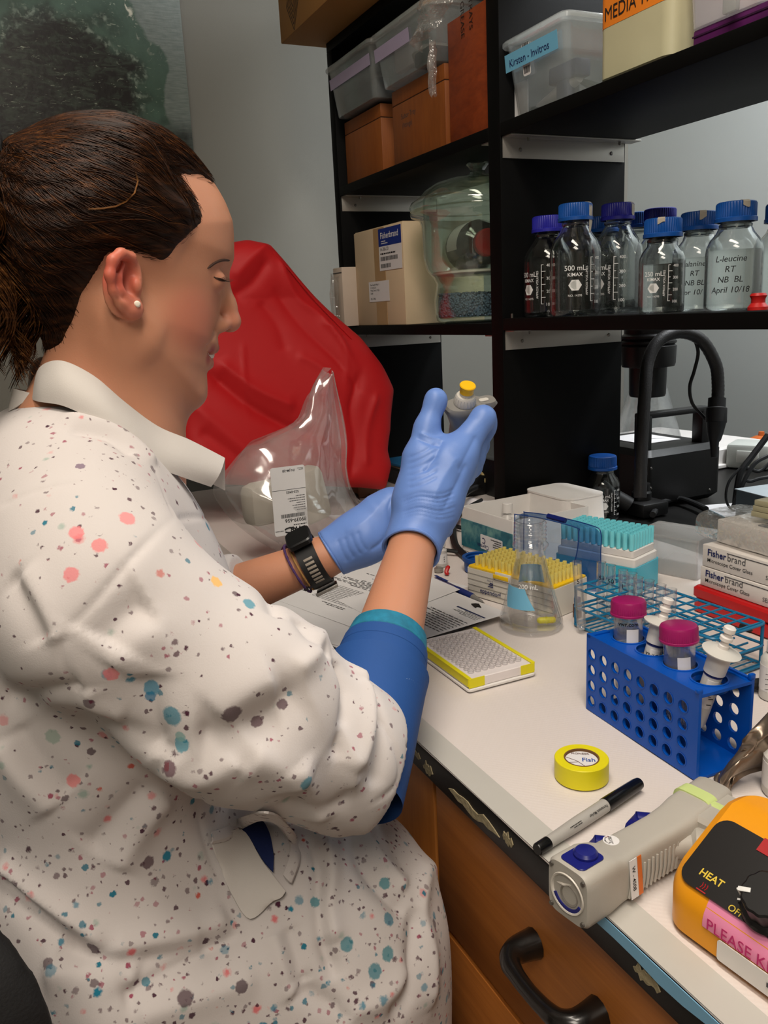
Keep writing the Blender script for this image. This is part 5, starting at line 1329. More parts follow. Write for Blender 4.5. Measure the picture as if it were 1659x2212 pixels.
for ctr, cz in (((0.020, 0.020), 0), ((WH-0.020, 0.020), 1), ((0.020, DB-0.02), 2), ((WH-0.02, DB-0.02), 3)):
    a0 = (180, 270, 90, 0)[cz]; pts = [(ctr[0]+0.012*math.cos(math.radians(a0+15*i)), ctr[1]+0.012*math.sin(math.radians(a0+15*i))) for i in range(7)]
    vv = [(ctr[0], ctr[1], topz(ctr[1]))]+[(x, y, topz(y)) for x, y in pts]; b.add(vv, [(0, i, i+1) for i in range(1, 7)])
b.build('top_shell', AMBER, t, ang=50)
sl = math.atan2(H1-H0, DH)
FP = Matrix.Translation((0, 0, H0)) @ Matrix.Rotation(sl, 4, 'X')       # panel plane: x along the front, y up the slope
HW = Matrix.Translation(t.location) @ Matrix.Rotation(rz, 4, 'Z') @ FP; HWi = HW.inverted()
def PP(px, py):
    o_ = HWi @ EYE; d_ = HWi.to_3x3() @ ray(px, py); q = o_ - d_*(o_.z/d_.z); return q.x, q.y
c0_, c1_ = PP(1488, 1912), PP(1566, 1766)
x0p, y0p = c0_; y1p = min(c1_[1], 0.068); x0p = 0.0085; y0p = min(y0p, 0.0095); x1p = WH-0.018; rr = 0.010
pts = []
for cx, cy, a0 in ((x1p-rr, y1p-rr, 0), (x0p+rr, y1p-rr, 90), (x0p+rr, y0p+rr, 180), (x1p-rr, y0p+rr, 270)):
    pts += [(cx+rr*math.cos(math.radians(a0+15*i)), cy+rr*math.sin(math.radians(a0+15*i))) for i in range(7)]
b = MB(); b.prism(pts, 0.0002, 0.0012, FP); b.build('control_panel', mat('panel_black', (24, 22, 22), 0.35, var=0.1), t, smooth=False)
GOLD = mat('gold_print', (216, 186, 60), 0.6); REDP = mat('red_print', (170, 26, 30), 0.5)
def PT(px, py): x, y = PP(px, py); return FP @ Matrix.Translation((x, y, 0.0013))
text('HEAT', GOLD, t, PT(1511, 1890), 0.0070, 0.02)
text('OFF', GOLD, t, PT(1572, 1966), 0.0060, 0.006)
for px, py in ((1652, 1830), (1650, 1990)):
    b = MB(); x, y = PP(px, py); b.box((x+0.004, y, 0.0015), (0.013, 0.010, 0.0006), M=FP); b.build('red_mark', REDP, t)
b = MB(); x, y = PP(1517, 1914)
for k in range(3): b.tube(spline([FP @ Vector((x+0.0018*k, y-0.002, 0.0014)), FP @ Vector((x+0.0018*k+0.0006, y, 0.0014)), FP @ Vector((x+0.0018*k, y+0.002, 0.0014))], 3), 0.0003, 4)
b.box((x+0.0018, y-0.0035, 0.0013), (0.007, 0.0008, 0.0003), M=FP); o = b.build('heat_symbol', REDP, t); o['kind'] = 'stuff'
kx, ky = PP(1672, 1962); kc = Vector((kx, ky, 0))
b = MB(); prof = [(0.0185, 0.0012), (0.0192, 0.003), (0.0180, 0.005), (0.0160, 0.006), (0.0154, 0.016), (0.0140, 0.0170), (0, 0.0170)]
v, f = lathe(prof, 72); v2 = []
for x, y, z in v:
    a = math.atan2(y, x); r = math.hypot(x, y); k = 1-0.05*(0.5+0.5*math.cos(12*a)) if z > 0.0055 and r > 0.009 else 1
    v2.append((x*k, y*k, z))
b.add(v2, f, FP @ Matrix.Translation(kc)); b.build('knob', mat('knob_black', (16, 15, 15), 0.4), t)
Mk = FP @ Matrix.Translation(kc) @ Matrix.Rotation(math.radians(205), 4, 'Z')
b = MB(); b.box((0.0175, 0, 0.0036), (0.006, 0.0012, 0.0006), M=Mk); b.box((0.0125, 0, 0.0174), (0.0075, 0.0030, 0.0010), 0.0003, M=Mk); b.box((0.0164, 0, 0.0105), (0.0012, 0.0012, 0.0135), M=Mk)
b.build('knob_pointer', WHITEPRINT, t)
PINK = mat('pink_tape', (232, 140, 176), 0.55)
tx0 = PP(1516, 1962)[0]
pk = [(-0.0004, H0-0.0145), (-0.0004, H0-0.0100), (0.0008, H0-0.0055), (0.0034, H0-0.0008), (0.0075, topz(0.0075)+0.0006)]
rows = [[(x, y-0.0002, z) for y, z in pk] for x in np.linspace(tx0, WH-0.03, 22)]
b = MB(); b.add(*sheet(rows, 0.0004)); b.build('pink_tape', PINK, t)
text('PLEASE KEEP', mat('magenta_ink', (196, 40, 110), 0.7), t, frame((tx0+0.004, -0.0012, H0-0.0135), (1, 0, 0), (0, 0.05, 1)), 0.0110, 0.004, name='handwriting', sx=0.95)
M_ = frame((tx0+0.012, -0.0004, 0.004), (1, 0, 0), (0, 0, 1)); plate(0.12, 0.0145, M_, WHITE, t, 'maker_plate', 0.0008, 0.002)
b = MB(); b.box((0.06, 0.008, 0.0013), (0.05, 0.003, 0.0002), M=M_); b.build('maker_print', INKGREY, t, smooth=False)
b = MB(); b.lathe([(0, H1+0.002), (0.055, H1+0.002), (0.058, H1+0.005), (0.058, H1+0.009), (0.055, H1+0.011), (0, H1+0.011)], 48, Matrix.Translation((WH/2+0.05, DB+0.075, -0.012)))
b.build('heating_plate', mat('ceramic_white', (220, 216, 210), 0.3), t)

b = MB(); v, f = vbox(WH-0.02, 0.15, H1-0.012, 0.03, 7, 0.006); b.add([(x+WH/2+0.05, y+DB+0.062, z) for x, y, z in v], f); b.build('rear_housing', AMBER, t)
# ---- foil pouch
FOIL = mat('foil_pouch', (146, 132, 118), 0.32, metal=0.85, var=0.1, bump=0.3, bscale=60)
fo = onz(1555, 1690, BT)
t = thing('foil_pouch', 'crumpled grey foil pouch beside the open end of the blue rack', 'pouch', (fo.x, fo.y, BT))
F0 = [onz(1556, 1700, BT+0.002), onz(1549, 1672, BT+0.006), onz(1595, 1610, BT+0.035), onz(1625, 1575, BT+0.055), onz(1690, 1500, BT+0.07)]
F1 = [onz(1572, 1716, BT+0.002), onz(1580, 1690, BT+0.010), onz(1640, 1668, BT+0.010), onz(1675, 1655, BT+0.010), onz(1760, 1620, BT+0.012)]
s0, s1 = spline(F0, 7), spline(F1, 7)
def ff_(u, v):
    i = u*(len(s0)-1); k = min(int(i), len(s0)-2); a = s0[k].lerp(s0[k+1], i-k); c_ = s1[k].lerp(s1[k+1], i-k)
    p = a.lerp(c_, v); p = p + Vector((0.010, -0.006, 0.014))*math.sin(v*PI)*min(1, u*3); return tuple(p-Vector(t.location))
b = MB(); b.add(*sheet(crumple(40, 26, ff_, 0.0014, 21, 5.0), 0.0006)); b.v = [(x, y, max(z, 0.0004)) for x, y, z in b.v]; b.build('pouch_front', FOIL, t, ang=80)
def fg_(u, v):
    x, y, z = ff_(u, v); return (x-0.012*math.sin(v*PI), y+0.012*math.sin(v*PI), z*0.75)
b = MB(); b.add(*sheet(crumple(24, 14, fg_, 0.0014, 22, 4.0), 0.0006)); b.v = [(x, y, max(z, 0.0004)) for x, y, z in b.v]; b.build('pouch_back', FOIL, t, ang=80)
# ---- white bottles at the right edge
def white_bottle(label, px, py, r, h):
    p = onz(px, py, BT); t = thing('white_bottle', label, 'bottle', (p.x, p.y, BT), math.atan2(-p.y, -p.x), group='white bottles at the right edge')
    b = MB(); b.lathe([(0, 0), (r*0.95, 0), (r, 0.002), (r, h*0.68), (r*0.8, h*0.76), (r*0.5, h*0.80), (r*0.5, h*0.84), (0, h*0.84)], 30); b.build('body', MILK, t)
    b = MB(); b.lathe([(0, h), (r*0.62, h), (r*0.66, h-0.001), (r*0.66, h*0.82), (0, h*0.82)], 24); b.build('cap', WHITE, t)
    b = MB(); b.add(*cyl_patch(r+0.0002, -1.9, 1.9, h*0.16, h*0.6, n=24)); b.build('label_sticker', PAPER, t)
    for k in range(4): fine_print(INKGREY, t, frame((r, 0, h*(0.2+0.09*k)), (0, 1, 0), (0, 0, 1)) @ Matrix.Translation((-r*0.6, 0, 0.0005)), r*1.2, 0.003, 1, bend=r, seed=k, th=0.3)
white_bottle('small white bottle with printed label right of the wire rack', 1672, 1505, 0.015, 0.062)
white_bottle('white bottle between the foil pouch and hot plate', 1700, 1712, 0.020, 0.05)
# ---- black strap under the wire rack
b = MB(); b.tube(spline([onz(1545, 1472, BT+0.008), onz(1580, 1474, BT+0.008), onz(1630, 1478, BT+0.008), onz(1662, 1470, BT+0.008), onz(1720, 1440, BT+0.008)], 6), 0.0062, 10)
b.v = [(x, y, z) for x, y, z in b.v]; o = b.build('black_cable', RUBBER); tag(o, 'thick black cable lying at the end of the blue rack', 'cable')
b = MB(); b.tube(spline([onz(1600, 1352, BT+0.004), onz(1640, 1362, BT+0.004), onz(1700, 1362, BT+0.004)], 6), 0.004, 8); o = b.build('black_cable', RUBBER); tag(o, 'black cable lying in front of the red tray', 'cable')

# ---- red tray with cover glass boxes and a wrapped pack
REDT = mat('red_tray_plastic', (188, 24, 26), 0.35)
q = onz(1497, 1263, BT+0.036); L0 = q.x
t = thing('red_case', 'flat red plastic case under the cover glass boxes', 'case', (q.x+0.11, q.y+0.05, BT), 0.0)
b = MB(); b.add(*vbox(0.22, 0.10, 0.018, 0.006, 4, 0.002)); b.build('case_base', REDT, t)
b = MB(); v, f = vbox(0.222, 0.102, 0.0165, 0.006, 4, 0.003); b.add([(x, y, z+0.0192) for x, y, z in v], f); b.build('case_lid', REDT, t)
GBOX = mat('glossy_white_card', (224, 218, 212), 0.35)
zq = BT+0.0362
for k, (hh, px, lb) in enumerate(((0.0265, 1511, 'lower white cover glass box resting on the red case'), (0.030, 1516, 'upper white cover glass box under the film wrapped pack'))):
    q = onz(px, 1263 if k == 0 else 1221, zq); 
    t = thing('cover_glass_box', lb, 'box', (q.x+0.10, q.y+0.042, zq), 0.01 if k else 0.0, 'cover glass boxes on the red case')
    b = MB(); b.box((0, 0, hh/2), (0.20, 0.082, hh-0.0006), 0.0008); b.build('card_box', GBOX, t)
    b = MB(); b.box((0.02, -0.0412, hh-0.004), (0.16, 0.0006, 0.0008)); b.build('lid_flap', INKGREY, t)
    F_ = frame((-0.100, -0.0412, 0), (1, 0, 0), (0, 0, 1))
    text('Fisher', NAVY, t, F_ @ Matrix.Translation((0.009, hh*0.55, 0)), 0.0125, 0.022); text('brand', INKGREY, t, F_ @ Matrix.Translation((0.0415, hh*0.55, 0)), 0.0125)
    text('Microscope Cover Glass', INK, t, F_ @ Matrix.Translation((0.009, hh*0.26, 0)), 0.0072, 0.003)
    text('SELECTED', INKGREY, t, F_ @ Matrix.Translation((0.100, hh*0.24, 0)), 0.0078)
    zq += hh+0.0004
q = onz(1543, 1172, zq)
t = thing('wrapped_pack', 'film wrapped pack of slides on top of the cover glass boxes', 'pack', (q.x+0.085, q.y+0.045, zq), -0.03)
b = MB(); b.box((0, 0, 0.016), (0.17, 0.085, 0.031), 0.002); b.build('card_box', GBOX, t)
b = MB(); b.box((0.02, -0.005, 0.0325), (0.10, 0.05, 0.0015)); b.build('grey_print', mat('grey_print', (96, 100, 110), 0.6), t)
def fw_(u, v):
    a = u*2*PI; c_, s_ = math.cos(a), math.sin(a)
    return (-0.112+0.235*v, 0.053*math.copysign(abs(c_)**0.5, c_), 0.019+0.019*math.copysign(abs(s_)**0.5, s_))
b = MB(); b.add(*sheet(crumple(36, 26, fw_, 0.0013, 31, 6))); b.v = [(x, y, max(z, 0.0006)) for x, y, z in b.v]; b.build('film_wrap', MATS['crumple_film'], t, ang=25)
q = onz(1625, 1118, zq+0.036)
t = thing('slide_stack', 'stack of pale green glass slides on the wrapped pack', 'slides', (q.x+0.045, q.y+0.02, zq+0.0395), 0.05)
for k in range(3):
    b = MB(); b.box((0.002*k, 0, 0.004+0.0075*k), (0.085, 0.05, 0.007), 0.0005); b.build('slide_block', mat('slide_glass', (176, 170, 138), 0.15, trans=0.15), t)
# ================================================================== the far side of the bench
# ---- bottle by the upright panel
bp_ = onz(1300, 1122, BZ)
lab_bottle('empty clear bottle with blue cap standing on the bench by the lamp base', (bp_.x, bp_.y, BZ), 0.0335, 0.112, BLUECAP, face=math.atan2(-bp_.y, -bp_.x)+0.1, group='laboratory bottles on the bench', size='250 mL')
# ---- cold light source with gooseneck
BLKP = mat('black_instrument_plastic', (17, 16, 16), 0.42, bump=0.1, bscale=900)
lb = Vector((-1.36, 1.255, BZ))
t = thing('light_source', 'black box shaped cold light source with carrying handle', 'light source', lb)
b = MB(); v, f = vbox(0.23, 0.205, 0.118, 0.016, 5, 0.012); b.add(v, f); b.build('housing', BLKP, t)
for y in (-0.085, 0.07):
    b = MB(); b.box((0.085, y, 0.150), (0.03, 0.022, 0.075), 0.004); b.build('handle_post', BLKP, t)
b = MB(); b.box((0.085, -0.008, 0.186), (0.028, 0.178, 0.012), 0.004); b.build('handle_bar', BLKP, t)
for y, z in ((-0.09, 0.085), (-0.09, 0.045), (-0.09, 0.015), (0.07, 0.02)):
    b = MB(); b.lathe([(0, 0.003), (0.002, 0.0025), (0.003, 0), (0, 0)], 10, Matrix.Translation((0.115, y, z)) @ Matrix.Rotation(PI/2, 4, 'Y')); b.build('screw', SCREW, t)
b = MB(); b.tube(spline([(0.06, -0.05, 0.1185), (0.0, 0.0, 0.1195), (0.02, 0.06, 0.1185)], 6), 0.0008, 5); b.build('top_scuff', BLKP, t)
b = MB(); b.box((-0.02, 0.01, 0.1188), (0.12, 0.10, 0.0012), 0.0004); b.build('paper_note', PAPER, t)
# gooseneck arm
GN = mat('gooseneck_sleeve', (26, 24, 24), 0.5, bump=0.25, bscale=400)
gx = -1.195
gb = onz(1385, 1108, BZ)
t = thing('gooseneck_lamp', 'black gooseneck lamp arm arching over the bench', 'lamp', (gb.x, gb.y, BZ))
T_ = Matrix.Translation(-Vector(t.location))
arc = [atd(1383, 1075, 1.53), atd(1386, 960, 1.53), atd(1393, 850, 1.53), atd(1400, 780, 1.535), atd(1425, 735, 1.54), atd(1470, 718, 1.55), atd(1515, 735, 1.56), atd(1545, 785, 1.57), atd(1551, 830, 1.575), atd(1550, 868, 1.575)]
sp_ = spline(arc, 10); b = MB(); b.tube(sp_, [0.0112+0.0005*(i % 2) for i in range(len(sp_))], 14, T_); b.build('gooseneck', GN, t)
p = [atd(1549, 860, 1.575), atd(1548, 880, 1.575), atd(1548, 882, 1.575), atd(1547, 912, 1.575), atd(1547, 914, 1.575), atd(1545, 935, 1.575), atd(1544, 950, 1.575), atd(1543, 955, 1.575), atd(1543, 988, 1.575)]
b = MB(); b.tube(p, [0.016, 0.016, 0.019, 0.019, 0.0175, 0.0145, 0.011, 0.0085, 0.006], 18, T_); b.build('connector', RUBBER, t)
b = MB(); b.box((0, 0, 0.014), (0.085, 0.065, 0.028), 0.006); b.build('base_block', BLKP, t)
b = MB(); b.lathe([(0, 0.028), (0.019, 0.028), (0.019, 0.042), (0.016, 0.046), (0.016, 0.060), (0, 0.060)], 20, Matrix.Translation((0, 0, 0))); b.build('swivel', BLKP, t)
b = MB(); b.tube([(-0.0, -0.03, 0.02), (-0.02, -0.055, 0.04), (-0.035, -0.075, 0.062)], [0.016, 0.015, 0.013], 14); b.build('clamp_lever', RUBBER, t)
# cable running down beside the arm
b = MB(); P = [atd(1497, 725, 1.56), atd(1508, 760, 1.57), atd(1500, 800, 1.58), atd(1490, 835, 1.585), atd(1495, 870, 1.59), atd(1515, 895, 1.595), atd(1530, 910, 1.60)]
b.tube(spline(P, 6), 0.0032, 8); o = b.build('lamp_cable', RUBBER); tag(o, 'thin black cable looping beneath the gooseneck arch', 'cable')
# lens barrel on a post behind the panel
mp_ = atd(1400, 780, 1.68)
t = thing('microscope_head', 'black stepped lens barrel hanging behind the upright panel', 'microscope', (mp_.x, mp_.y, BZ))
zc_ = mp_.z-BZ
b = MB(); b.lathe([(0, zc_-0.070), (0.034, zc_-0.070), (0.036, zc_-0.066), (0.037, zc_-0.012), (0.051, zc_-0.010), (0.053, zc_-0.004), (0.054, zc_+0.030), (0.050, zc_+0.033), (0.054, zc_+0.036), (0.054, zc_+0.040), (0.050, zc_+0.043), (0.054, zc_+0.047), (0.054, zc_+0.051), (0.048, zc_+0.055), (0.048, zc_+0.12), (0, zc_+0.12)], 40); b.build('barrel', BLKP, t)
b = MB(); b.box((-0.12, -0.03, zc_+0.03), (0.19, 0.03, 0.03), 0.004); b.build('arm', BLKP, t)
b = MB(); b.lathe([(0, 0), (0.014, 0), (0.014, zc_+0.12), (0, zc_+0.12)], 18, Matrix.Translation((-0.205, -0.03, 0))); b.build('post', BLKP, t)
b = MB(); b.box((-0.215, -0.03, 0.01), (0.14, 0.16, 0.02), 0.004); b.build('foot', BLKP, t)
# big clear conical flask at the back
p = onz(1397, 965, BZ+0.051)
t = thing('conical_flask', 'large clear plastic conical flask standing on the white tray lid', 'flask', (p.x, p.y, BZ+0.0505))
b = MB(); b.lathe([(0, 0.002), (0.08, 0.0), (0.085, 0.006), (0.083, 0.02), (0.030, 0.20), (0.027, 0.22), (0.030, 0.25), (0.028, 0.25), (0.024, 0.22), (0.027, 0.20), (0.081, 0.02), (0.08, 0.005), (0, 0.005)], 40); b.build('flask_wall', film('back_flask_plastic', (214, 220, 220), haze=0.10, gloss=0.1, f0=0.06), t, ang=60)
# white tray at the back
p = onz(1450, 985, BZ)
t = thing('lid_tray', 'broad white plastic tray lid lying behind the light source', 'tray', (p.x+0.02, p.y-0.10, BZ), 0.06)
b = MB(); b.add(*vbox(0.36, 0.46, 0.050, 0.02, 5, 0.006)); b.build('lid_top', WHITE, t)
b = MB(); b.add(*vbox(0.38, 0.48, 0.010, 0.02, 5, 0.002)); b.build('lid_rim', WHITE, t)
p = onz(1590, 1010, BZ)
t = thing('adapter_block', 'pale grey angled plug block right of the light source', 'adapter', (p.x+0.01, p.y+0.04, BZ), 0.5)
b = MB(); b.box((0, 0, 0.030), (0.10, 0.09, 0.060), 0.008, M=Matrix.Rotation(0.0, 4, 'X')); b.build('block', mat('pale_grey_plastic', (190, 194, 188), 0.45), t)
b = MB(); b.box((0, -0.046, 0.03), (0.05, 0.004, 0.03), 0.002); b.build('plug_face', mat('pale_face', (210, 212, 206), 0.4), t)
p = onz(1642, 985, BZ)
t = thing('orange_bulb', 'orange rounded object beyond the cables near the pale wall', 'bulb', (p.x, p.y, BZ))
b = MB(); b.lathe([(0, 0), (0.02, 0), (0.032, 0.012), (0.036, 0.03), (0.030, 0.045), (0.014, 0.053), (0, 0.055)], 22); b.build('bulb_body', mat('orange_rubber', (190, 96, 34), 0.5), t)
b = MB(); b.lathe([(0, 0.054), (0.008, 0.054), (0.007, 0.064), (0, 0.065)], 12); b.build('bulb_neck', MATS['orange_rubber'], t)
# grey instrument box with cables
p = onz(1604, 1062, BZ+0.055); 
t = thing('power_supply', 'blue grey metal instrument box below the black cables', 'instrument', (p.x+0.10, p.y+0.07, BZ), -0.12)
b = MB(); b.box((0, 0, 0.0275), (0.22, 0.16, 0.055), 0.003); b.build('metal_case', mat('blue_grey_enamel', (112, 126, 134), 0.45), t)
b = MB(); b.box((0, 0, 0.056), (0.224, 0.164, 0.002), 0.0008); b.build('top_cover', mat('light_grey_enamel', (176, 186, 190), 0.45), t)
for x in (-0.04, -0.02):
    b = MB(); b.lathe([(0, 0.062), (0.004, 0.062), (0.005, 0.057), (0, 0.057)], 12, Matrix.Translation((x, -0.03, 0))); b.build('terminal', SCREW, t)
cab = [([(1659, 940), (1625, 985), (1600, 1020), (1590, 1070), (1588, 1100)], 1.62, 0.006, 'thick black cable bundle drooping in front of the instrument box'),
       ([(1659, 985), (1632, 1000), (1612, 1030), (1598, 1062), (1582, 1098)], 1.60, 0.004, 'black cable second from the left above the instrument box'),
       ([(1600, 1010), (1575, 1040), (1568, 1075), (1578, 1098), (1592, 1092)], 1.61, 0.0025, 'thin black cable loop against the light source'),
       ([(1663, 1000), (1640, 1018), (1618, 1012), (1600, 1008)], 1.66, 0.0035, 'short black cable crossing beside the orange bulb'),
       ([(1665, 1030), (1640, 1034), (1620, 1040), (1608, 1036)], 1.60, 0.0035, 'black cable lying on the instrument box rear edge')]
for P, d, r, lbl in cab:
    b = MB(); b.tube(spline([atd(x, y, d) for x, y in P], 7), r, 8); o = b.build('black_cable', RUBBER); tag(o, lbl, 'cable', 'cables beside the light source')
b = MB(); P = [(1410, 1112), (1425, 1090), (1445, 1080), (1470, 1078), (1500, 1088), (1525, 1100)]
b.tube(spline([onz(x, y, BZ+0.012) for x, y in P], 6), 0.006, 10); o = b.build('black_cable', RUBBER); tag(o, 'ribbed black cable curving in front of the light source', 'cable')
p = onz(1556, 1106, BZ)
t = thing('paper_pad', 'white pad with pale blue edge under the light source', 'pad', (p.x+0.01, p.y+0.02, BZ), -0.35)
b = MB(); b.box((0, 0, 0.002), (0.10, 0.08, 0.004), 0.0005); b.build('pad_sheets', PAPER, t)
b = MB(); b.box((0, -0.0405, 0.002), (0.10, 0.001, 0.0045)); b.build('blue_edge', SKYT, t)

# ---- left part: folders, power strip, cables
p = onz(812, 1032, BZ+0.03)
t = thing('equipment_box', 'low black instrument behind the gloved hands', 'instrument', (-1.74, 0.99, BZ), 0.0)
b = MB(); b.box((0, 0, 0.022), (0.34, 0.24, 0.044), 0.004); b.build('case', BLKP, t)
b = MB(); b.box((0, -0.121, 0.022), (0.30, 0.002, 0.03)); b.build('front_plate', mat('dark_grey_panel', (40, 42, 46), 0.4), t)
for k, (col, dz, dx, lb) in enumerate(((( 150, 140, 118), 0.0, 0.0, 'tan folder lying on the low black instrument'), ((34, 104, 150), 0.006, 0.02, 'blue folder on top of the tan folder behind the hands'))):
    o = MB(); o.box((0, 0, 0.0028), (0.26, 0.20, 0.0055), 0.0005); o = o.build('folder', mat('folder_%d' % k, col, 0.5)); o.location = (-1.76+dx, 0.965, BZ+0.0445+dz); o.rotation_euler = (0, 0, 0.10*k)
    tag(o, lb, 'folder', 'folders behind the hands')
q = ony(1040, 1035, 0.985)
t = thing('power_strip', 'black power strip with cream outlets fixed beside the divider', 'power strip', (q.x+0.0, 1.0, BZ))
zq_ = q.z-BZ
b = MB(); b.box((-0.05, 0, zq_/2+0.025), (0.30, 0.03, zq_+0.05), 0.003); b.build('strip_body', BLKP, t)
CRM = mat('cream_outlet', (206, 186, 132), 0.45)
for dx in (-0.065, 0.0):
    M_ = Matrix.Translation((dx, -0.0155, zq_)) @ Matrix.Rotation(PI/2, 4, 'X')
    b = MB(); b.lathe([(0, 0.004), (0.016, 0.004), (0.018, 0.002), (0.018, 0), (0, 0)], 24, M_); o = b.build('outlet', CRM, t)
    b = MB()
    for sx_, sz_, w_, h_ in ((-0.006, 0.004, 0.0018, 0.007), (0.006, 0.004, 0.0018, 0.007), (0, -0.007, 0.004, 0.004)): b.box((dx+sx_, -0.0200, zq_+sz_), (w_, 0.0012, h_))
    b.build('socket_slots', INK, o)
b = MB(); b.box((0.05, -0.0156, zq_-0.04), (0.016, 0.0006, 0.014)); b.build('barcode_sticker', PAPER, t)
# cables near the box
cab = [([(1052, 1045), (1010, 1062), (985, 1095), (978, 1140), (985, 1180), (1010, 1205)], 0.0065, 0.02, 'thick black power cable looping left of the teal wrapped box'),
       ([(1040, 1080), (1005, 1100), (985, 1125), (960, 1150), (930, 1160)], 0.004, 0.012, 'black cable running from the power strip behind the wrist'),
       ([(1000, 1195), (975, 1190), (950, 1188), (930, 1190)], 0.0035, 0.006, 'short black cable lying by the white vial'),
       ([(765, 1050), (772, 1075), (790, 1095), (800, 1085), (795, 1060), (770, 1045), (758, 1060), (770, 1090), (800, 1110)], 0.003, 0.006, 'thin coiled black cable beneath the red cover'),
       ([(1050, 1130), (1000, 1140), (960, 1128), (920, 1130)], 0.004, 0.006, 'black cable lying flat behind the raised glove')]
for P, r, dz, lbl in cab:
    b = MB(); b.tube(spline([onz(x, y, BZ+r+dz*(0.5+0.5*math.sin(i))) for i, (x, y) in enumerate(P)], 7), r, 8); o = b.build('black_cable', RUBBER); tag(o, lbl, 'cable', 'cables near the power strip')
b = MB(); b.box((0, 0, 0.025), (0.06, 0.05, 0.05), 0.004)
o = b.build('charger', mat('tan_box', (120, 88, 64), 0.6)); q = onz(775, 1075, BZ); o.location = (q.x-0.02, q.y+0.02, BZ); tag(o, 'brown box standing under the red cover edge', 'box')
# ================================================================== the person
f4 = np.float32
def V3(v): return np.array([v[0], v[1], v[2]], f4)
def smin(a, b, k):
    h = np.clip(0.5+0.5*(b-a)/k, 0, 1); return b+(a-b)*h-k*h*(1-h)
def smax(a, b, k): return -smin(-a, -b, k)
def caps(p, a, b, ra, rb=None):
    rb = ra if rb is None else rb; a = V3(a); ba = V3(b)-a; pa = p-a
    h = np.clip(pa @ ba/max(float(ba @ ba), 1e-12), 0, 1); d = pa-h[:, None]*ba
    return np.sqrt((d*d).sum(1))-(ra+(rb-ra)*h)
def ell(p, c, r, R=None):
    q = p-V3(c)
    if R is not None: q = q @ R.T.astype(f4)
    r = V3(r); k0 = np.sqrt(((q/r)**2).sum(1)); k1 = np.sqrt(((q/(r*r))**2).sum(1))
    return k0*(k0-1)/np.maximum(k1, 1e-6)
def chain(p, P, R, k=0.004):
    d = None
    for i in range(len(P)-1):
        c = caps(p, P[i], P[i+1], R[i], R[i+1]); d = c if d is None else smin(d, c, k)
    return d
def polysdf(y, z, poly):
    """signed distance to a polygon in a plane, negative inside"""
    P = np.array(poly, f4); n = len(P); d = np.full(y.shape, 1e9, f4); s = np.ones(y.shape, f4)
    for i in range(n):
        a, b = P[i], P[i-1]; ex, ez = b-a; wx, wz = y-a[0], z-a[1]
        h = np.clip((wx*ex+wz*ez)/(ex*ex+ez*ez+1e-12), 0, 1); d = np.minimum(d, (wx-ex*h)**2+(wz-ez*h)**2)
        c1 = z >= a[1]; c2 = z < b[1]; c3 = ex*wz > ez*wx
        flip = (c1 & c2 & c3) | (~c1 & ~c2 & ~c3); s = np.where(flip, -s, s)
    return s*np.sqrt(d)
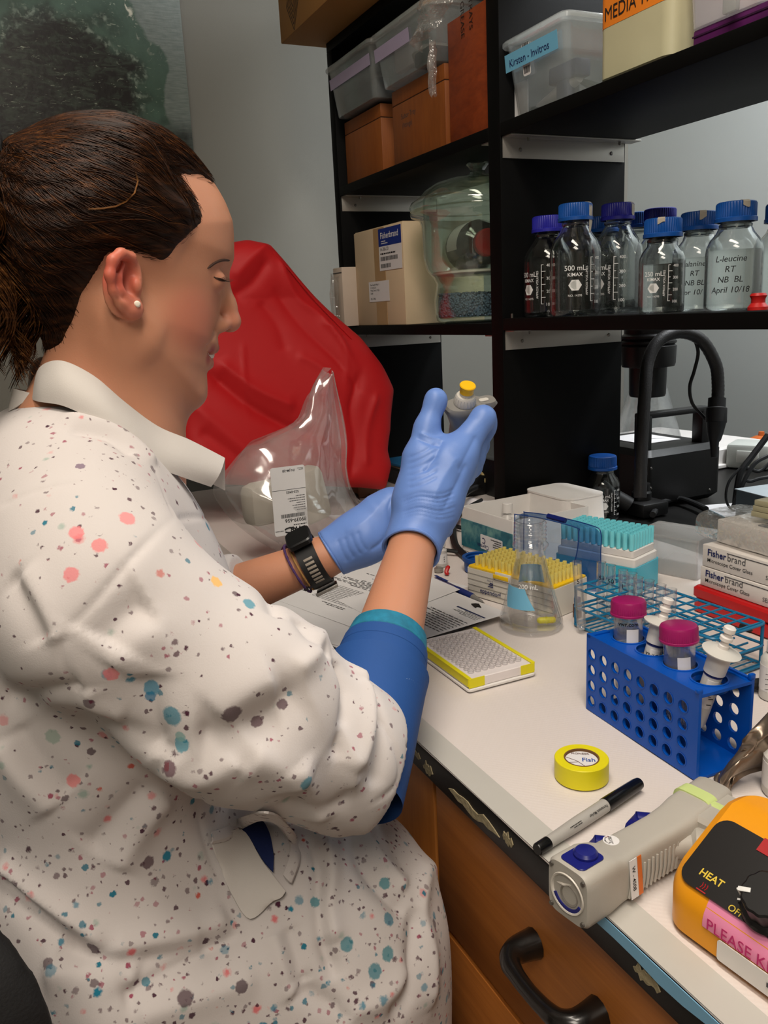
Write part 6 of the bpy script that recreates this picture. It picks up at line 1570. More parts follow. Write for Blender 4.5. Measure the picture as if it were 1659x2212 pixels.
def surfnet(fn, lo, hi, h, slack=1.6):
    lo = np.array(lo, f4); B = 6; n = (np.ceil((np.array(hi)-lo)/h/B).astype(int)+1)*B
    nb = n//B
    g = np.stack(np.meshgrid(*[np.arange(k) for k in nb], indexing='ij'), -1).reshape(-1, 3)
    dc = np.concatenate([fn(c_) for c_ in np.array_split((lo+(g+0.5)*B*h-0.5*h).astype(f4), max(1, len(g)//200000+1))])
    act = np.abs(dc) < slack*B*h
    Vv = np.repeat(np.repeat(np.repeat(dc.reshape(nb), B, 0), B, 1), B, 2).astype(f4)
    off = np.stack(np.meshgrid(*[np.arange(B)]*3, indexing='ij'), -1).reshape(-1, 3)
    ga = g[act]
    for part in np.array_split(ga, max(1, len(ga)//3000+1)):
        idx = (part[:, None, :]*B+off[None]).reshape(-1, 3)
        Vv[idx[:, 0], idx[:, 1], idx[:, 2]] = fn((lo+idx*h).astype(f4))
    ins = Vv < 0
    c = [ins[i:n[0]-1+i, j:n[1]-1+j, k:n[2]-1+k] for i in (0, 1) for j in (0, 1) for k in (0, 1)]
    allin = c[0].copy(); anyin = c[0].copy()
    for q in c[1:]: allin &= q; anyin |= q
    mix = anyin & ~allin; I = np.argwhere(mix)
    vid = np.full(mix.shape, -1, np.int32); vid[mix] = np.arange(len(I))
    cor = np.array([(i, j, k) for i in (0, 1) for j in (0, 1) for k in (0, 1)])
    val = np.stack([Vv[I[:, 0]+q[0], I[:, 1]+q[1], I[:, 2]+q[2]] for q in cor], 1)
    acc = np.zeros((len(I), 3), f4); cnt = np.zeros(len(I), f4)
    for a in range(8):
        for b_ in range(a+1, 8):
            if abs(cor[a]-cor[b_]).sum() != 1: continue
            va, vb = val[:, a], val[:, b_]; m = (va < 0) != (vb < 0); t_ = np.where(m, va/np.where(m, va-vb, 1), 0)
            acc += np.where(m[:, None], cor[a]+t_[:, None]*(cor[b_]-cor[a]), 0); cnt += m
    P = lo+(I+acc/cnt[:, None])*h
    F = []
    for ax in range(3):
        o = [0, 0, 0]; o[ax] = 1; u, w_ = (ax+1) % 3, (ax+2) % 3
        s0 = ins[:n[0]-o[0], :n[1]-o[1], :n[2]-o[2]]; s1 = ins[o[0]:, o[1]:, o[2]:]
        E = np.argwhere(s0 != s1); E = E[(E[:, u] > 0) & (E[:, w_] > 0) & (E[:, 0] < n[0]-1) & (E[:, 1] < n[1]-1) & (E[:, 2] < n[2]-1)]
        fl = s0[E[:, 0], E[:, 1], E[:, 2]]
        def cid(du, dw):
            q = E.copy(); q[:, u] -= du; q[:, w_] -= dw; return vid[q[:, 0], q[:, 1], q[:, 2]]
        Q = np.stack([cid(1, 1), cid(0, 1), cid(0, 0), cid(1, 0)], 1)
        Q = np.where(fl[:, None], Q, Q[:, ::-1]); F.append(Q)
    return P, np.concatenate(F)
def relax(P, F, it=2, lam=0.5):
    e = np.concatenate([F[:, [0, 1]], F[:, [1, 2]], F[:, [2, 3]], F[:, [3, 0]]]); e = np.concatenate([e, e[:, ::-1]])
    cnt = np.bincount(e[:, 0], minlength=len(P))[:, None]
    for _ in range(it):
        s = np.stack([np.bincount(e[:, 0], P[e[:, 1], k], minlength=len(P)) for k in range(3)], 1)
        P = P+lam*(s/np.maximum(cnt, 1)-P)
    return P
def normals(P, F):
    nq = np.cross(P[F[:, 2]]-P[F[:, 0]], P[F[:, 3]]-P[F[:, 1]]); N = np.zeros_like(P)
    for k in range(4):
        for a in range(3): N[:, a] += np.bincount(F[:, k], nq[:, a], minlength=len(P))
    return N/(np.linalg.norm(N, axis=1, keepdims=True)+1e-12)
def np_mesh(name, P, F, m, parent, origin=None, attrs=None):
    me = bpy.data.meshes.new(name); me.vertices.add(len(P)); me.vertices.foreach_set('co', np.asarray(P-(np.array(origin) if origin is not None else 0), f4).ravel())
    k = F.shape[1]; me.loops.add(F.size); me.loops.foreach_set('vertex_index', F.astype(np.int32).ravel())
    me.polygons.add(len(F)); me.polygons.foreach_set('loop_start', np.arange(0, F.size, k, dtype=np.int32)); me.polygons.foreach_set('loop_total', np.full(len(F), k, np.int32))
    me.update(calc_edges=True); me.validate(); me.shade_smooth(); me.materials.append(m)
    o = bpy.data.objects.new(name, me); return link(o, parent)
def trace(fn, pix, e=0.0):
    """points where the lines of sight through the pixels first meet a surface"""
    D = np.array([tuple(ray(*p)) for p in pix], f4); ln = np.linalg.norm(D, axis=1, keepdims=True); D = D/ln; O = np.array(tuple(EYE), f4)
    t_ = np.full(len(D), 0.25, f4)
    for _ in range(70): t_ = t_+np.clip(fn(O+D*t_[:, None]), -0.02, 0.03)*0.8
    return O+D*(t_-e)[:, None]
def poly_dist(P, L):
    d = np.full(len(P), 1e9); 
    lo, hi = L.min(0)-0.06, L.max(0)+0.06; m = ((P > lo) & (P < hi)).all(1); Q = P[m]; dd = np.full(len(Q), 1e9)
    s = np.zeros(len(Q))
    for i in range(len(L)-1):
        a, b = L[i], L[i+1]; ba = b-a; h = np.clip((Q-a) @ ba/max(ba @ ba, 1e-12), 0, 1); q = np.linalg.norm(Q-a-h[:, None]*ba, axis=1)
        u = (i+h)/(len(L)-1); s = np.where(q < dd, u, s); dd = np.minimum(dd, q)
    out = np.zeros(len(P)); d[m] = dd; out[m] = s
    return d, out
def emboss(P, N, fn, strokes, pw=1.3):
    """push vertices along their normals near each stroke (pixels, width, height)"""
    D = np.zeros(len(P))
    for pix, wd, ht in strokes:
        sp = [(p.x, p.y) for p in spline([(x, y, 0) for x, y in pix], 5)]
        L = trace(fn, sp); d, u = poly_dist(P, L)
        D += ht*np.exp(-(d/wd)**pw)*np.clip(np.sin(np.pi*np.clip(u*0.94+0.03, 0, 1))*2.2, 0, 1)
    return P+N*D[:, None]

XH = -0.75
PERSON = thing('person', 'seated person in a paint speckled white lab coat pipetting with blue gloves', 'person', (-0.75, 0.08, 0.0))
PO = Vector(PERSON.location)
hp = lambda x, y, off=0.0: onx(x, y, XH+off)
def mir(v): return Vector((2*XH-v.x, v.y, v.z))
# ------------------------------------------------------------------ joints
S_R = onx(235, 1330, -0.585); E_R = onx(765, 1655, -0.575); W_R = onx(895, 1165, -0.75)
S_L = Vector((-0.915, 0.07, 1.155)); E_L = Vector((-0.985, 0.13, 0.955)); W_L = onx(690, 1208, -0.885)
NECK0, NECK1 = hp(255, 700), hp(205, 1020)
ax_h = (hp(300, 250)-hp(250, 900)).normalized()
Rh = np.array([[1, 0, 0], [0, ax_h.z, -ax_h.y], [0, ax_h.y, ax_h.z]])
ax_f = (hp(432, 500)-hp(388, 820)).normalized()
Rf = np.array([[1, 0, 0], [0, ax_f.z, -ax_f.y], [0, ax_f.y, ax_f.z]])
CR = hp(255, 478); CRr = (0.074, 0.0940, 0.0790)
def ear_pt(x, y, o): return onx(x, y, XH+0.073) + Vector((o, 0, 0))
EARRIM = [ear_pt(287, 575, 0.002), ear_pt(280, 557, 0.006), ear_pt(256, 551, 0.012), ear_pt(237, 566, 0.016), ear_pt(231, 598, 0.017), ear_pt(240, 630, 0.014), ear_pt(256, 655, 0.010), ear_pt(278, 672, 0.007)]
PROF = [(456, 394), (481, 441), (498, 482), (501, 530), (502, 560), (494, 582), (485, 602), (479, 640), (476, 680), (473, 712), (472, 728), (475, 743), (468, 756), (459, 764), (455, 772), (461, 788), (457, 798), (447, 808), (446, 831), (446, 858), (438, 870), (426, 877), (385, 880), (356, 890), (346, 930), (340, 1010), (-300, 1010), (-300, 100), (300, 200), (400, 300)]
PROF = [(hp(x, y).y, hp(x, y).z) for x, y in PROF]
def body_sdf(p):
    q = p.copy(); q[:, 0] = XH+np.abs(p[:, 0]-XH)          # the head is symmetric
    d = ell(p, CR, CRr, Rh)
    d = smin(d, ell(p, hp(428, 505), (0.046, 0.026, 0.036), Rh), 0.03)
    d = smin(d, ell(p, hp(386, 640), (0.050, 0.038, 0.088), Rf), 0.030)
    d = smin(d, caps(q, hp(296, 730, 0.044), hp(400, 840, 0.010), 0.024, 0.0180), 0.028)
    d = smin(d, ell(p, hp(414, 850), (0.017, 0.0120, 0.013)), 0.014)
    d = smin(d, ell(q, hp(404, 690, 0.034), (0.020, 0.020, 0.024)), 0.020)
    d = smin(d, caps(q, hp(478, 556, 0.004), hp(448, 566, 0.036), 0.0115, 0.008), 0.012)
    d = smin(d, ell(p, hp(446, 750), (0.023, 0.0130, 0.0200)), 0.012)
    d = smin(d, ell(p, hp(418, 835), (0.022, 0.0130, 0.018)), 0.014)
    hm = p[:, 2] > 1.13
    lat = (np.abs(p[:, 0]-XH)**2)/(2*0.036)
    pc = np.full(len(p), -1.0, f4); pc[hm] = polysdf(p[hm, 1], p[hm, 2], PROF); cl = np.where(hm, pc+np.minimum(lat, 0.05), -1.0)
    d = np.where(hm, smax(d, cl-0.0035, 0.018), d)
    # brow, nose
    d = d if True else smin(d, caps(q, hp(470, 556, 0.007), hp(440, 566, 0.038), 0.0115, 0.008), 0.012)
    d = smin(d, caps(p, hp(478, 604), hp(491, 662), 0.0062, 0.0080), 0.008)
    d = smin(d, caps(p, hp(490, 656), hp(495, 693), 0.0080, 0.0095), 0.004)
    d = smin(d, ell(p, hp(496, 694), (0.0084, 0.0092, 0.0082)), 0.005)
    d = smin(d, ell(q, hp(474, 702, 0.0105), (0.0060, 0.0095, 0.0070)), 0.005)
    # eye socket, lids
    d = smax(d, -ell(q, hp(500, 604, 0.028), (0.015, 0.011, 0.0105)), 0.010)
    d = smin(d, ell(q, hp(464, 606, 0.028), (0.0110, 0.0095, 0.0095)), 0.003)
    # mouth: a slit between the lips that runs back into a smile
    d = smax(d, -chain(q, [hp(476, 766, 0), hp(461, 768, 0.009), hp(441, 757, 0.023)], [0.0042, 0.0036, 0.0014]), 0.002)
    d = smin(d, chain(q, [hp(461, 751, 0), hp(455, 753, 0.011), hp(443, 752, 0.020)], [0.0055, 0.0048, 0.0016], 0.003), 0.002)
    d = smin(d, chain(q, [hp(448, 785, 0), hp(444, 782, 0.010), hp(438, 767, 0.020)], [0.0060, 0.0052, 0.0016], 0.003), 0.002)
    d = smax(d, -caps(q, hp(462, 712, 0.020), hp(434, 748, 0.029), 0.0014, 0.0016), 0.006)
    d = smax(d, -caps(q, hp(486, 713, 0.0055), hp(474, 709, 0.0070), 0.0032), 0.003)
    # neck
    d = smin(d, caps(p, NECK0, NECK1, 0.051, 0.056), 0.030)
    d = smin(d, caps(q, hp(262, 690, 0.052), hp(290, 985, 0.020), 0.014, 0.012), 0.02)
    # near ear
    e = ell(p, ear_pt(264, 612, 0.001), (0.0040, 0.0150, 0.0260), Rh)
    e = smin(e, chain(p, EARRIM, [0.0028, 0.0036, 0.0040, 0.0040, 0.0038, 0.0038, 0.0040, 0.0046]), 0.003)
    e = smin(e, ell(p, ear_pt(286, 668, 0.004), (0.0046, 0.0080, 0.0085)), 0.005)
    e = smax(e, -ell(p, ear_pt(268, 606, 0.0135), (0.0110, 0.0085, 0.0150), Rh), 0.003)
    e = smin(e, ell(p, ear_pt(293, 618, 0.005), (0.0042, 0.0040, 0.0062)), 0.003)
    e = smin(e, chain(p, [ear_pt(275, 648, 0.008), ear_pt(254, 628, 0.011), ear_pt(250, 600, 0.011), ear_pt(262, 574, 0.008)], [0.0030, 0.0028, 0.0026, 0.002]), 0.003)
    d = smin(d, e, 0.005)
    # trunk, upper arms, forearms
    d = smin(d, caps(p, NECK1, Vector((-0.75, 0.05, 0.80)), 0.07, 0.085), 0.05)
    for S, E, W, in ((S_R, E_R, W_R), (S_L, E_L, W_L)):
        d = smin(d, caps(p, Vector((XH, 0.05, 1.14)), S, 0.06, 0.050), 0.03)
        d = smin(d, caps(p, S, E, 0.046, 0.036), 0.02)
        wx = W + (W-E).normalized()*0.03
        mid = E.lerp(W, 0.35)
        d = smin(d, caps(p, E, mid, 0.035, 0.0345), 0.02); d = smin(d, caps(p, mid, W, 0.0345, 0.0235), 0.02); d = smin(d, caps(p, W, wx, 0.0235, 0.023), 0.01)
    return d
# skin: warm, redder on ear, cheek, nose and lips
def skin_mat():
    m = mat('skin', (192, 134, 104), 0.5, sss=0.18, var=0.05, vscale=22, bump=0.06, bscale=700)
    nt = m.node_tree; L = nt.links.new; b = nt.nodes['Principled BSDF']; src = b.inputs['Base Color'].links[0].from_socket
    ge = nd(nt, 'ShaderNodeTexCoord').outputs['Object']
    def spot(src, c, r, col, amt):
        v = nd(nt, 'ShaderNodeVectorMath', operation='DISTANCE'); L(ge, v.inputs[0]); v.inputs[1].default_value = tuple(Vector(c)-PO)
        mr = nd(nt, 'ShaderNodeMapRange', interpolation_type='SMOOTHSTEP'); mr.inputs['From Min'].default_value = r; mr.inputs['From Max'].default_value = r*0.25
        mr.inputs['To Min'].default_value = 0; mr.inputs['To Max'].default_value = amt; L(v.outputs['Value'], mr.inputs['Value'])
        mx = nd(nt, 'ShaderNodeMix', data_type='RGBA'); L(mr.outputs[0], mx.inputs[0]); L(src, mx.inputs[6]); mx.inputs[7].default_value = lin(col); return mx.outputs[2]
    src = spot(src, ear_pt(248, 590, 0.01), 0.030, (196, 82, 66), 0.85)
    src = spot(src, ear_pt(280, 665, 0.005), 0.018, (190, 92, 76), 0.6)
    src = spot(src, hp(415, 690, 0.045), 0.042, (196, 108, 88), 0.55)
    src = spot(src, hp(490, 695, 0.0), 0.022, (198, 116, 96), 0.5)
    for k, x in enumerate((0.0, 0.010, 0.018)):
        src = spot(src, hp(462-5*k, 753, x), 0.0085, (156, 66, 62), 0.95); src = spot(src, hp(450-4*k, 784-5*k, x), 0.0090, (160, 68, 64), 0.95)
    src = spot(src, hp(470, 640, 0.03), 0.016, (168, 104, 84), 0.35)
    src = spot(src, hp(468, 585, 0.036), 0.016, (176, 112, 88), 0.4)
    L(src, b.inputs['Base Color']); return m
SKIN = skin_mat()
P, F = surfnet(body_sdf, (-1.06, -0.06, 0.80), (-0.50, 0.46, 1.49), 0.0018)
P = relax(P, F, 1, 0.5)
np_mesh('body', P, F, SKIN, PERSON, PO)

# eyebrow, lashes, tooth, ear stud
HAIRD = mat('brow_hair', (62, 38, 26), 0.7)
EYEB = [trace(body_sdf, [p])[0] for p in ((448, 580), (464, 568), (480, 562), (496, 563))]
b = MB(); b.tube(spline([tuple(q) for q in EYEB], 5), [0.0004, 0.0007]+[0.0012]*10+[0.0011, 0.001, 0.0008, 0.0004], 8); b.v = [tuple(Vector(q)-PO) for q in b.v]; b.build('eyebrow', HAIRD, PERSON)
LA = [trace(body_sdf, [p])[0] for p in ((462, 598), (470, 603), (478, 606), (485, 607))]
b = MB(); b.tube(spline([tuple(q) for q in LA], 5), [0.0006]*16, 6)
for k, x in enumerate(np.linspace(0.15, 1, 9)):
    q = Vector(LA[0]).lerp(Vector(LA[-1]), x); b.tube([q, q+Vector((0.002, 0.004, -0.001)), q+Vector((0.002, 0.0075, 0.0005))], [0.0004, 0.0003, 0.0001], 4)
b.v = [tuple(Vector(q)-PO) for q in b.v]; o = b.build('eyelashes', HAIRD, PERSON); o['kind'] = 'stuff'
b = MB(); b.tube([hp(455, 767, 0.0), hp(452, 768, 0.009), hp(442, 761, 0.017)], [0.0036, 0.0034, 0.0014], 8); b.v = [tuple(Vector(q)-PO) for q in b.v]; b.build('teeth', mat('teeth', (226, 214, 200), 0.3), PERSON)
q = Vector(trace(body_sdf, [(296, 657)])[0])
b = MB(); b.lathe([(0, -0.001), (0.0024, -0.001), (0.0026, 0.0008), (0.0016, 0.0022), (0, 0.0026)], 12, Matrix.Translation(q-PO) @ Matrix.Rotation(PI/2, 4, 'Y')); b.build('ear_stud', mat('ear_stud_metal', (240, 232, 214), 0.12, spec=1.0), PERSON)

# ------------------------------------------------------------------ hair
HL = [(457, 397), (446, 406), (418, 394), (388, 380), (408, 402), (425, 426), (439, 462), (432, 488), (402, 508), (374, 535), (360, 558), (340, 570), (306, 553), (270, 542), (228, 553), (206, 594), (182, 640), (180, 690), (150, 745), (100, 778), (40, 800), (-60, 760), (-60, 250), (60, 262), (140, 236), (230, 232), (332, 262), (404, 326)]
HP_ = [(q.y, q.z) for q in (hp(x, y, 0.050 if 3 <= i <= 18 else 0.0) for i, (x, y) in enumerate(HL))]
def hair_sdf(p):
    pd = polysdf(p[:, 1], p[:, 2], HP_)
    th = np.clip(-pd*0.32, -0.004, 0.0110)
    base = smin(ell(p, CR, CRr, Rh), caps(p, NECK0, hp(215, 900), 0.050, 0.05), 0.03)
    base = smin(base, ell(p, hp(428, 505), (0.046, 0.026, 0.036), Rh), 0.03); base = smin(base, ell(p, hp(386, 640), (0.050, 0.038, 0.088), Rf), 0.030)
    hm = p[:, 1] > 0.13; pc = np.full(len(p), -1.0, f4); pc[hm] = polysdf(p[hm, 1], p[hm, 2], PROF)+np.minimum(np.abs(p[hm, 0]-XH)**2/(2*0.036), 0.05); base = smax(base, pc-0.0018, 0.010)
    g = 0.0006*np.sin((p[:, 2]*0.9+p[:, 1]*0.25+0.3*p[:, 0])*420+6*np.sin(p[:, 1]*40))
    d = base-th-g*(th > 0.002)
    return np.maximum(d, pd*0.8)
def hair_mat(nm='brown_hair', c=((20, 11, 6), (46, 25, 12), (96, 56, 26))):
    m = bpy.data.materials.new(nm); m.use_nodes = True; nt = m.node_tree; L = nt.links.new; b = nt.nodes['Principled BSDF']
    b.inputs['Roughness'].default_value = 0.5; b.inputs['Specular IOR Level'].default_value = 0.16
    tc = nd(nt, 'ShaderNodeTexCoord'); mp = nd(nt, 'ShaderNodeMapping'); mp.inputs['Scale'].default_value = (60, 14, 120); mp.inputs['Rotation'].default_value = (0.15, 0, 0)
    L(tc.outputs['Object'], mp.inputs[0]); n = nd(nt, 'ShaderNodeTexNoise'); n.inputs['Scale'].default_value = 3.0; n.inputs['Detail'].default_value = 6; L(mp.outputs[0], n.inputs['Vector'])
    cr = nd(nt, 'ShaderNodeValToRGB'); e = cr.color_ramp.elements; e[0].color = lin(c[0]); e[1].color = lin(c[2]); e[0].position = 0.3; e[1].position = 0.85; k = e.new(0.55); k.color = lin(c[1])
    L(n.outputs['Fac'], cr.inputs[0]); L(cr.outputs[0], b.inputs['Base Color']); return m
HAIR = hair_mat()
P, F = surfnet(hair_sdf, (-0.87, -0.10, 1.22), (-0.63, 0.24, 1.50), 0.0022)
P = relax(P, F, 2, 0.5); HP, HF = P, F
hair_o = np_mesh('hair', P, F, HAIR, PERSON, PO)
# combed strands gathered towards the tie
TIE = hp(0, 340, 0.0)
def strands(npts, n, rad, m, name, seed, edge=False):
    r_ = np.random.default_rng(seed); N_ = normals(HP, HF)
    ok = np.where((N_[:, 0] > -0.35) & (polysdf(HP[:, 1], HP[:, 2], HP_) < -0.0015))[0]
    if edge: pdv = polysdf(HP[:, 1], HP[:, 2], HP_); ok = np.where((N_[:, 0] > -0.2) & (pdv > -0.007) & (HP[:, 1] > float(hp(160, 700).y)-0.02))[0]
    st = HP[r_.choice(ok, n)].astype(f4); st = st+r_.normal(size=st.shape)*0.001
    if edge: st = st+np.array([0.0, 0.0025, -0.0015], f4)*r_.uniform(0, 1.6, (n, 1)).astype(f4)
    lift = r_.uniform(0.0002, 0.0018, n).astype(f4)[:, None]; path = []; q = st.copy(); T_ = np.array(tuple(TIE), f4)
    wob = r_.normal(size=(n, 3)).astype(f4); T_ = T_+np.stack([r_.normal(size=n)*0.016, r_.normal(size=n)*0.004, r_.normal(size=n)*0.014], 1).astype(f4)
    def grad(x):
        e = 0.002; g = np.stack([hair_sdf(x+np.eye(3, dtype=f4)[k]*e)-hair_sdf(x-np.eye(3, dtype=f4)[k]*e) for k in range(3)], 1); return g/(np.linalg.norm(g, axis=1, keepdims=True)+1e-9)
    step = r_.uniform(0.0035, 0.0065, n).astype(f4)[:, None]
    for k in range(npts):
        g = grad(q); d = hair_sdf(q)[:, None]; q = q-g*(d-lift); path.append(q.copy())
        dr = T_-q; ln = np.linalg.norm(dr, axis=1, keepdims=True); dr = dr/(ln+1e-6); dr = dr+np.array([0, -0.15, 0.10], f4)*np.clip(ln*6, 0, 1)
        dr = dr-g*(dr*g).sum(1, keepdims=True); dr /= np.linalg.norm(dr, axis=1, keepdims=True)+1e-9
        q = q+(dr+0.05*wob*np.sin(k*0.5))*np.minimum(step, ln*0.5)
    A = np.stack(path, 1)
    return strand_mesh(A, rad, m, name)
def strand_mesh(A, rad, m, name, taper=True):
    n, k, _ = A.shape; T_ = np.gradient(A, axis=1); T_ /= np.linalg.norm(T_, axis=2, keepdims=True)+1e-9
    up = np.array([0.37, 0.61, 0.70]); B_ = np.cross(T_, up); B_ /= np.linalg.norm(B_, axis=2, keepdims=True)+1e-9; C_ = np.cross(T_, B_)
    r = rad*np.ones(k)
    if taper: r = rad*np.clip(np.minimum(np.linspace(0.15, 4, k), np.linspace(4, 0.3, k)), 0, 1)
    V = []
    for j in range(3):
        a = 2*np.pi*j/3; V.append(A+(B_*np.cos(a)+C_*np.sin(a))*r[None, :, None])
    V = np.stack(V, 2).reshape(-1, 3)
    i = np.arange(n)[:, None, None]*k*3; s = np.arange(k-1)[None, :, None]*3; j = np.arange(3)[None, None, :]; j2 = (j+1) % 3
    F = np.stack([i+s+j, i+s+j2, i+s+3+j2, i+s+3+j], -1).reshape(-1, 4)
    o = np_mesh(name, V, F, m, hair_o, PO); o['kind'] = 'stuff'; return o
strands(22, 4600, 0.00038, HAIR, 'hair_strands', 3)
strands(9, 2600, 0.00024, HAIR, 'hairline_strands', 5, edge=True)
strands(18, 700, 0.00034, hair_mat('copper_hair', ((52, 27, 11), (86, 50, 22), (124, 82, 42))), 'light_strands', 4)
# stray lock curving above the temple
A = np.array([[tuple(Vector(trace(hair_sdf, [p], 0.002)[0])) for p in ((292, 372), (297, 392), (290, 418), (272, 436), (250, 446), (225, 450), (190, 452))]]*6); A = A+np.random.default_rng(1).normal(size=(6, 1, 3))*0.0008
strand_mesh(A, 0.00028, hair_mat('gold_hair', ((96, 60, 26), (128, 84, 40), (150, 106, 56))), 'stray_lock')
# ponytail: wavy bundle from the tie down to the collar
r_ = np.random.default_rng(8); n = 900; k = 34; u = np.linspace(0, 1, k)
ph = r_.uniform(0, 6.28, n); lock = r_.integers(0, 16, n); lph = r_.uniform(0, 6.28, 16); lx = r_.uniform(-0.030, 0.034, 16); ly = r_.uniform(-0.026, 0.018, 16); ll = r_.uniform(0.75, 1.05, 16)
c0, c1, c2 = np.array(tuple(TIE)), np.array(tuple(hp(-20, 560))), np.array(tuple(hp(22, 800)))
A = np.zeros((n, k, 3))
for i in range(n):
    L_ = ll[lock[i]]*r_.uniform(0.9, 1.05); s = u*L_
    base_ = ((1-s)**2)[:, None]*c0+(2*s*(1-s))[:, None]*c1+(s**2)[:, None]*c2
    sp = np.clip(u*3, 0, 1)
    A[i] = base_; wv = 0.010*np.sin(u*13+lph[lock[i]])*sp; wv2 = 0.010*np.cos(u*13+lph[lock[i]])*sp
    A[i, :, 0] += lx[lock[i]]*sp+wv2+r_.normal()*0.0035+0.012; A[i, :, 1] += ly[lock[i]]*sp+wv+r_.normal()*0.0035; A[i, :, 2] += r_.normal()*0.003
strand_mesh(A, 0.0006, hair_mat('ponytail_hair', ((34, 18, 8), (84, 50, 22), (150, 104, 54))), 'ponytail')
b = MB(); b.tube(spline([Vector((TIE.x+0.019*math.cos(a), TIE.y+0.006*math.sin(a)*0, TIE.z+0.019*math.sin(a)))-PO+Vector((0.0, -0.004, 0)) for a in np.linspace(0, 2*PI, 12)[:-1]], 4, True)+[Vector((TIE.x+0.019, TIE.y-0.004, TIE.z))-PO], 0.007, 10); b.build('hair_tie', RUBBER, hair_o)

# ------------------------------------------------------------------ lab coat
SL = [S_R, onx(520, 1490, -0.565), onx(735, 1620, -0.572)]
CT = Vector((-0.752, 0.045, 1.155))
def coat_sdf(p):
    d = caps(p, Vector((-0.62, 0.045, 1.150)), Vector((-0.885, 0.045, 1.150)), 0.068, 0.068)             # shoulders
    d = smin(d, caps(p, Vector((-0.70, 0.05, 1.185)), Vector((-0.80, 0.05, 1.185)), 0.062), 0.05)
    d = smin(d, ell(p, Vector((-0.75, 0.040, 0.985)), (0.165, 0.118, 0.24)), 0.06)
    d = smin(d, ell(p, Vector((-0.75, 0.085, 1.03)), (0.13, 0.10, 0.15)), 0.06)
    # skirt of the coat over hips and lap
    d = smin(d, caps(p, Vector((-0.66, 0.02, 0.78)), Vector((-0.655, 0.190, 0.735)), 0.125, 0.125), 0.06)
    d = smin(d, caps(p, Vector((-0.84, 0.02, 0.78)), Vector((-0.84, 0.165, 0.70)), 0.12, 0.125), 0.06)
    d = smin(d, caps(p, Vector((-0.650, 0.205, 0.745)), Vector((-0.655, 0.205, 0.55)), 0.125, 0.135), 0.05)
    d = smin(d, ell(p, Vector((-0.75, 0.03, 0.60)), (0.22, 0.16, 0.16)), 0.08)
    # sleeves
    s = chain(p, SL, [0.072, 0.066, 0.058], 0.03)
    s = smin(s, caps(p, onx(560, 1580, -0.555), onx(740, 1700, -0.560), 0.040, 0.026), 0.04)
    s = smin(s, caps(p, onx(400, 1560, -0.545), onx(470, 1600, -0.545), 0.034), 0.04)
    dv = (SL[2]-SL[1]).normalized()
    s = smax(s, (p-V3(SL[2])) @ V3(dv)-0.046, 0.006)
    s = smax(s, -caps(p, SL[2]+dv*0.020, SL[2]+dv*0.10, 0.050, 0.060), 0.006)
    d = smin(d, s, 0.030)
    l = chain(p, [S_L, E_L, E_L.lerp(W_L, 0.52)], [0.070, 0.056, 0.047], 0.03)
    d = smin(d, l, 0.04)
    # openings: neck, cuffs
    d = smax(d, -caps(p, hp(232, 880), hp(258, 700), 0.060, 0.075), 0.012)
    ax = (W_L-E_L).normalized(); c2 = E_L.lerp(W_L, 0.60)
    d = smax(d, np.where(caps(p, E_L, W_L, 0.10) < 0, (p-V3(c2)) @ V3(ax), -1.0), 0.006)
    d = smax(d, 0.50-p[:, 2], 0.01)
    d = smax(d, p[:, 1]-0.320, 0.012)
    return d
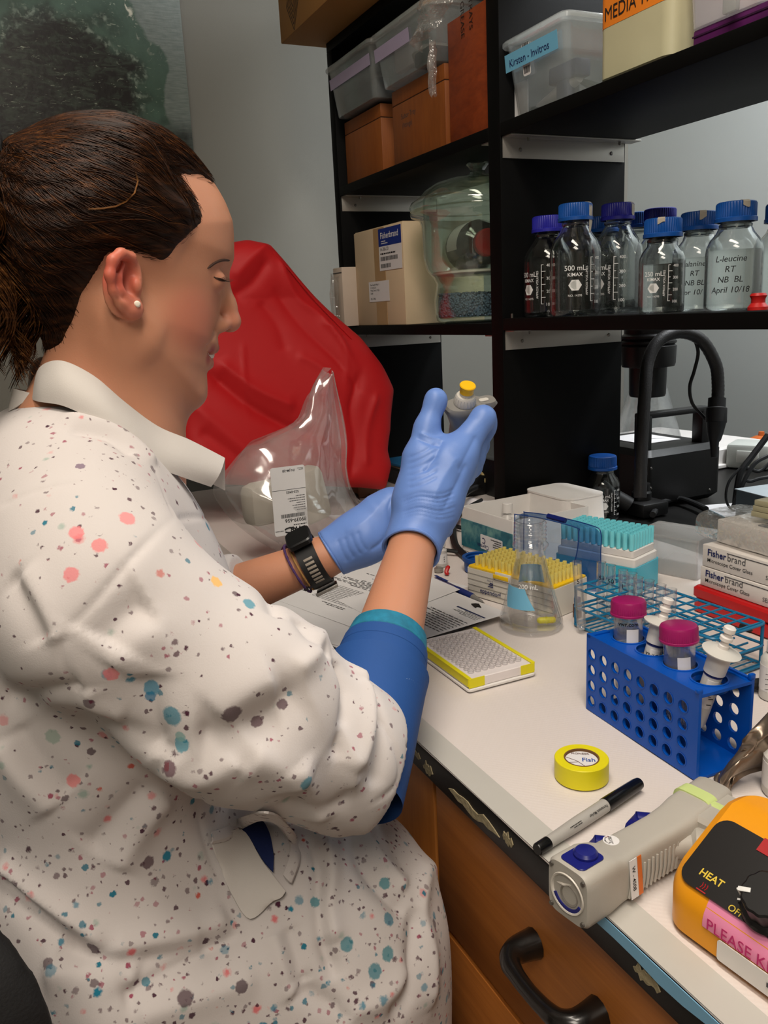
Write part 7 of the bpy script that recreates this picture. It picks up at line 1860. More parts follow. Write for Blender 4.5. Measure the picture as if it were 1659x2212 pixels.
STROKES = [
    # seams
    ([(372, 1120), (300, 1190), (210, 1290), (142, 1368), (130, 1430), (160, 1490), (240, 1560), (330, 1610)], 0.0022, -0.0022),
    ([(308, 985), (340, 1050), (372, 1122)], 0.0020, -0.0014), ([(0, 1092), (70, 1062), (170, 1042)], 0.0020, -0.0012),
    ([(372, 1122), (440, 1118), (520, 1140), (590, 1180)], 0.0020, -0.0012),
    ([(428, 1700), (440, 1790), (470, 1880), (530, 1985)], 0.0022, -0.0022),
    ([(752, 1450), (800, 1500), (835, 1570), (862, 1650), (850, 1700), (800, 1735)], 0.0020, -0.0020),
    # shoulder and collar folds
    ([(130, 895), (230, 925), (290, 965), (330, 1010)], 0.008, 0.005), ([(150, 925), (230, 945), (280, 990)], 0.006, -0.004),
    ([(20, 1240), (60, 1310), (95, 1390)], 0.010, -0.005), ([(45, 1230), (90, 1310), (120, 1390)], 0.008, 0.005),
    # arm pit and sleeve
    ([(330, 1300), (270, 1340), (230, 1400)], 0.016, -0.009), ([(360, 1350), (290, 1390), (240, 1450)], 0.012, 0.005),
    ([(320, 1460), (322, 1560), (345, 1650)], 0.010, -0.008), ([(345, 1660), (420, 1690), (500, 1650), (560, 1590)], 0.012, 0.009),
    ([(420, 1600), (500, 1590), (590, 1540), (660, 1480)], 0.016, -0.010), ([(470, 1560), (540, 1500), (600, 1470)], 0.014, 0.006),
    ([(500, 1650), (560, 1580), (620, 1560)], 0.010, -0.006), ([(540, 1640), (600, 1660), (640, 1690)], 0.012, 0.006),
    ([(610, 1180), (640, 1240), (632, 1300)], 0.008, 0.008), ([(560, 1220), (585, 1275), (600, 1330)], 0.007, -0.005),
    ([(700, 1350), (690, 1400), (640, 1450)], 0.007, 0.005), ([(650, 1330), (680, 1380), (720, 1410)], 0.008, -0.005),
    ([(728, 1420), (752, 1490), (742, 1570), (722, 1640)], 0.006, -0.008), ([(765, 1440), (790, 1510), (785, 1590), (760, 1660)], 0.008, 0.008),
    ([(800, 1480), (822, 1560), (818, 1640), (800, 1700)], 0.006, -0.006), ([(740, 1560), (748, 1630), (760, 1700)], 0.005, 0.005),
    ([(620, 1720), (700, 1740), (760, 1720)], 0.008, -0.005), ([(640, 1640), (660, 1700), (700, 1770)], 0.008, 0.006),
    # back and waist
    ([(0, 1512), (90, 1505), (180, 1500)], 0.009, -0.006), ([(170, 1500), (190, 1530), (260, 1570)], 0.008, 0.005),
    ([(0, 1600), (50, 1680), (120, 1750)], 0.014, 0.007), ([(30, 1570), (90, 1660), (150, 1720)], 0.012, -0.006),
    ([(150, 1560), (260, 1590), (330, 1640)], 0.012, -0.006), ([(330, 1700), (250, 1780), (190, 1840)], 0.012, -0.006), ([(370, 1720), (300, 1800), (250, 1880)], 0.012, 0.006),
    ([(0, 1862), (60, 1920), (140, 1985), (225, 2055)], 0.008, 0.011), ([(0, 1885), (60, 1945), (130, 2010), (210, 2075)], 0.008, -0.010),
    ([(225, 2055), (330, 2040), (440, 2015), (500, 1980)], 0.010, 0.008), ([(120, 2045), (230, 2075), (350, 2065), (480, 2030)], 0.010, -0.009),
    ([(255, 2155), (340, 2110), (440, 2060), (530, 2005)], 0.009, -0.009), ([(270, 2130), (360, 2085), (450, 2040)], 0.010, 0.006),
    ([(90, 2110), (200, 2090), (300, 2120)], 0.012, 0.006), ([(290, 2200), (420, 2160), (560, 2110)], 0.012, 0.005),
    # lap
    ([(668, 1800), (690, 1870), (690, 1950), (702, 2040), (730, 2120)], 0.006, -0.009), ([(700, 1810), (712, 1880), (706, 1960), (720, 2040)], 0.008, 0.008),
    ([(760, 1800), (790, 1880), (830, 1930), (880, 1975)], 0.007, -0.006), ([(790, 1790), (830, 1860), (880, 1920)], 0.008, 0.005),
    ([(640, 2130), (690, 2160), (760, 2200)], 0.008, -0.006), ([(620, 2000), (640, 2070), (650, 2130)], 0.007, -0.005), ([(590, 2010), (610, 2080), (640, 2160)], 0.008, 0.005),
    ([(930, 1840), (910, 1960), (930, 2060), (925, 2180)], 0.010, 0.006), ([(900, 1960), (895, 2060), (880, 2150), (840, 2200)], 0.008, -0.007), ([(730, 2190), (820, 2160), (890, 2090)], 0.010, 0.005),
]
def coat_mat():
    m = bpy.data.materials.new('speckled_coat_cotton'); m.use_nodes = True; nt = m.node_tree; L = nt.links.new
    b = nt.nodes['Principled BSDF']; b.inputs['Roughness'].default_value = 0.85; b.inputs['Specular IOR Level'].default_value = 0.15
    b.inputs['Sheen Weight'].default_value = 0.1
    tc = nd(nt, 'ShaderNodeTexCoord').outputs['Object']
    def math_(op, a, c=None, d=None):
        n = nd(nt, 'ShaderNodeMath', operation=op)
        for i, x in enumerate((a, c, d)):
            if x is None: continue
            if isinstance(x, (int, float)): n.inputs[i].default_value = x
            else: L(x, n.inputs[i])
        return n.outputs[0]
    def noise(s, det=3):
        n = nd(nt, 'ShaderNodeTexNoise'); n.inputs['Scale'].default_value = s; n.inputs['Detail'].default_value = det; L(tc, n.inputs['Vector']); return n
    # wobble the lookup so that spots become splats with ragged edges
    wob = noise(420, 2); vm = nd(nt, 'ShaderNodeVectorMath', operation='MULTIPLY_ADD'); L(wob.outputs['Color'], vm.inputs[0]); vm.inputs[1].default_value = (0.0032,)*3; L(tc, vm.inputs[2])
    sepz = nd(nt, 'ShaderNodeSeparateXYZ'); L(tc, sepz.inputs[0])
    low = nd(nt, 'ShaderNodeMapRange'); low.inputs['From Min'].default_value = 1.05; low.inputs['From Max'].default_value = 0.80; L(sepz.outputs['Z'], low.inputs['Value'])
    col = None; base = lin((203, 196, 193))
    def layer(src, scale, rad, dens, c1, seed, lowboost=0.0, soft=0.25, clump=8.0):
        mp = nd(nt, 'ShaderNodeMapping'); mp.inputs['Location'].default_value = (seed*3.17, seed*1.31, seed*2.7); L(vm.outputs[0], mp.inputs[0])
        v = nd(nt, 'ShaderNodeTexVoronoi'); v.inputs['Scale'].default_value = scale; L(mp.outputs[0], v.inputs['Vector'])
        sp = nd(nt, 'ShaderNodeSeparateColor'); L(v.outputs['Color'], sp.inputs[0])
        cl = nd(nt, 'ShaderNodeTexNoise'); cl.inputs['Scale'].default_value = clump; cl.inputs['Detail'].default_value = 1; L(mp.outputs[0], cl.inputs['Vector'])
        thr = math_('ADD', math_('MULTIPLY', math_('SUBTRACT', cl.outputs['Fac'], 0.5), 0.9), math_('MULTIPLY_ADD', low.outputs[0], lowboost, dens))
        on = math_('LESS_THAN', sp.outputs[0], thr)
        r = math_('MULTIPLY_ADD', sp.outputs[1], rad*0.75, rad*0.25)
        k = math_('DIVIDE', math_('SUBTRACT', r, v.outputs['Distance']), rad*soft)
        k = math_('MULTIPLY', math_('MINIMUM', math_('MAXIMUM', k, 0.0), 1.0), on)
        k = math_('MULTIPLY', k, math_('MULTIPLY_ADD', sp.outputs[2], 0.5, 0.5))
        mx = nd(nt, 'ShaderNodeMix', data_type='RGBA'); L(k, mx.inputs[0]); mx.inputs[7].default_value = lin(c1)
        if isinstance(src, tuple): mx.inputs[6].default_value = src
        else: L(src, mx.inputs[6])
        return mx.outputs[2]
    s = layer(base, 62, 0.34, 0.15, (212, 104, 108), 1, 0.16, 0.4)
    s = layer(s, 62, 0.30, 0.08, (150, 170, 160), 2, 0.18, 0.5)
    s = layer(s, 150, 0.40, 0.16, (150, 70, 92), 3, 0.12, 0.3, 14)
    s = layer(s, 62, 0.30, 0.10, (64, 26, 46), 4, 0.30, 0.2)
    s = layer(s, 190, 0.42, 0.22, (70, 34, 52), 5, 0.16, 0.3, 16)
    s = layer(s, 120, 0.36, 0.12, (72, 30, 50), 9, 0.34, 0.3, 13)
    s = layer(s, 64, 0.33, -0.02, (30, 122, 148), 6, 0.44, 0.3)
    s = layer(s, 120, 0.36, 0.02, (34, 112, 134), 7, 0.26, 0.3, 12)
    s = layer(s, 80, 0.32, 0.0, (196, 70, 50), 8, 0.12, 0.3)
    # a few large blots of their own
    pts = [((328, 1500), 0.0052, (30, 128, 158)), ((316, 1522), 0.0035, (28, 112, 150)), ((368, 1553), 0.0066, (26, 124, 146)), ((385, 1625), 0.0052, (50, 140, 160)), ((382, 1606), 0.0034, (120, 160, 156)),
           ((645, 1670), 0.0052, (28, 128, 150)), ((500, 1548), 0.0068, (66, 28, 48)), ((362, 1660), 0.0055, (84, 36, 58)), ((568, 1578), 0.0040, (74, 30, 50)), ((625, 1525), 0.0036, (70, 30, 52)), ((107, 1600), 0.0056, (150, 168, 156)),
           ((470, 1258), 0.0044, (232, 176, 70)), ((487, 1195), 0.0046, (70, 150, 166)), ((537, 1300), 0.0045, (40, 138, 160)), ((275, 1122), 0.0052, (222, 130, 132)), ((165, 1150), 0.0046, (222, 120, 124)), ((217, 1180), 0.0048, (220, 120, 122)), ((150, 1240), 0.0048, (220, 120, 124)),
           ((172, 1010), 0.0034, (110, 84, 110)), ((400, 1050), 0.0058, (140, 164, 160)), ((318, 1860), 0.0048, (70, 28, 50)), ((195, 1630), 0.0030, (60, 26, 44)), ((240, 1460), 0.0048, (226, 120, 124)), ((155, 1695), 0.0050, (226, 124, 124)), ((680, 1945), 0.0042, (26, 128, 140)), ((835, 1905), 0.0046, (30, 128, 140)), ((842, 1985), 0.0052, (30, 118, 140)), ((748, 2040), 0.0055, (34, 124, 138)), ((840, 2060), 0.0055, (28, 124, 136)), ((812, 2100), 0.0058, (28, 120, 136)), ((522, 2130), 0.0048, (60, 26, 46)), ((400, 2150), 0.0058, (66, 28, 48)), ((316, 2124), 0.0034, (26, 120, 140)), ((200, 2050), 0.0052, (60, 26, 46))]
    P = [P1[np.argmin(((P0-q)**2).sum(1))] for q in trace(coat_sdf, [q[0] for q in pts])]
    for (px, r, c), w_ in zip(pts, P):
        dn = nd(nt, 'ShaderNodeVectorMath', operation='DISTANCE'); L(vm.outputs[0], dn.inputs[0]); dn.inputs[1].default_value = tuple(Vector(w_)-PO+Vector((0.0016,)*3))
        mr = nd(nt, 'ShaderNodeMapRange'); mr.inputs['From Min'].default_value = r*1.15; mr.inputs['From Max'].default_value = r*0.9; mr.inputs['To Max'].default_value = 0.78; L(dn.outputs['Value'], mr.inputs['Value'])
        mx = nd(nt, 'ShaderNodeMix', data_type='RGBA'); L(mr.outputs[0], mx.inputs[0]); L(s, mx.inputs[6]); mx.inputs[7].default_value = lin(c); s = mx.outputs[2]
    L(s, b.inputs['Base Color'])
    wv = noise(900, 2); bp = nd(nt, 'ShaderNodeBump'); bp.inputs['Strength'].default_value = 0.12; bp.inputs['Distance'].default_value = 0.001; L(wv.outputs['Fac'], bp.inputs['Height']); L(bp.outputs[0], b.inputs['Normal'])
    return m
P, F = surfnet(coat_sdf, (-1.12, -0.16, 0.48), (-0.44, 0.36, 1.28), 0.0030)
P = relax(P, F, 2, 0.5); N = normals(P, F); P0 = P.copy()
# broad soft undulation of the cloth
for kx, amp in ((15, 0.0022), (33, 0.0010), (71, 0.0005)):
    r_ = np.random.default_rng(int(kx))
    ph = sum(np.sin(P @ (r_.normal(size=3)*kx)+r_.uniform(0, 6)) for _ in range(4))/2
    P = P+N*(amp*ph)[:, None]
P = emboss(P, N, coat_sdf, [(a, w_*1.15, h_*1.2) for a, w_, h_ in STROKES], 1.55)
P1 = P; COATM = coat_mat()
np_mesh('lab_coat', P, F, COATM, PERSON, PO)
def on_coat(px, e=0.0): return [Vector(q) for q in trace(coat_sdf, px, e)]
# collar: a folded band standing round the neck with a pointed leaf towards the chest
CO = mat('collar_cotton', (202, 196, 190), 0.85, var=0.02, bump=0.08, bscale=900)
def cpt(x, y, X): return onx(x, y, X)
top = [cpt(70, 850, -0.735), cpt(84, 795, -0.715), cpt(130, 780, -0.693), cpt(200, 812, -0.684), cpt(268, 868, -0.684), cpt(342, 922, -0.690), cpt(412, 952, -0.694), cpt(486, 990, -0.700)]
bot = [cpt(66, 862, -0.735), cpt(85, 868, -0.700), cpt(140, 878, -0.676), cpt(215, 915, -0.664), cpt(278, 958, -0.662), cpt(330, 1005, -0.666), cpt(392, 1030, -0.676), cpt(456, 1052, -0.690)]
ts, bs = spline(top, 6), spline(bot, 6)
rows = []
for j in range(8):
    v = j/7; rows.append([a.lerp(c_, v)+Vector((0.006*math.sin(v*PI), 0, 0))-PO for a, c_ in zip(ts, bs)])
b = MB(); b.add(*sheet(rows, 0.0018)); b.build('collar', CO, PERSON)
inn = [t_+Vector((-0.010-0.02*0, 0.0, -0.030)) for t_ in ts]
rows = [[a.lerp(c_, v)-PO for a, c_ in zip(ts, inn)] for v in np.linspace(0, 1, 5)]
b = MB(); b.add(*sheet(rows, 0.0015)); b.build('collar_stand', CO, PERSON)
# far side of the collar round the nape and throat
farside = [Vector((2*XH-q.x+0.0, q.y, q.z)) for q in top]
fb_ = [Vector((2*XH-q.x, q.y, q.z)) for q in bot]
fs, fbs = spline(farside, 6), spline(fb_, 6)
rows = [[a.lerp(c_, v)-PO for a, c_ in zip(fs, fbs)] for v in np.linspace(0, 1, 6)]
b = MB(); b.add(*sheet(rows, 0.0018)); b.build('collar_leaf', CO, PERSON)
nape = [top[0], Vector((XH, top[0].y-0.012, top[0].z+0.004)), farside[0]]; nb_ = [bot[0], Vector((XH, bot[0].y-0.016, bot[0].z-0.01)), fb_[0]]
rows = [[a.lerp(c_, v)-PO for a, c_ in zip(spline(nape, 6), spline(nb_, 6))] for v in np.linspace(0, 1, 4)]
b = MB(); b.add(*sheet(rows, 0.0018)); b.build('collar_back', CO, PERSON)
# side opening with the navy lining behind it
NAVYC = mat('navy_cloth', (24, 40, 92), 0.8, var=0.15, bump=0.2, bscale=300)
slit_a = on_coat([(522, 1790), (545, 1822), (570, 1862), (590, 1885)], 0.003); slit_b = on_coat([(530, 1785), (562, 1772), (582, 1800), (592, 1850)], 0.003)
rows = [[a.lerp(c_, v)-PO for a, c_ in zip(spline(slit_a, 5), spline(slit_b, 5))] for v in np.linspace(0, 1, 5)]
b = MB(); b.add(*sheet(rows, 0.0012)); b.build('lining_gap', NAVYC, PERSON)
lip = on_coat([(455, 1818), (490, 1812), (524, 1786), (562, 1768), (600, 1780), (622, 1815), (626, 1850), (612, 1892)], 0.006)
lip2 = on_coat([(455, 1800), (485, 1790), (515, 1768), (560, 1752), (608, 1765), (640, 1812), (646, 1855), (628, 1905)], 0.001)
rows = [[a.lerp(c_, v)-PO+Vector((0.005*math.sin(v*PI), 0, 0)) for a, c_ in zip(spline(lip, 5), spline(lip2, 5))] for v in np.linspace(0, 1, 6)]
b = MB(); b.add(*sheet(rows, 0.0016)); b.build('pocket_facing', COATM, PERSON)
fl1 = on_coat([(458, 1818), (522, 1792), (568, 1862), (617, 1925)], 0.006); fl2 = on_coat([(478, 1880), (500, 1930), (540, 1985), (590, 1945)], 0.001)
rows = [[a.lerp(c_, v)-PO+Vector((0.003*math.sin(v*PI), 0, 0)) for a, c_ in zip(spline(fl1, 6), spline(fl2, 6))] for v in np.linspace(0, 1, 7)]
b = MB(); b.add(*sheet(rows, 0.0016)); b.build('placket_flap', CO, PERSON)

# ------------------------------------------------------------------ blue undershirt sleeve round the forearm
SHB = mat('blue_jersey', (26, 74, 140), 0.75, var=0.06, bump=0.1, bscale=500)
dirR = (W_R-E_R).normalized()
def fore(u): return E_R + (W_R-E_R)*u
P_ = [fore(u) for u in (-0.10, 0.05, 0.20, 0.30, 0.36, 0.365, 0.41, 0.412, 0.455, 0.457)]
R_ = [0.046, 0.0465, 0.0455, 0.0452, 0.0458, 0.0415, 0.0408, 0.0412, 0.0398, 0.0335]
b = MB(); b.tube(P_, R_, 40, cap=False); b.v = [tuple(Vector(q)-PO) for q in b.v]; b.build('shirt_sleeve', SHB, PERSON)
b = MB(); b.tube([fore(0.458), fore(0.462), fore(0.520), fore(0.526), fore(0.50)], [0.0382, 0.0388, 0.0360, 0.0345, 0.0325], 40, cap=False); b.v = [tuple(Vector(q)-PO) for q in b.v]
TRIM = mat('turquoise_trim', (26, 116, 146), 0.7, var=0.6, vscale=110); b.build('sleeve_trim', TRIM, PERSON)
b = MB()
for k in range(10):
    a = 0.75+0.055*k; c_ = fore(0.26+0.010*math.sin(k*0.5)); e1 = dirR.orthogonal().normalized(); e2 = dirR.cross(e1)
    q = c_+(e1*math.cos(a+2.3)+e2*math.sin(a+2.3))*0.0437; b.box(tuple(q-PO), (0.0012, 0.0012, 0.004))
o = b.build('worn_print', WHITEPRINT, PERSON); o['kind'] = 'stuff'

# ------------------------------------------------------------------ gloves
GLOVE = mat('blue_nitrile', (104, 138, 206), 0.45, var=0.03, vscale=14, bump=0.10, bscale=120)
def gl(x, y, X): return onx(x, y, X)
def right_hand(p):
    d = caps(p, W_R-dirR*0.004, gl(928, 1085, -0.760), 0.0285, 0.0310)
    d = smin(d, caps(p, gl(925, 1090, -0.762), gl(962, 1010, -0.768), 0.031, 0.030), 0.02)
    d = smin(d, caps(p, gl(960, 1030, -0.80), gl(990, 985, -0.80), 0.028, 0.024), 0.03)
    # index, middle, ring, little
    d = smin(d, chain(p, [gl(965, 1010, -0.766), gl(992, 978, -0.764), gl(1044, 903, -0.768), gl(1044, 900, -0.795), gl(1012, 925, -0.820)], [0.024, 0.0185, 0.0125, 0.0115, 0.0095], 0.008), 0.014)
    d = smin(d, chain(p, [gl(985, 1005, -0.785), gl(1012, 985, -0.785), gl(1045, 925, -0.795), gl(1035, 925, -0.822), gl(1000, 945, -0.835)], [0.022, 0.0165, 0.0120, 0.0110, 0.0090], 0.008), 0.012)
    d = smin(d, chain(p, [gl(985, 1020, -0.810), gl(1012, 1005, -0.812), gl(1034, 962, -0.825), gl(1015, 965, -0.848), gl(985, 985, -0.852)], [0.019, 0.0150, 0.0112, 0.0102, 0.0085], 0.008), 0.012)
    d = smin(d, chain(p, [gl(975, 1040, -0.825), gl(1000, 1028, -0.832), gl(1018, 995, -0.846), gl(1000, 1000, -0.862), gl(978, 1012, -0.862)], [0.017, 0.0130, 0.0096, 0.0088, 0.0075], 0.008), 0.012)
    # thumb
    d = smin(d, chain(p, [gl(902, 1075, -0.768), gl(908, 990, -0.778), gl(922, 925, -0.786), gl(941, 864, -0.790)], [0.025, 0.0180, 0.0128, 0.0108], 0.008), 0.013)
    d = smin(d, ell(p, gl(942, 866, -0.789), (0.0100, 0.0110, 0.0125)), 0.008)
    # cuff, open at the wrist
    c0 = W_R-dirR*0.020; d2 = caps(p, c0, W_R+dirR*0.02, 0.0300, 0.0290); d = smin(d, d2, 0.006)
    d = smax(d, -((p-V3(W_R-dirR*0.016)) @ V3(dirR)), 0.003)
    d = smax(d, -caps(p, W_R-dirR*0.06, W_R-dirR*0.002, 0.0272, 0.0262), 0.003)
    return d
dirL = (W_L-E_L).normalized()
WL2 = gl(722, 1192, -0.880); 
hd = (gl(850, 1112, -0.862)-WL2).normalized()
def left_hand(p):
    d = caps(p, WL2, gl(785, 1160, -0.872), 0.0275, 0.0300)
    d = smin(d, caps(p, gl(780, 1160, -0.872), gl(838, 1110, -0.866), 0.0300, 0.0270), 0.02)
    d = smin(d, chain(p, [gl(825, 1105, -0.868), gl(848, 1085, -0.862), gl(905, 1085, -0.860), gl(955, 1112, -0.862)], [0.022, 0.0150, 0.0115, 0.0090], 0.008), 0.012)
    d = smin(d, chain(p, [gl(830, 1115, -0.890), gl(860, 1095, -0.892), gl(915, 1100, -0.885), gl(960, 1128, -0.874)], [0.022, 0.0150, 0.0112, 0.0088], 0.008), 0.012)
    d = smin(d, chain(p, [gl(825, 1130, -0.905), gl(855, 1118, -0.910), gl(905, 1125, -0.900), gl(948, 1148, -0.885)], [0.020, 0.0140, 0.0105, 0.0085], 0.008), 0.012)
    d = smin(d, chain(p, [gl(815, 1145, -0.915), gl(840, 1145, -0.918), gl(885, 1155, -0.905), gl(925, 1168, -0.890)], [0.018, 0.0125, 0.0096, 0.0078], 0.008), 0.012)
    d = smin(d, chain(p, [gl(795, 1165, -0.858), gl(850, 1165, -0.848), gl(910, 1160, -0.846), gl(962, 1145, -0.848)], [0.020, 0.0150, 0.0120, 0.0095], 0.008), 0.014)
    d = smin(d, caps(p, WL2-hd*0.006, WL2+hd*0.02, 0.0285, 0.0280), 0.006)
    d = smax(d, -((p-V3(WL2-hd*0.004)) @ V3(hd)), 0.003)
    d = smax(d, -caps(p, WL2-hd*0.06, WL2+hd*0.006, 0.0262, 0.0252), 0.003)
    return d
GS = [([(868, 1120-7*k), (905, 1112-8*k), (950, 1122-9*k), (985, 1115-10*k)], 0.0016, -0.0010-0.0005*(k % 3)) for k in range(0, 7)]
GS += [([(880, 1055-13*k), (915, 1045-14*k), (945, 1030-15*k)], 0.0016, -0.0011) for k in range(6)]
GS += [([(905, 935), (930, 945), (955, 950)], 0.002, 0.0016), ([(900, 945), (925, 957), (950, 962)], 0.002, -0.0014), ([(955, 950), (940, 985), (915, 1020)], 0.003, -0.002), ([(990, 985), (960, 1030), (935, 1080)], 0.006, 0.0015), ([(1010, 1000), (985, 1050), (960, 1100)], 0.004, -0.002), ([(1030, 940), (1010, 980), (990, 1020)], 0.004, -0.0018),
       ([(870, 1150), (900, 1160), (940, 1175)], 0.003, 0.0012)]
P, F = surfnet(right_hand, (-0.93, 0.33, 1.03), (-0.69, 0.56, 1.26), 0.0016)
P = relax(P, F, 2); N = normals(P, F); P = emboss(P, N, right_hand, GS)
np_mesh('right_glove', P, F, GLOVE, PERSON, PO)
GS2 = [([(848+5*k, 1072+6*k), (838+6*k, 1100+6*k), (846+5*k, 1130)], 0.0018, -0.0012) for k in range(5)]+[([(730+14*k, 1165-6*k), (738+14*k, 1190-6*k), (752+14*k, 1215-8*k)], 0.0025, -0.0010) for k in range(4)]+[([(800, 1190), (830, 1165), (850, 1120)], 0.003, -0.002), ([(745, 1150), (790, 1125), (830, 1080)], 0.005, 0.001)]
P, F = surfnet(left_hand, (-0.97, 0.25, 1.00), (-0.80, 0.50, 1.18), 0.0016)
P = relax(P, F, 2); N = normals(P, F); P = emboss(P, N, left_hand, GS2)
np_mesh('left_glove', P, F, GLOVE, PERSON, PO)
# glove cuffs: rolled rims
for W_, dv, r in ((W_R-dirR*0.0155, dirR, 0.0292), (WL2-hd*0.0035, hd, 0.0275)):
    e1 = dv.orthogonal().normalized(); e2 = dv.cross(e1)
    pts = [W_+(e1*math.cos(a)+e2*math.sin(a))*(r+0.0008*math.sin(3*a))-PO for a in np.linspace(0, 2*PI, 41)]
    b = MB(); b.tube(pts, 0.0017, 8); b.build('glove_rim', GLOVE, PERSON)

# ------------------------------------------------------------------ watch and bracelets on the far wrist
wc_ = onx(676, 1212, -0.888); wax = dirL.lerp(hd, 0.5).normalized()
e1 = wax.cross(Vector((1, 0, 0))).normalized(); e2 = wax.cross(e1)
def ringband(c_, ax, r, hw, th_, nm, m, parent, n=48, a0=0, a1=2*PI):
    f1 = ax.cross(Vector((1, 0, 0))).normalized(); f2 = ax.cross(f1); rows = []
    prof = [(-hw, 0), (-hw, th_), (hw, th_), (hw, 0), (-hw, 0)]
    for k in range(n+1):
        a = a0+(a1-a0)*k/n; dr = f1*math.cos(a)+f2*math.sin(a); rows.append([c_+ax*x+dr*(r+y)-PO for x, y in prof])
    b = MB(); b.add(*sheet(rows)); return b.build(nm, m, parent)
WT = thing('wrist_watch', 'black rubber strapped sports watch on the far wrist', 'watch', wc_)
WO = PO; PO_ = PO
def at_watch(o):
    me = o.data
    for v in me.vertices: v.co = v.co + PO - wc_
STRAP = mat('strap_rubber', (22, 22, 23), 0.5)
o = ringband(wc_, wax, 0.0290, 0.0115, 0.0028, 'strap', STRAP, WT); at_watch(o)
for k in range(8):
    a = -0.75+0.17*k; dr = e1*math.cos(a)+e2*math.sin(a)
for k in range(7):
    a = PI*0.5-0.62+0.17*k; f1 = wax.cross(Vector((1, 0, 0))).normalized(); f2 = wax.cross(f1)
    a_dir = (Vector((1, 0, 0))-wax*wax.x).normalized(); b_dir = wax.cross(a_dir)
    ang = -0.55+0.165*k; dr = a_dir*math.cos(ang)+b_dir*math.sin(ang); tg = -a_dir*math.sin(ang)+b_dir*math.cos(ang)
    M_ = Matrix((wax, tg, dr)).transposed().to_4x4(); M_.translation = dr*0.0320
    b = MB(); b.box((0, 0, 0), (0.011, 0.0030, 0.0006), 0.0003, M=M_); b.build('strap_slot', mat('slot_grey', (150, 140, 128), 0.6), WT)
for sgn, nm in ((-1, 'case'), (1, 'buckle')):
    ang = 1.35*sgn; dr = a_dir*math.cos(ang)+b_dir*math.sin(ang); tg = -a_dir*math.sin(ang)+b_dir*math.cos(ang)
    if dr.z > 0: nm = 'case'
    else: nm = 'buckle'
    M_ = Matrix((wax, tg, dr)).transposed().to_4x4(); M_.translation = dr*0.0335
    b = MB(); b.add(*vbox(0.030 if nm == 'case' else 0.026, 0.030 if nm == 'case' else 0.020, 0.0085 if nm == 'case' else 0.005, 0.006, 5, 0.0015), M_); b.build(nm, mat('watch_black', (20, 20, 21), 0.3), WT)
    if nm == 'buckle':
        b = MB(); b.box((0, -0.011, 0.003), (0.028, 0.003, 0.004), 0.0008, M=M_); b.build('buckle_bar', STEEL, WT)
for k, (off, col, lb, r) in enumerate(((-0.020, (70, 44, 92), 'purple braided cord bracelet next to the watch strap', 0.0014), (-0.0155, (150, 112, 60), 'tan cord bracelet closest to the watch strap', 0.0012))):
    c_ = wc_+wax*off; BT_ = thing('bracelet', lb, 'bracelet', c_, group='cord bracelets')
    pts = [(a_dir*math.cos(a)+b_dir*math.sin(a))*(0.0300+0.0012*math.sin(2*a+k))+wax*0.002*math.sin(a+k) for a in np.linspace(0, 2*PI, 49)]
    b = MB(); b.tube(pts, [r*(1+0.2*math.sin(i*2.4)) for i in range(49)], 8); b.build('cord', mat('cord_%d' % k, col, 0.8), BT_)
    q = pts[4]; b = MB(); b.lathe([(0, -0.0028), (0.0022, -0.002), (0.0028, 0), (0.0022, 0.002), (0, 0.0028)], 10, Matrix.Translation(q)); b.build('knot', mat('knot_dark', (30, 22, 30), 0.8), BT_)

# ------------------------------------------------------------------ pipette in the right hand
pt0 = onx(1003, 872, -0.796); pt1 = onx(957, 1112, -0.880)
axp = (pt0-pt1).normalized()
PPm = thing('pipette', 'grey hand pipette with yellow plunger button held in the right glove', 'pipette', pt0)
zx = axp; xx = Vector((0, 1, 0)); xx = (xx-zx*xx.dot(zx)).normalized(); yy = zx.cross(xx)
MP = Matrix((xx, yy, zx)).transposed().to_4x4()
PG = mat('pipette_grey', (128, 126, 122), 0.4); PGL = mat('pipette_light_grey', (196, 192, 184), 0.4)
def prail(sections, nm, m, n=24, p=2.6):
    V = []
    for z, xc, hx, hy in sections:
        for k in range(n):
            a = 2*PI*k/n; c_, s_ = math.cos(a), math.sin(a); V.append((xc+hx*math.copysign(abs(c_)**(2/p), c_), hy*math.copysign(abs(s_)**(2/p), s_), z))
    Fq = [(i*n+k, i*n+(k+1) % n, (i+1)*n+(k+1) % n, (i+1)*n+k) for i in range(len(sections)-1) for k in range(n)]+[tuple(range(n))[::-1], tuple((len(sections)-1)*n+k for k in range(n))]
    b = MB(); b.add(V, Fq, MP); return b.build(nm, m, PPm)
prail([(-0.105, 0, 0.0085, 0.0085), (-0.06, 0.002, 0.0115, 0.0115), (-0.03, 0.002, 0.0125, 0.0130), (-0.016, 0.002, 0.0190, 0.0140), (-0.008, 0.002, 0.0245, 0.0150), (-0.003, 0.002, 0.0250, 0.0145), (0.0, 0.002, 0.0232, 0.0128)], 'grip_body', PG)
prail([(-0.010, 0.030, 0.006, 0.008), (-0.004, 0.030, 0.0115, 0.0085), (0.0002, 0.028, 0.0105, 0.0075)], 'finger_hook', PG)
prail([(-0.150, 0, 0.0030, 0.0030), (-0.135, 0, 0.0048, 0.0048), (-0.106, 0, 0.0062, 0.0062), (-0.104, 0, 0.0070, 0.0070)], 'tip_cone', PGL)
b = MB(); b.lathe([(0, 0.0002), (0.0118, 0.0002), (0.0122, 0.002), (0.0108, 0.010), (0.0098, 0.0115), (0, 0.0115)], 40, MP)
b.v = b.v; b.build('volume_ring', PGL, PPm)
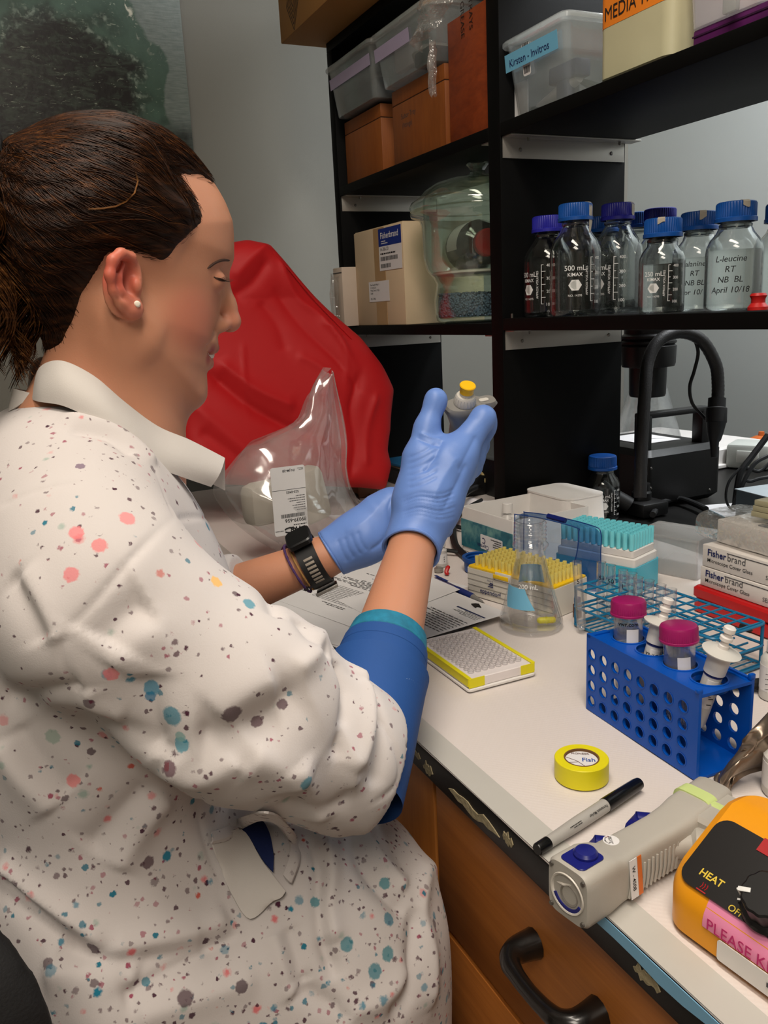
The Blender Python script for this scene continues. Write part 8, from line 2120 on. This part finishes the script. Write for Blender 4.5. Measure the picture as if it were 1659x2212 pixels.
for k in range(20):
    a = 2*PI*k/20; b = MB(); b.tube([MP @ Vector((0.0120*math.cos(a), 0.0120*math.sin(a), 0.0025)), MP @ Vector((0.0108*math.cos(a), 0.0108*math.sin(a), 0.0095))], 0.0006, 5); b.build('ring_rib', PGL, PPm)
b = MB(); b.lathe([(0, 0.011), (0.0072, 0.011), (0.0072, 0.015), (0, 0.015)], 24, MP); b.build('plunger_rod', PGL, PPm)
b = MB(); b.lathe([(0, 0.0150), (0.0076, 0.0150), (0.0074, 0.020), (0.0088, 0.0228), (0.0090, 0.0240), (0.0082, 0.0250), (0, 0.0254)], 32, MP); b.build('plunger_button', mat('yellow_button', (238, 184, 20), 0.35), PPm)
b = MB(); b.add(*vbox(0.012, 0.0055, 0.0012, 0.0026, 5, 0.0004), MP @ Matrix.Translation((0.0245, 0, 0.0000))); b.build('name_window', PGL, PPm)
b = MB(); b.lathe([(0, -0.158), (0.0008, -0.158), (0.0034, -0.140), (0.0036, -0.132), (0, -0.132)], 16, MP); b.build('disposable_tip', YTIP, PPm)
# ---- tube in the left hand
tb = onx(958, 1125, -0.880)
t = thing('sample_tube', 'small clear tube held between the left glove fingertips', 'tube', tb, rot=MP.to_euler())
b = MB(); b.lathe([(0, -0.030), (0.002, -0.029), (0.0052, -0.012), (0.0054, 0.006), (0.0066, 0.0065), (0.0066, 0.008), (0.0046, 0.008), (0.0044, -0.012), (0.001, -0.027), (0, -0.027)], 20); b.build('tube_wall', PPT, t)
b = MB(); b.box((0.010, 0, 0.008), (0.010, 0.010, 0.002), 0.0008); b.build('cap', WHITE, t)

# ------------------------------------------------------------------ trousers and shoes (below the frame), stool
def legs(p):
    d = caps(p, Vector((-0.67, 0.02, 0.66)), Vector((-0.68, 0.23, 0.63)), 0.085, 0.062)
    d = smin(d, caps(p, Vector((-0.83, 0.02, 0.66)), Vector((-0.84, 0.24, 0.63)), 0.085, 0.062), 0.05)
    for x in (-0.68, -0.84):
        d = smin(d, caps(p, Vector((x, 0.235, 0.63)), Vector((x, 0.21, 0.26)), 0.058, 0.042), 0.03)
    return d
P, F = surfnet(legs, (-0.98, -0.12, 0.18), (-0.55, 0.36, 0.80), 0.006); np_mesh('trousers', relax(P, F, 2), F, NAVYC, PERSON, PO)
def shoe(p):
    d = None
    for x in (-0.68, -0.84):
        c_ = smin(caps(p, Vector((x, 0.19, 0.235)), Vector((x, 0.29, 0.22)), 0.042, 0.036), caps(p, Vector((x, 0.21, 0.24)), Vector((x, 0.21, 0.30)), 0.044), 0.02)
        c_ = smax(c_, 0.20-p[:, 2], 0.004); d = c_ if d is None else np.minimum(d, c_)
    return d
P, F = surfnet(shoe, (-0.92, 0.10, 0.17), (-0.60, 0.36, 0.36), 0.005)
m_ = P[F[:, 0], 0] > -0.76
for k, mk in enumerate((m_, ~m_)):
    u_, inv = np.unique(F[mk], return_inverse=True); np_mesh('shoe', P[u_], inv.reshape(-1, 4), RUBBER, PERSON, PO)
ch = thing('lab_chair', 'black lab chair behind the seated person at the left edge', 'chair', (-0.745, -0.005, 0.0), math.radians(21))
CB = mat('black_chair_fabric', (12, 11, 12), 0.75, bump=0.2, bscale=500)
b = MB(); b.add(*vbox(0.44, 0.40, 0.05, 0.09, 6, 0.015), Matrix.Translation((0, 0, 0.50))); b.build('seat', CB, ch)
def back_(p):
    q = p.copy(); q[:, 1] = p[:, 1]+0.30*(p[:, 0])**2*0
    d = np.maximum(np.abs(q[:, 1]+0.185-0.9*q[:, 0]**2)-0.012, 0); e = np.sqrt(np.maximum(np.abs(q[:, 0])-0.15, 0)**2+np.maximum(np.abs(q[:, 2]-0.83)-0.06, 0)**2)-0.085
    return np.sqrt(np.maximum(e, 0)**2+d**2)-0.016+np.minimum(e, 0)*0.0
P, F = surfnet(back_, (-0.30, -0.26, 0.63), (0.30, 0.02, 1.04), 0.006); np_mesh('backrest', relax(P, F, 2), F, CB, ch)
b = MB(); b.tube([(0, -0.14, 0.48), (0, -0.23, 0.58), (0, -0.215, 0.78)], 0.016, 12); b.build('back_post', BLACK, ch)
b = MB(); b.lathe([(0, 0.06), (0.03, 0.06), (0.025, 0.10), (0.022, 0.50), (0, 0.50)], 20); b.build('column', BLACK, ch)
for k in range(5):
    a = 2*PI*k/5; b = MB(); b.tube([(0, 0, 0.09), (0.26*math.cos(a), 0.26*math.sin(a), 0.055)], [0.022, 0.015], 10); b.build('base_leg', BLACK, ch)
    b = MB(); b.lathe([(0, -0.012), (0.022, -0.012), (0.025, -0.008), (0.025, 0.008), (0.022, 0.012), (0, 0.012)], 16, Matrix.Translation((0.26*math.cos(a), 0.26*math.sin(a), 0.0255)) @ Matrix.Rotation(a+PI/2, 4, 'Z') @ Matrix.Rotation(PI/2, 4, 'Y')); b.build('castor', RUBBER, ch)
pts = [(0.19*math.cos(a), 0.19*math.sin(a), 0.185) for a in np.linspace(0, 2*PI, 33)]
b = MB(); b.tube(pts, 0.011, 8); b.build('foot_ring', STEEL, ch)
# ------------------------------------------------------------------ red dust cover
CX = -1.74
rc = lambda x, y: onx(x, y, CX)
RCL = [(360, 640), (440, 560), (500, 528), (532, 521), (576, 527), (612, 566), (700, 668), (760, 728), (800, 788), (824, 836), (817, 920), (806, 962), (809, 992), (791, 1042), (745, 1036), (600, 1040), (450, 1030), (372, 1010)]
RP = [(rc(x, y).y, rc(x, y).z) for x, y in RCL]
zbase = BZ+0.0005
def cover(p):
    pd = polysdf(p[:, 1], p[:, 2], RP)
    hgt = np.clip((p[:, 2]-0.90)/0.45, 0, 1); hx = 0.13-0.075*hgt**1.5
    dx = np.abs(p[:, 0]-CX+0.0*hgt)-hx
    d = smax(pd, dx, 0.05)
    return smax(d, zbase-p[:, 2], 0.003)
P, F = surfnet(cover, (CX-0.17, min(q[0] for q in RP)-0.03, BZ-0.02), (CX+0.17, max(q[0] for q in RP)+0.03, max(q[1] for q in RP)+0.03), 0.005)
P = relax(P, F, 2); N = normals(P, F)
for kx, amp in ((9, 0.004), (19, 0.0015), (40, 0.0006)):
    r_ = np.random.default_rng(int(kx)+5); P = P+N*(amp*sum(np.sin(P @ (r_.normal(size=3)*kx)+r_.uniform(0, 6)) for _ in range(4))/2)[:, None]
RS = [([(505, 600), (540, 560), (578, 530)], 0.012, 0.012), ([(500, 640), (545, 610), (580, 560)], 0.014, -0.012), ([(600, 555), (640, 640), (700, 690), (770, 790)], 0.010, 0.010), ([(590, 620), (650, 700), (730, 780), (780, 850)], 0.012, -0.008),
      ([(450, 800), (530, 870), (620, 920), (680, 940)], 0.020, -0.020), ([(470, 780), (550, 840), (640, 880)], 0.018, 0.012), ([(400, 860), (480, 930), (560, 1000)], 0.018, 0.010), ([(430, 930), (500, 980), (560, 1040)], 0.014, -0.012),
      ([(640, 765), (700, 800), (720, 860)], 0.012, 0.007), ([(780, 800), (760, 880), (770, 960), (760, 1030)], 0.012, -0.012), ([(815, 850), (795, 930), (790, 1010)], 0.010, 0.010), ([(620, 760), (600, 700), (560, 650)], 0.015, -0.006), ([(690, 690), (740, 740), (750, 830)], 0.008, 0.006), ([(525, 740), (528, 830), (535, 900)], 0.005, 0.004)]
P = emboss(P, N, cover, [(a, w_*0.75, h_*0.8) for a, w_, h_ in RS], 1.2); P[:, 2] = np.maximum(P[:, 2], zbase)
t = thing('dust_cover', 'bright red cloth dust cover over a microscope at the bench end', 'dust cover', (CX, (RP[0][0]+RP[9][0])/2, BZ))
REDC = mat('red_nylon', (186, 14, 20), 0.62, var=0.06, vscale=6, bump=0.05, bscale=700)
np_mesh('cover_cloth', P, F, REDC, t, tuple(t.location))
b = MB(); sm = [Vector(q)-Vector(t.location) for q in trace(cover, [(576, 530), (612, 568), (660, 625), (700, 670), (760, 732)], 0.004)]
b.tube(spline(sm, 5), 0.0012, 6); b.build('seam', REDC, t)

# ------------------------------------------------------------------ clear bag of tubes
XBAG = -1.36
bg = lambda x, y, o=0.0: onx(x, y, XBAG)+Vector((o, 0, 0))
LF = [(716, 803), (668, 850), (640, 905), (560, 948), (528, 968), (490, 1020), (472, 1050), (476, 1080), (510, 1130), (560, 1175), (590, 1195)]
RG = [(722, 806), (726, 850), (736, 900), (745, 960), (744, 1010), (752, 1055), (770, 1085), (796, 1105), (780, 1140), (740, 1170), (690, 1195)]
t = thing('tube_bag', 'clear plastic bag of tubes with a white product label', 'bag', (XBAG, bg(620, 1150).y, BZ))
TO = Vector(t.location)
ls = spline([(x, y, 0) for x, y in LF], 4); rs = spline([(x, y, 0) for x, y in RG], 4)
def bagf(sgn, amp):
    def fn(u, v):
        i = u*(len(ls)-1); k = min(int(i), len(ls)-2); a = ls[k].lerp(ls[k+1], i-k); c_ = rs[k].lerp(rs[k+1], i-k)
        q = a.lerp(c_, v); bul = amp*math.sin(v*PI)**0.7*min(1, u*1.6)**1.2
        return tuple(bg(q.x, q.y, sgn*bul)-TO)
    return fn
def clampz(b): b.v = [(x, y, max(z, 0.0015)) for x, y, z in b.v]
b = MB(); b.add(*sheet(crumple(64, 52, bagf(1, 0.085), 0.0060, 41, 3.2))); clampz(b); b.build('front_film', BAGFILM, t, ang=75)
b = MB(); b.add(*sheet(crumple(40, 32, bagf(-1, 0.05), 0.0055, 42, 3.0))); clampz(b); b.build('back_film', BAGFILM, t, ang=75)
b = MB(); q = [bg(x, y, 0.004)-TO for x, y in ((717, 803), (727, 850), (738, 905), (746, 965), (745, 1010), (753, 1056))]; b.tube(spline(q, 5), 0.0012, 6); b.build('sealed_edge', MATS['crumple_film'], t)
# label
lc = [onx(x, y, XBAG+0.090) for x, y in ((612, 1162), (690, 1143), (657, 1003), (583, 1012))]
o_ = lc[2]; xd = (lc[3]-lc[2]); yd = (lc[1]-lc[2]); lw, lh = xd.length, yd.length
ML = frame(o_-TO, xd, yd) 
if ML.to_3x3().col[2].x < 0: pass
o_ = lc[1]-TO; ML = frame(o_, lc[0]-lc[1], lc[2]-lc[1]); 
nz_ = ML.to_3x3().col[2]
# print is upside down: the reader's x axis runs from right to left, y axis runs downwards in the photo
MB_ = frame(lc[2]-TO, lc[3]-lc[2], lc[1]-lc[2])
plate(lw, lh, MB_, PAPER, t, 'product_label', 0.0004, 0.004)
up_ = MB_.to_3x3().col[2]
MT = MB_ @ Matrix.Translation((0, 0, 0.0005))
text('VWR', INK, t, MT @ Matrix.Translation((lw*0.05, lh*0.885, 0)), lh*0.115, 0.02)
b = MB(); b.tube(spline([MT @ Vector((lw*(0.55+0.16*math.cos(a)), lh*(0.93+0.035*math.sin(a)), 0.0)) for a in np.linspace(0.5, 6.0, 12)], 3), 0.0012, 6); b.build('ring_logo', INK, t)
text('vwr.com', INK, t, MT @ Matrix.Translation((lw*0.74, lh*0.92, 0)), lh*0.035, 0.01)
fine_print(INK, t, MT @ Matrix.Translation((lw*0.05, lh*0.845, 0)), lw*0.6, lh*0.03, 1)
text('89039-656', INK, t, MT @ Matrix.Translation((lw*0.05, lh*0.765, 0)), lh*0.075, 0.012)
barcode(INK, t, MT @ Matrix.Translation((lw*0.08, lh*0.69, 0)), lw*0.7, lh*0.055, 40)
fine_print(INKGREY, t, MT @ Matrix.Translation((lw*0.05, lh*0.42, 0)), lw*0.55, lh*0.24, 7, 0.6, th=0.3)
text('525-0402', INK, t, MT @ Matrix.Translation((lw*0.22, lh*0.36, 0)), lh*0.05, 0.01)
b = MB(); b.box((lw*0.5, lh*0.335, 0), (lw*0.98, 0.0006, 0.0002), M=MT); b.build('rule_line', INK, t, smooth=False)
text('IN-JM-28', INKGREY, t, MT @ Matrix.Translation((lw*0.30, lh*0.045, 0)), lh*0.05, 0.012); fine_print(INKGREY, t, MT @ Matrix.Translation((lw*0.05, lh*0.03, 0)), lw*0.2, lh*0.04, 2, th=0.4)
# contents: foam racks and purple capped tubes
def inbag(name, label, cat, px, off, size, rot, m, r=0.006):
    q = bg(*px, off); o = thing(name, label, cat, (q.x, q.y, max(q.z-size[2]/2, BZ+0.003)), rot=rot)
    b = MB(); b.box((0, 0, size[2]/2), size, r); b.build('block', m, o); return o
FO = mat('foam_white', (206, 198, 184), 0.7, bump=0.3, bscale=60)
inbag('foam_rack', 'cream foam tube rack inside the clear bag, left half', 'rack', (575, 1085), 0.0, (0.05, 0.085, 0.075), (0, 0, 0.25), FO, 0.018)
inbag('foam_rack', 'cream foam tube rack leaning inside the clear bag, right of the label', 'rack', (682, 1068), -0.01, (0.045, 0.06, 0.10), (0.20, 0.0, 0.2), FO, 0.014)
PURC = mat('purple_tube_cap', (112, 48, 104), 0.4)
for k, (px, off, lab) in enumerate((((732, 1120), 0.015, 'purple capped tube by the right seam of the clear bag'), ((610, 1168), 0.05, 'purple capped tube at the front of the clear bag'), ((660, 1120), 0.02, 'purple capped tube behind the product label'))):
    q = bg(*px, off); tt = thing('bagged_tube', lab, 'tube', (q.x, q.y, BZ+0.019), rot=(0, PI/2, (2.6, 0.4, 1.4)[k]), group='tubes in the clear bag')
    b = MB(); b.lathe([(0, 0.0), (0.014, 0.0), (0.014, 0.075), (0.006, 0.092), (0, 0.092)], 22); b.build('tube_wall', MILK, tt)
    b = MB(); b.lathe([(0, -0.013), (0.0155, -0.013), (0.0168, -0.011), (0.0168, 0.0), (0, 0.0)], 26); b.build('screw_cap', PURC, tt)
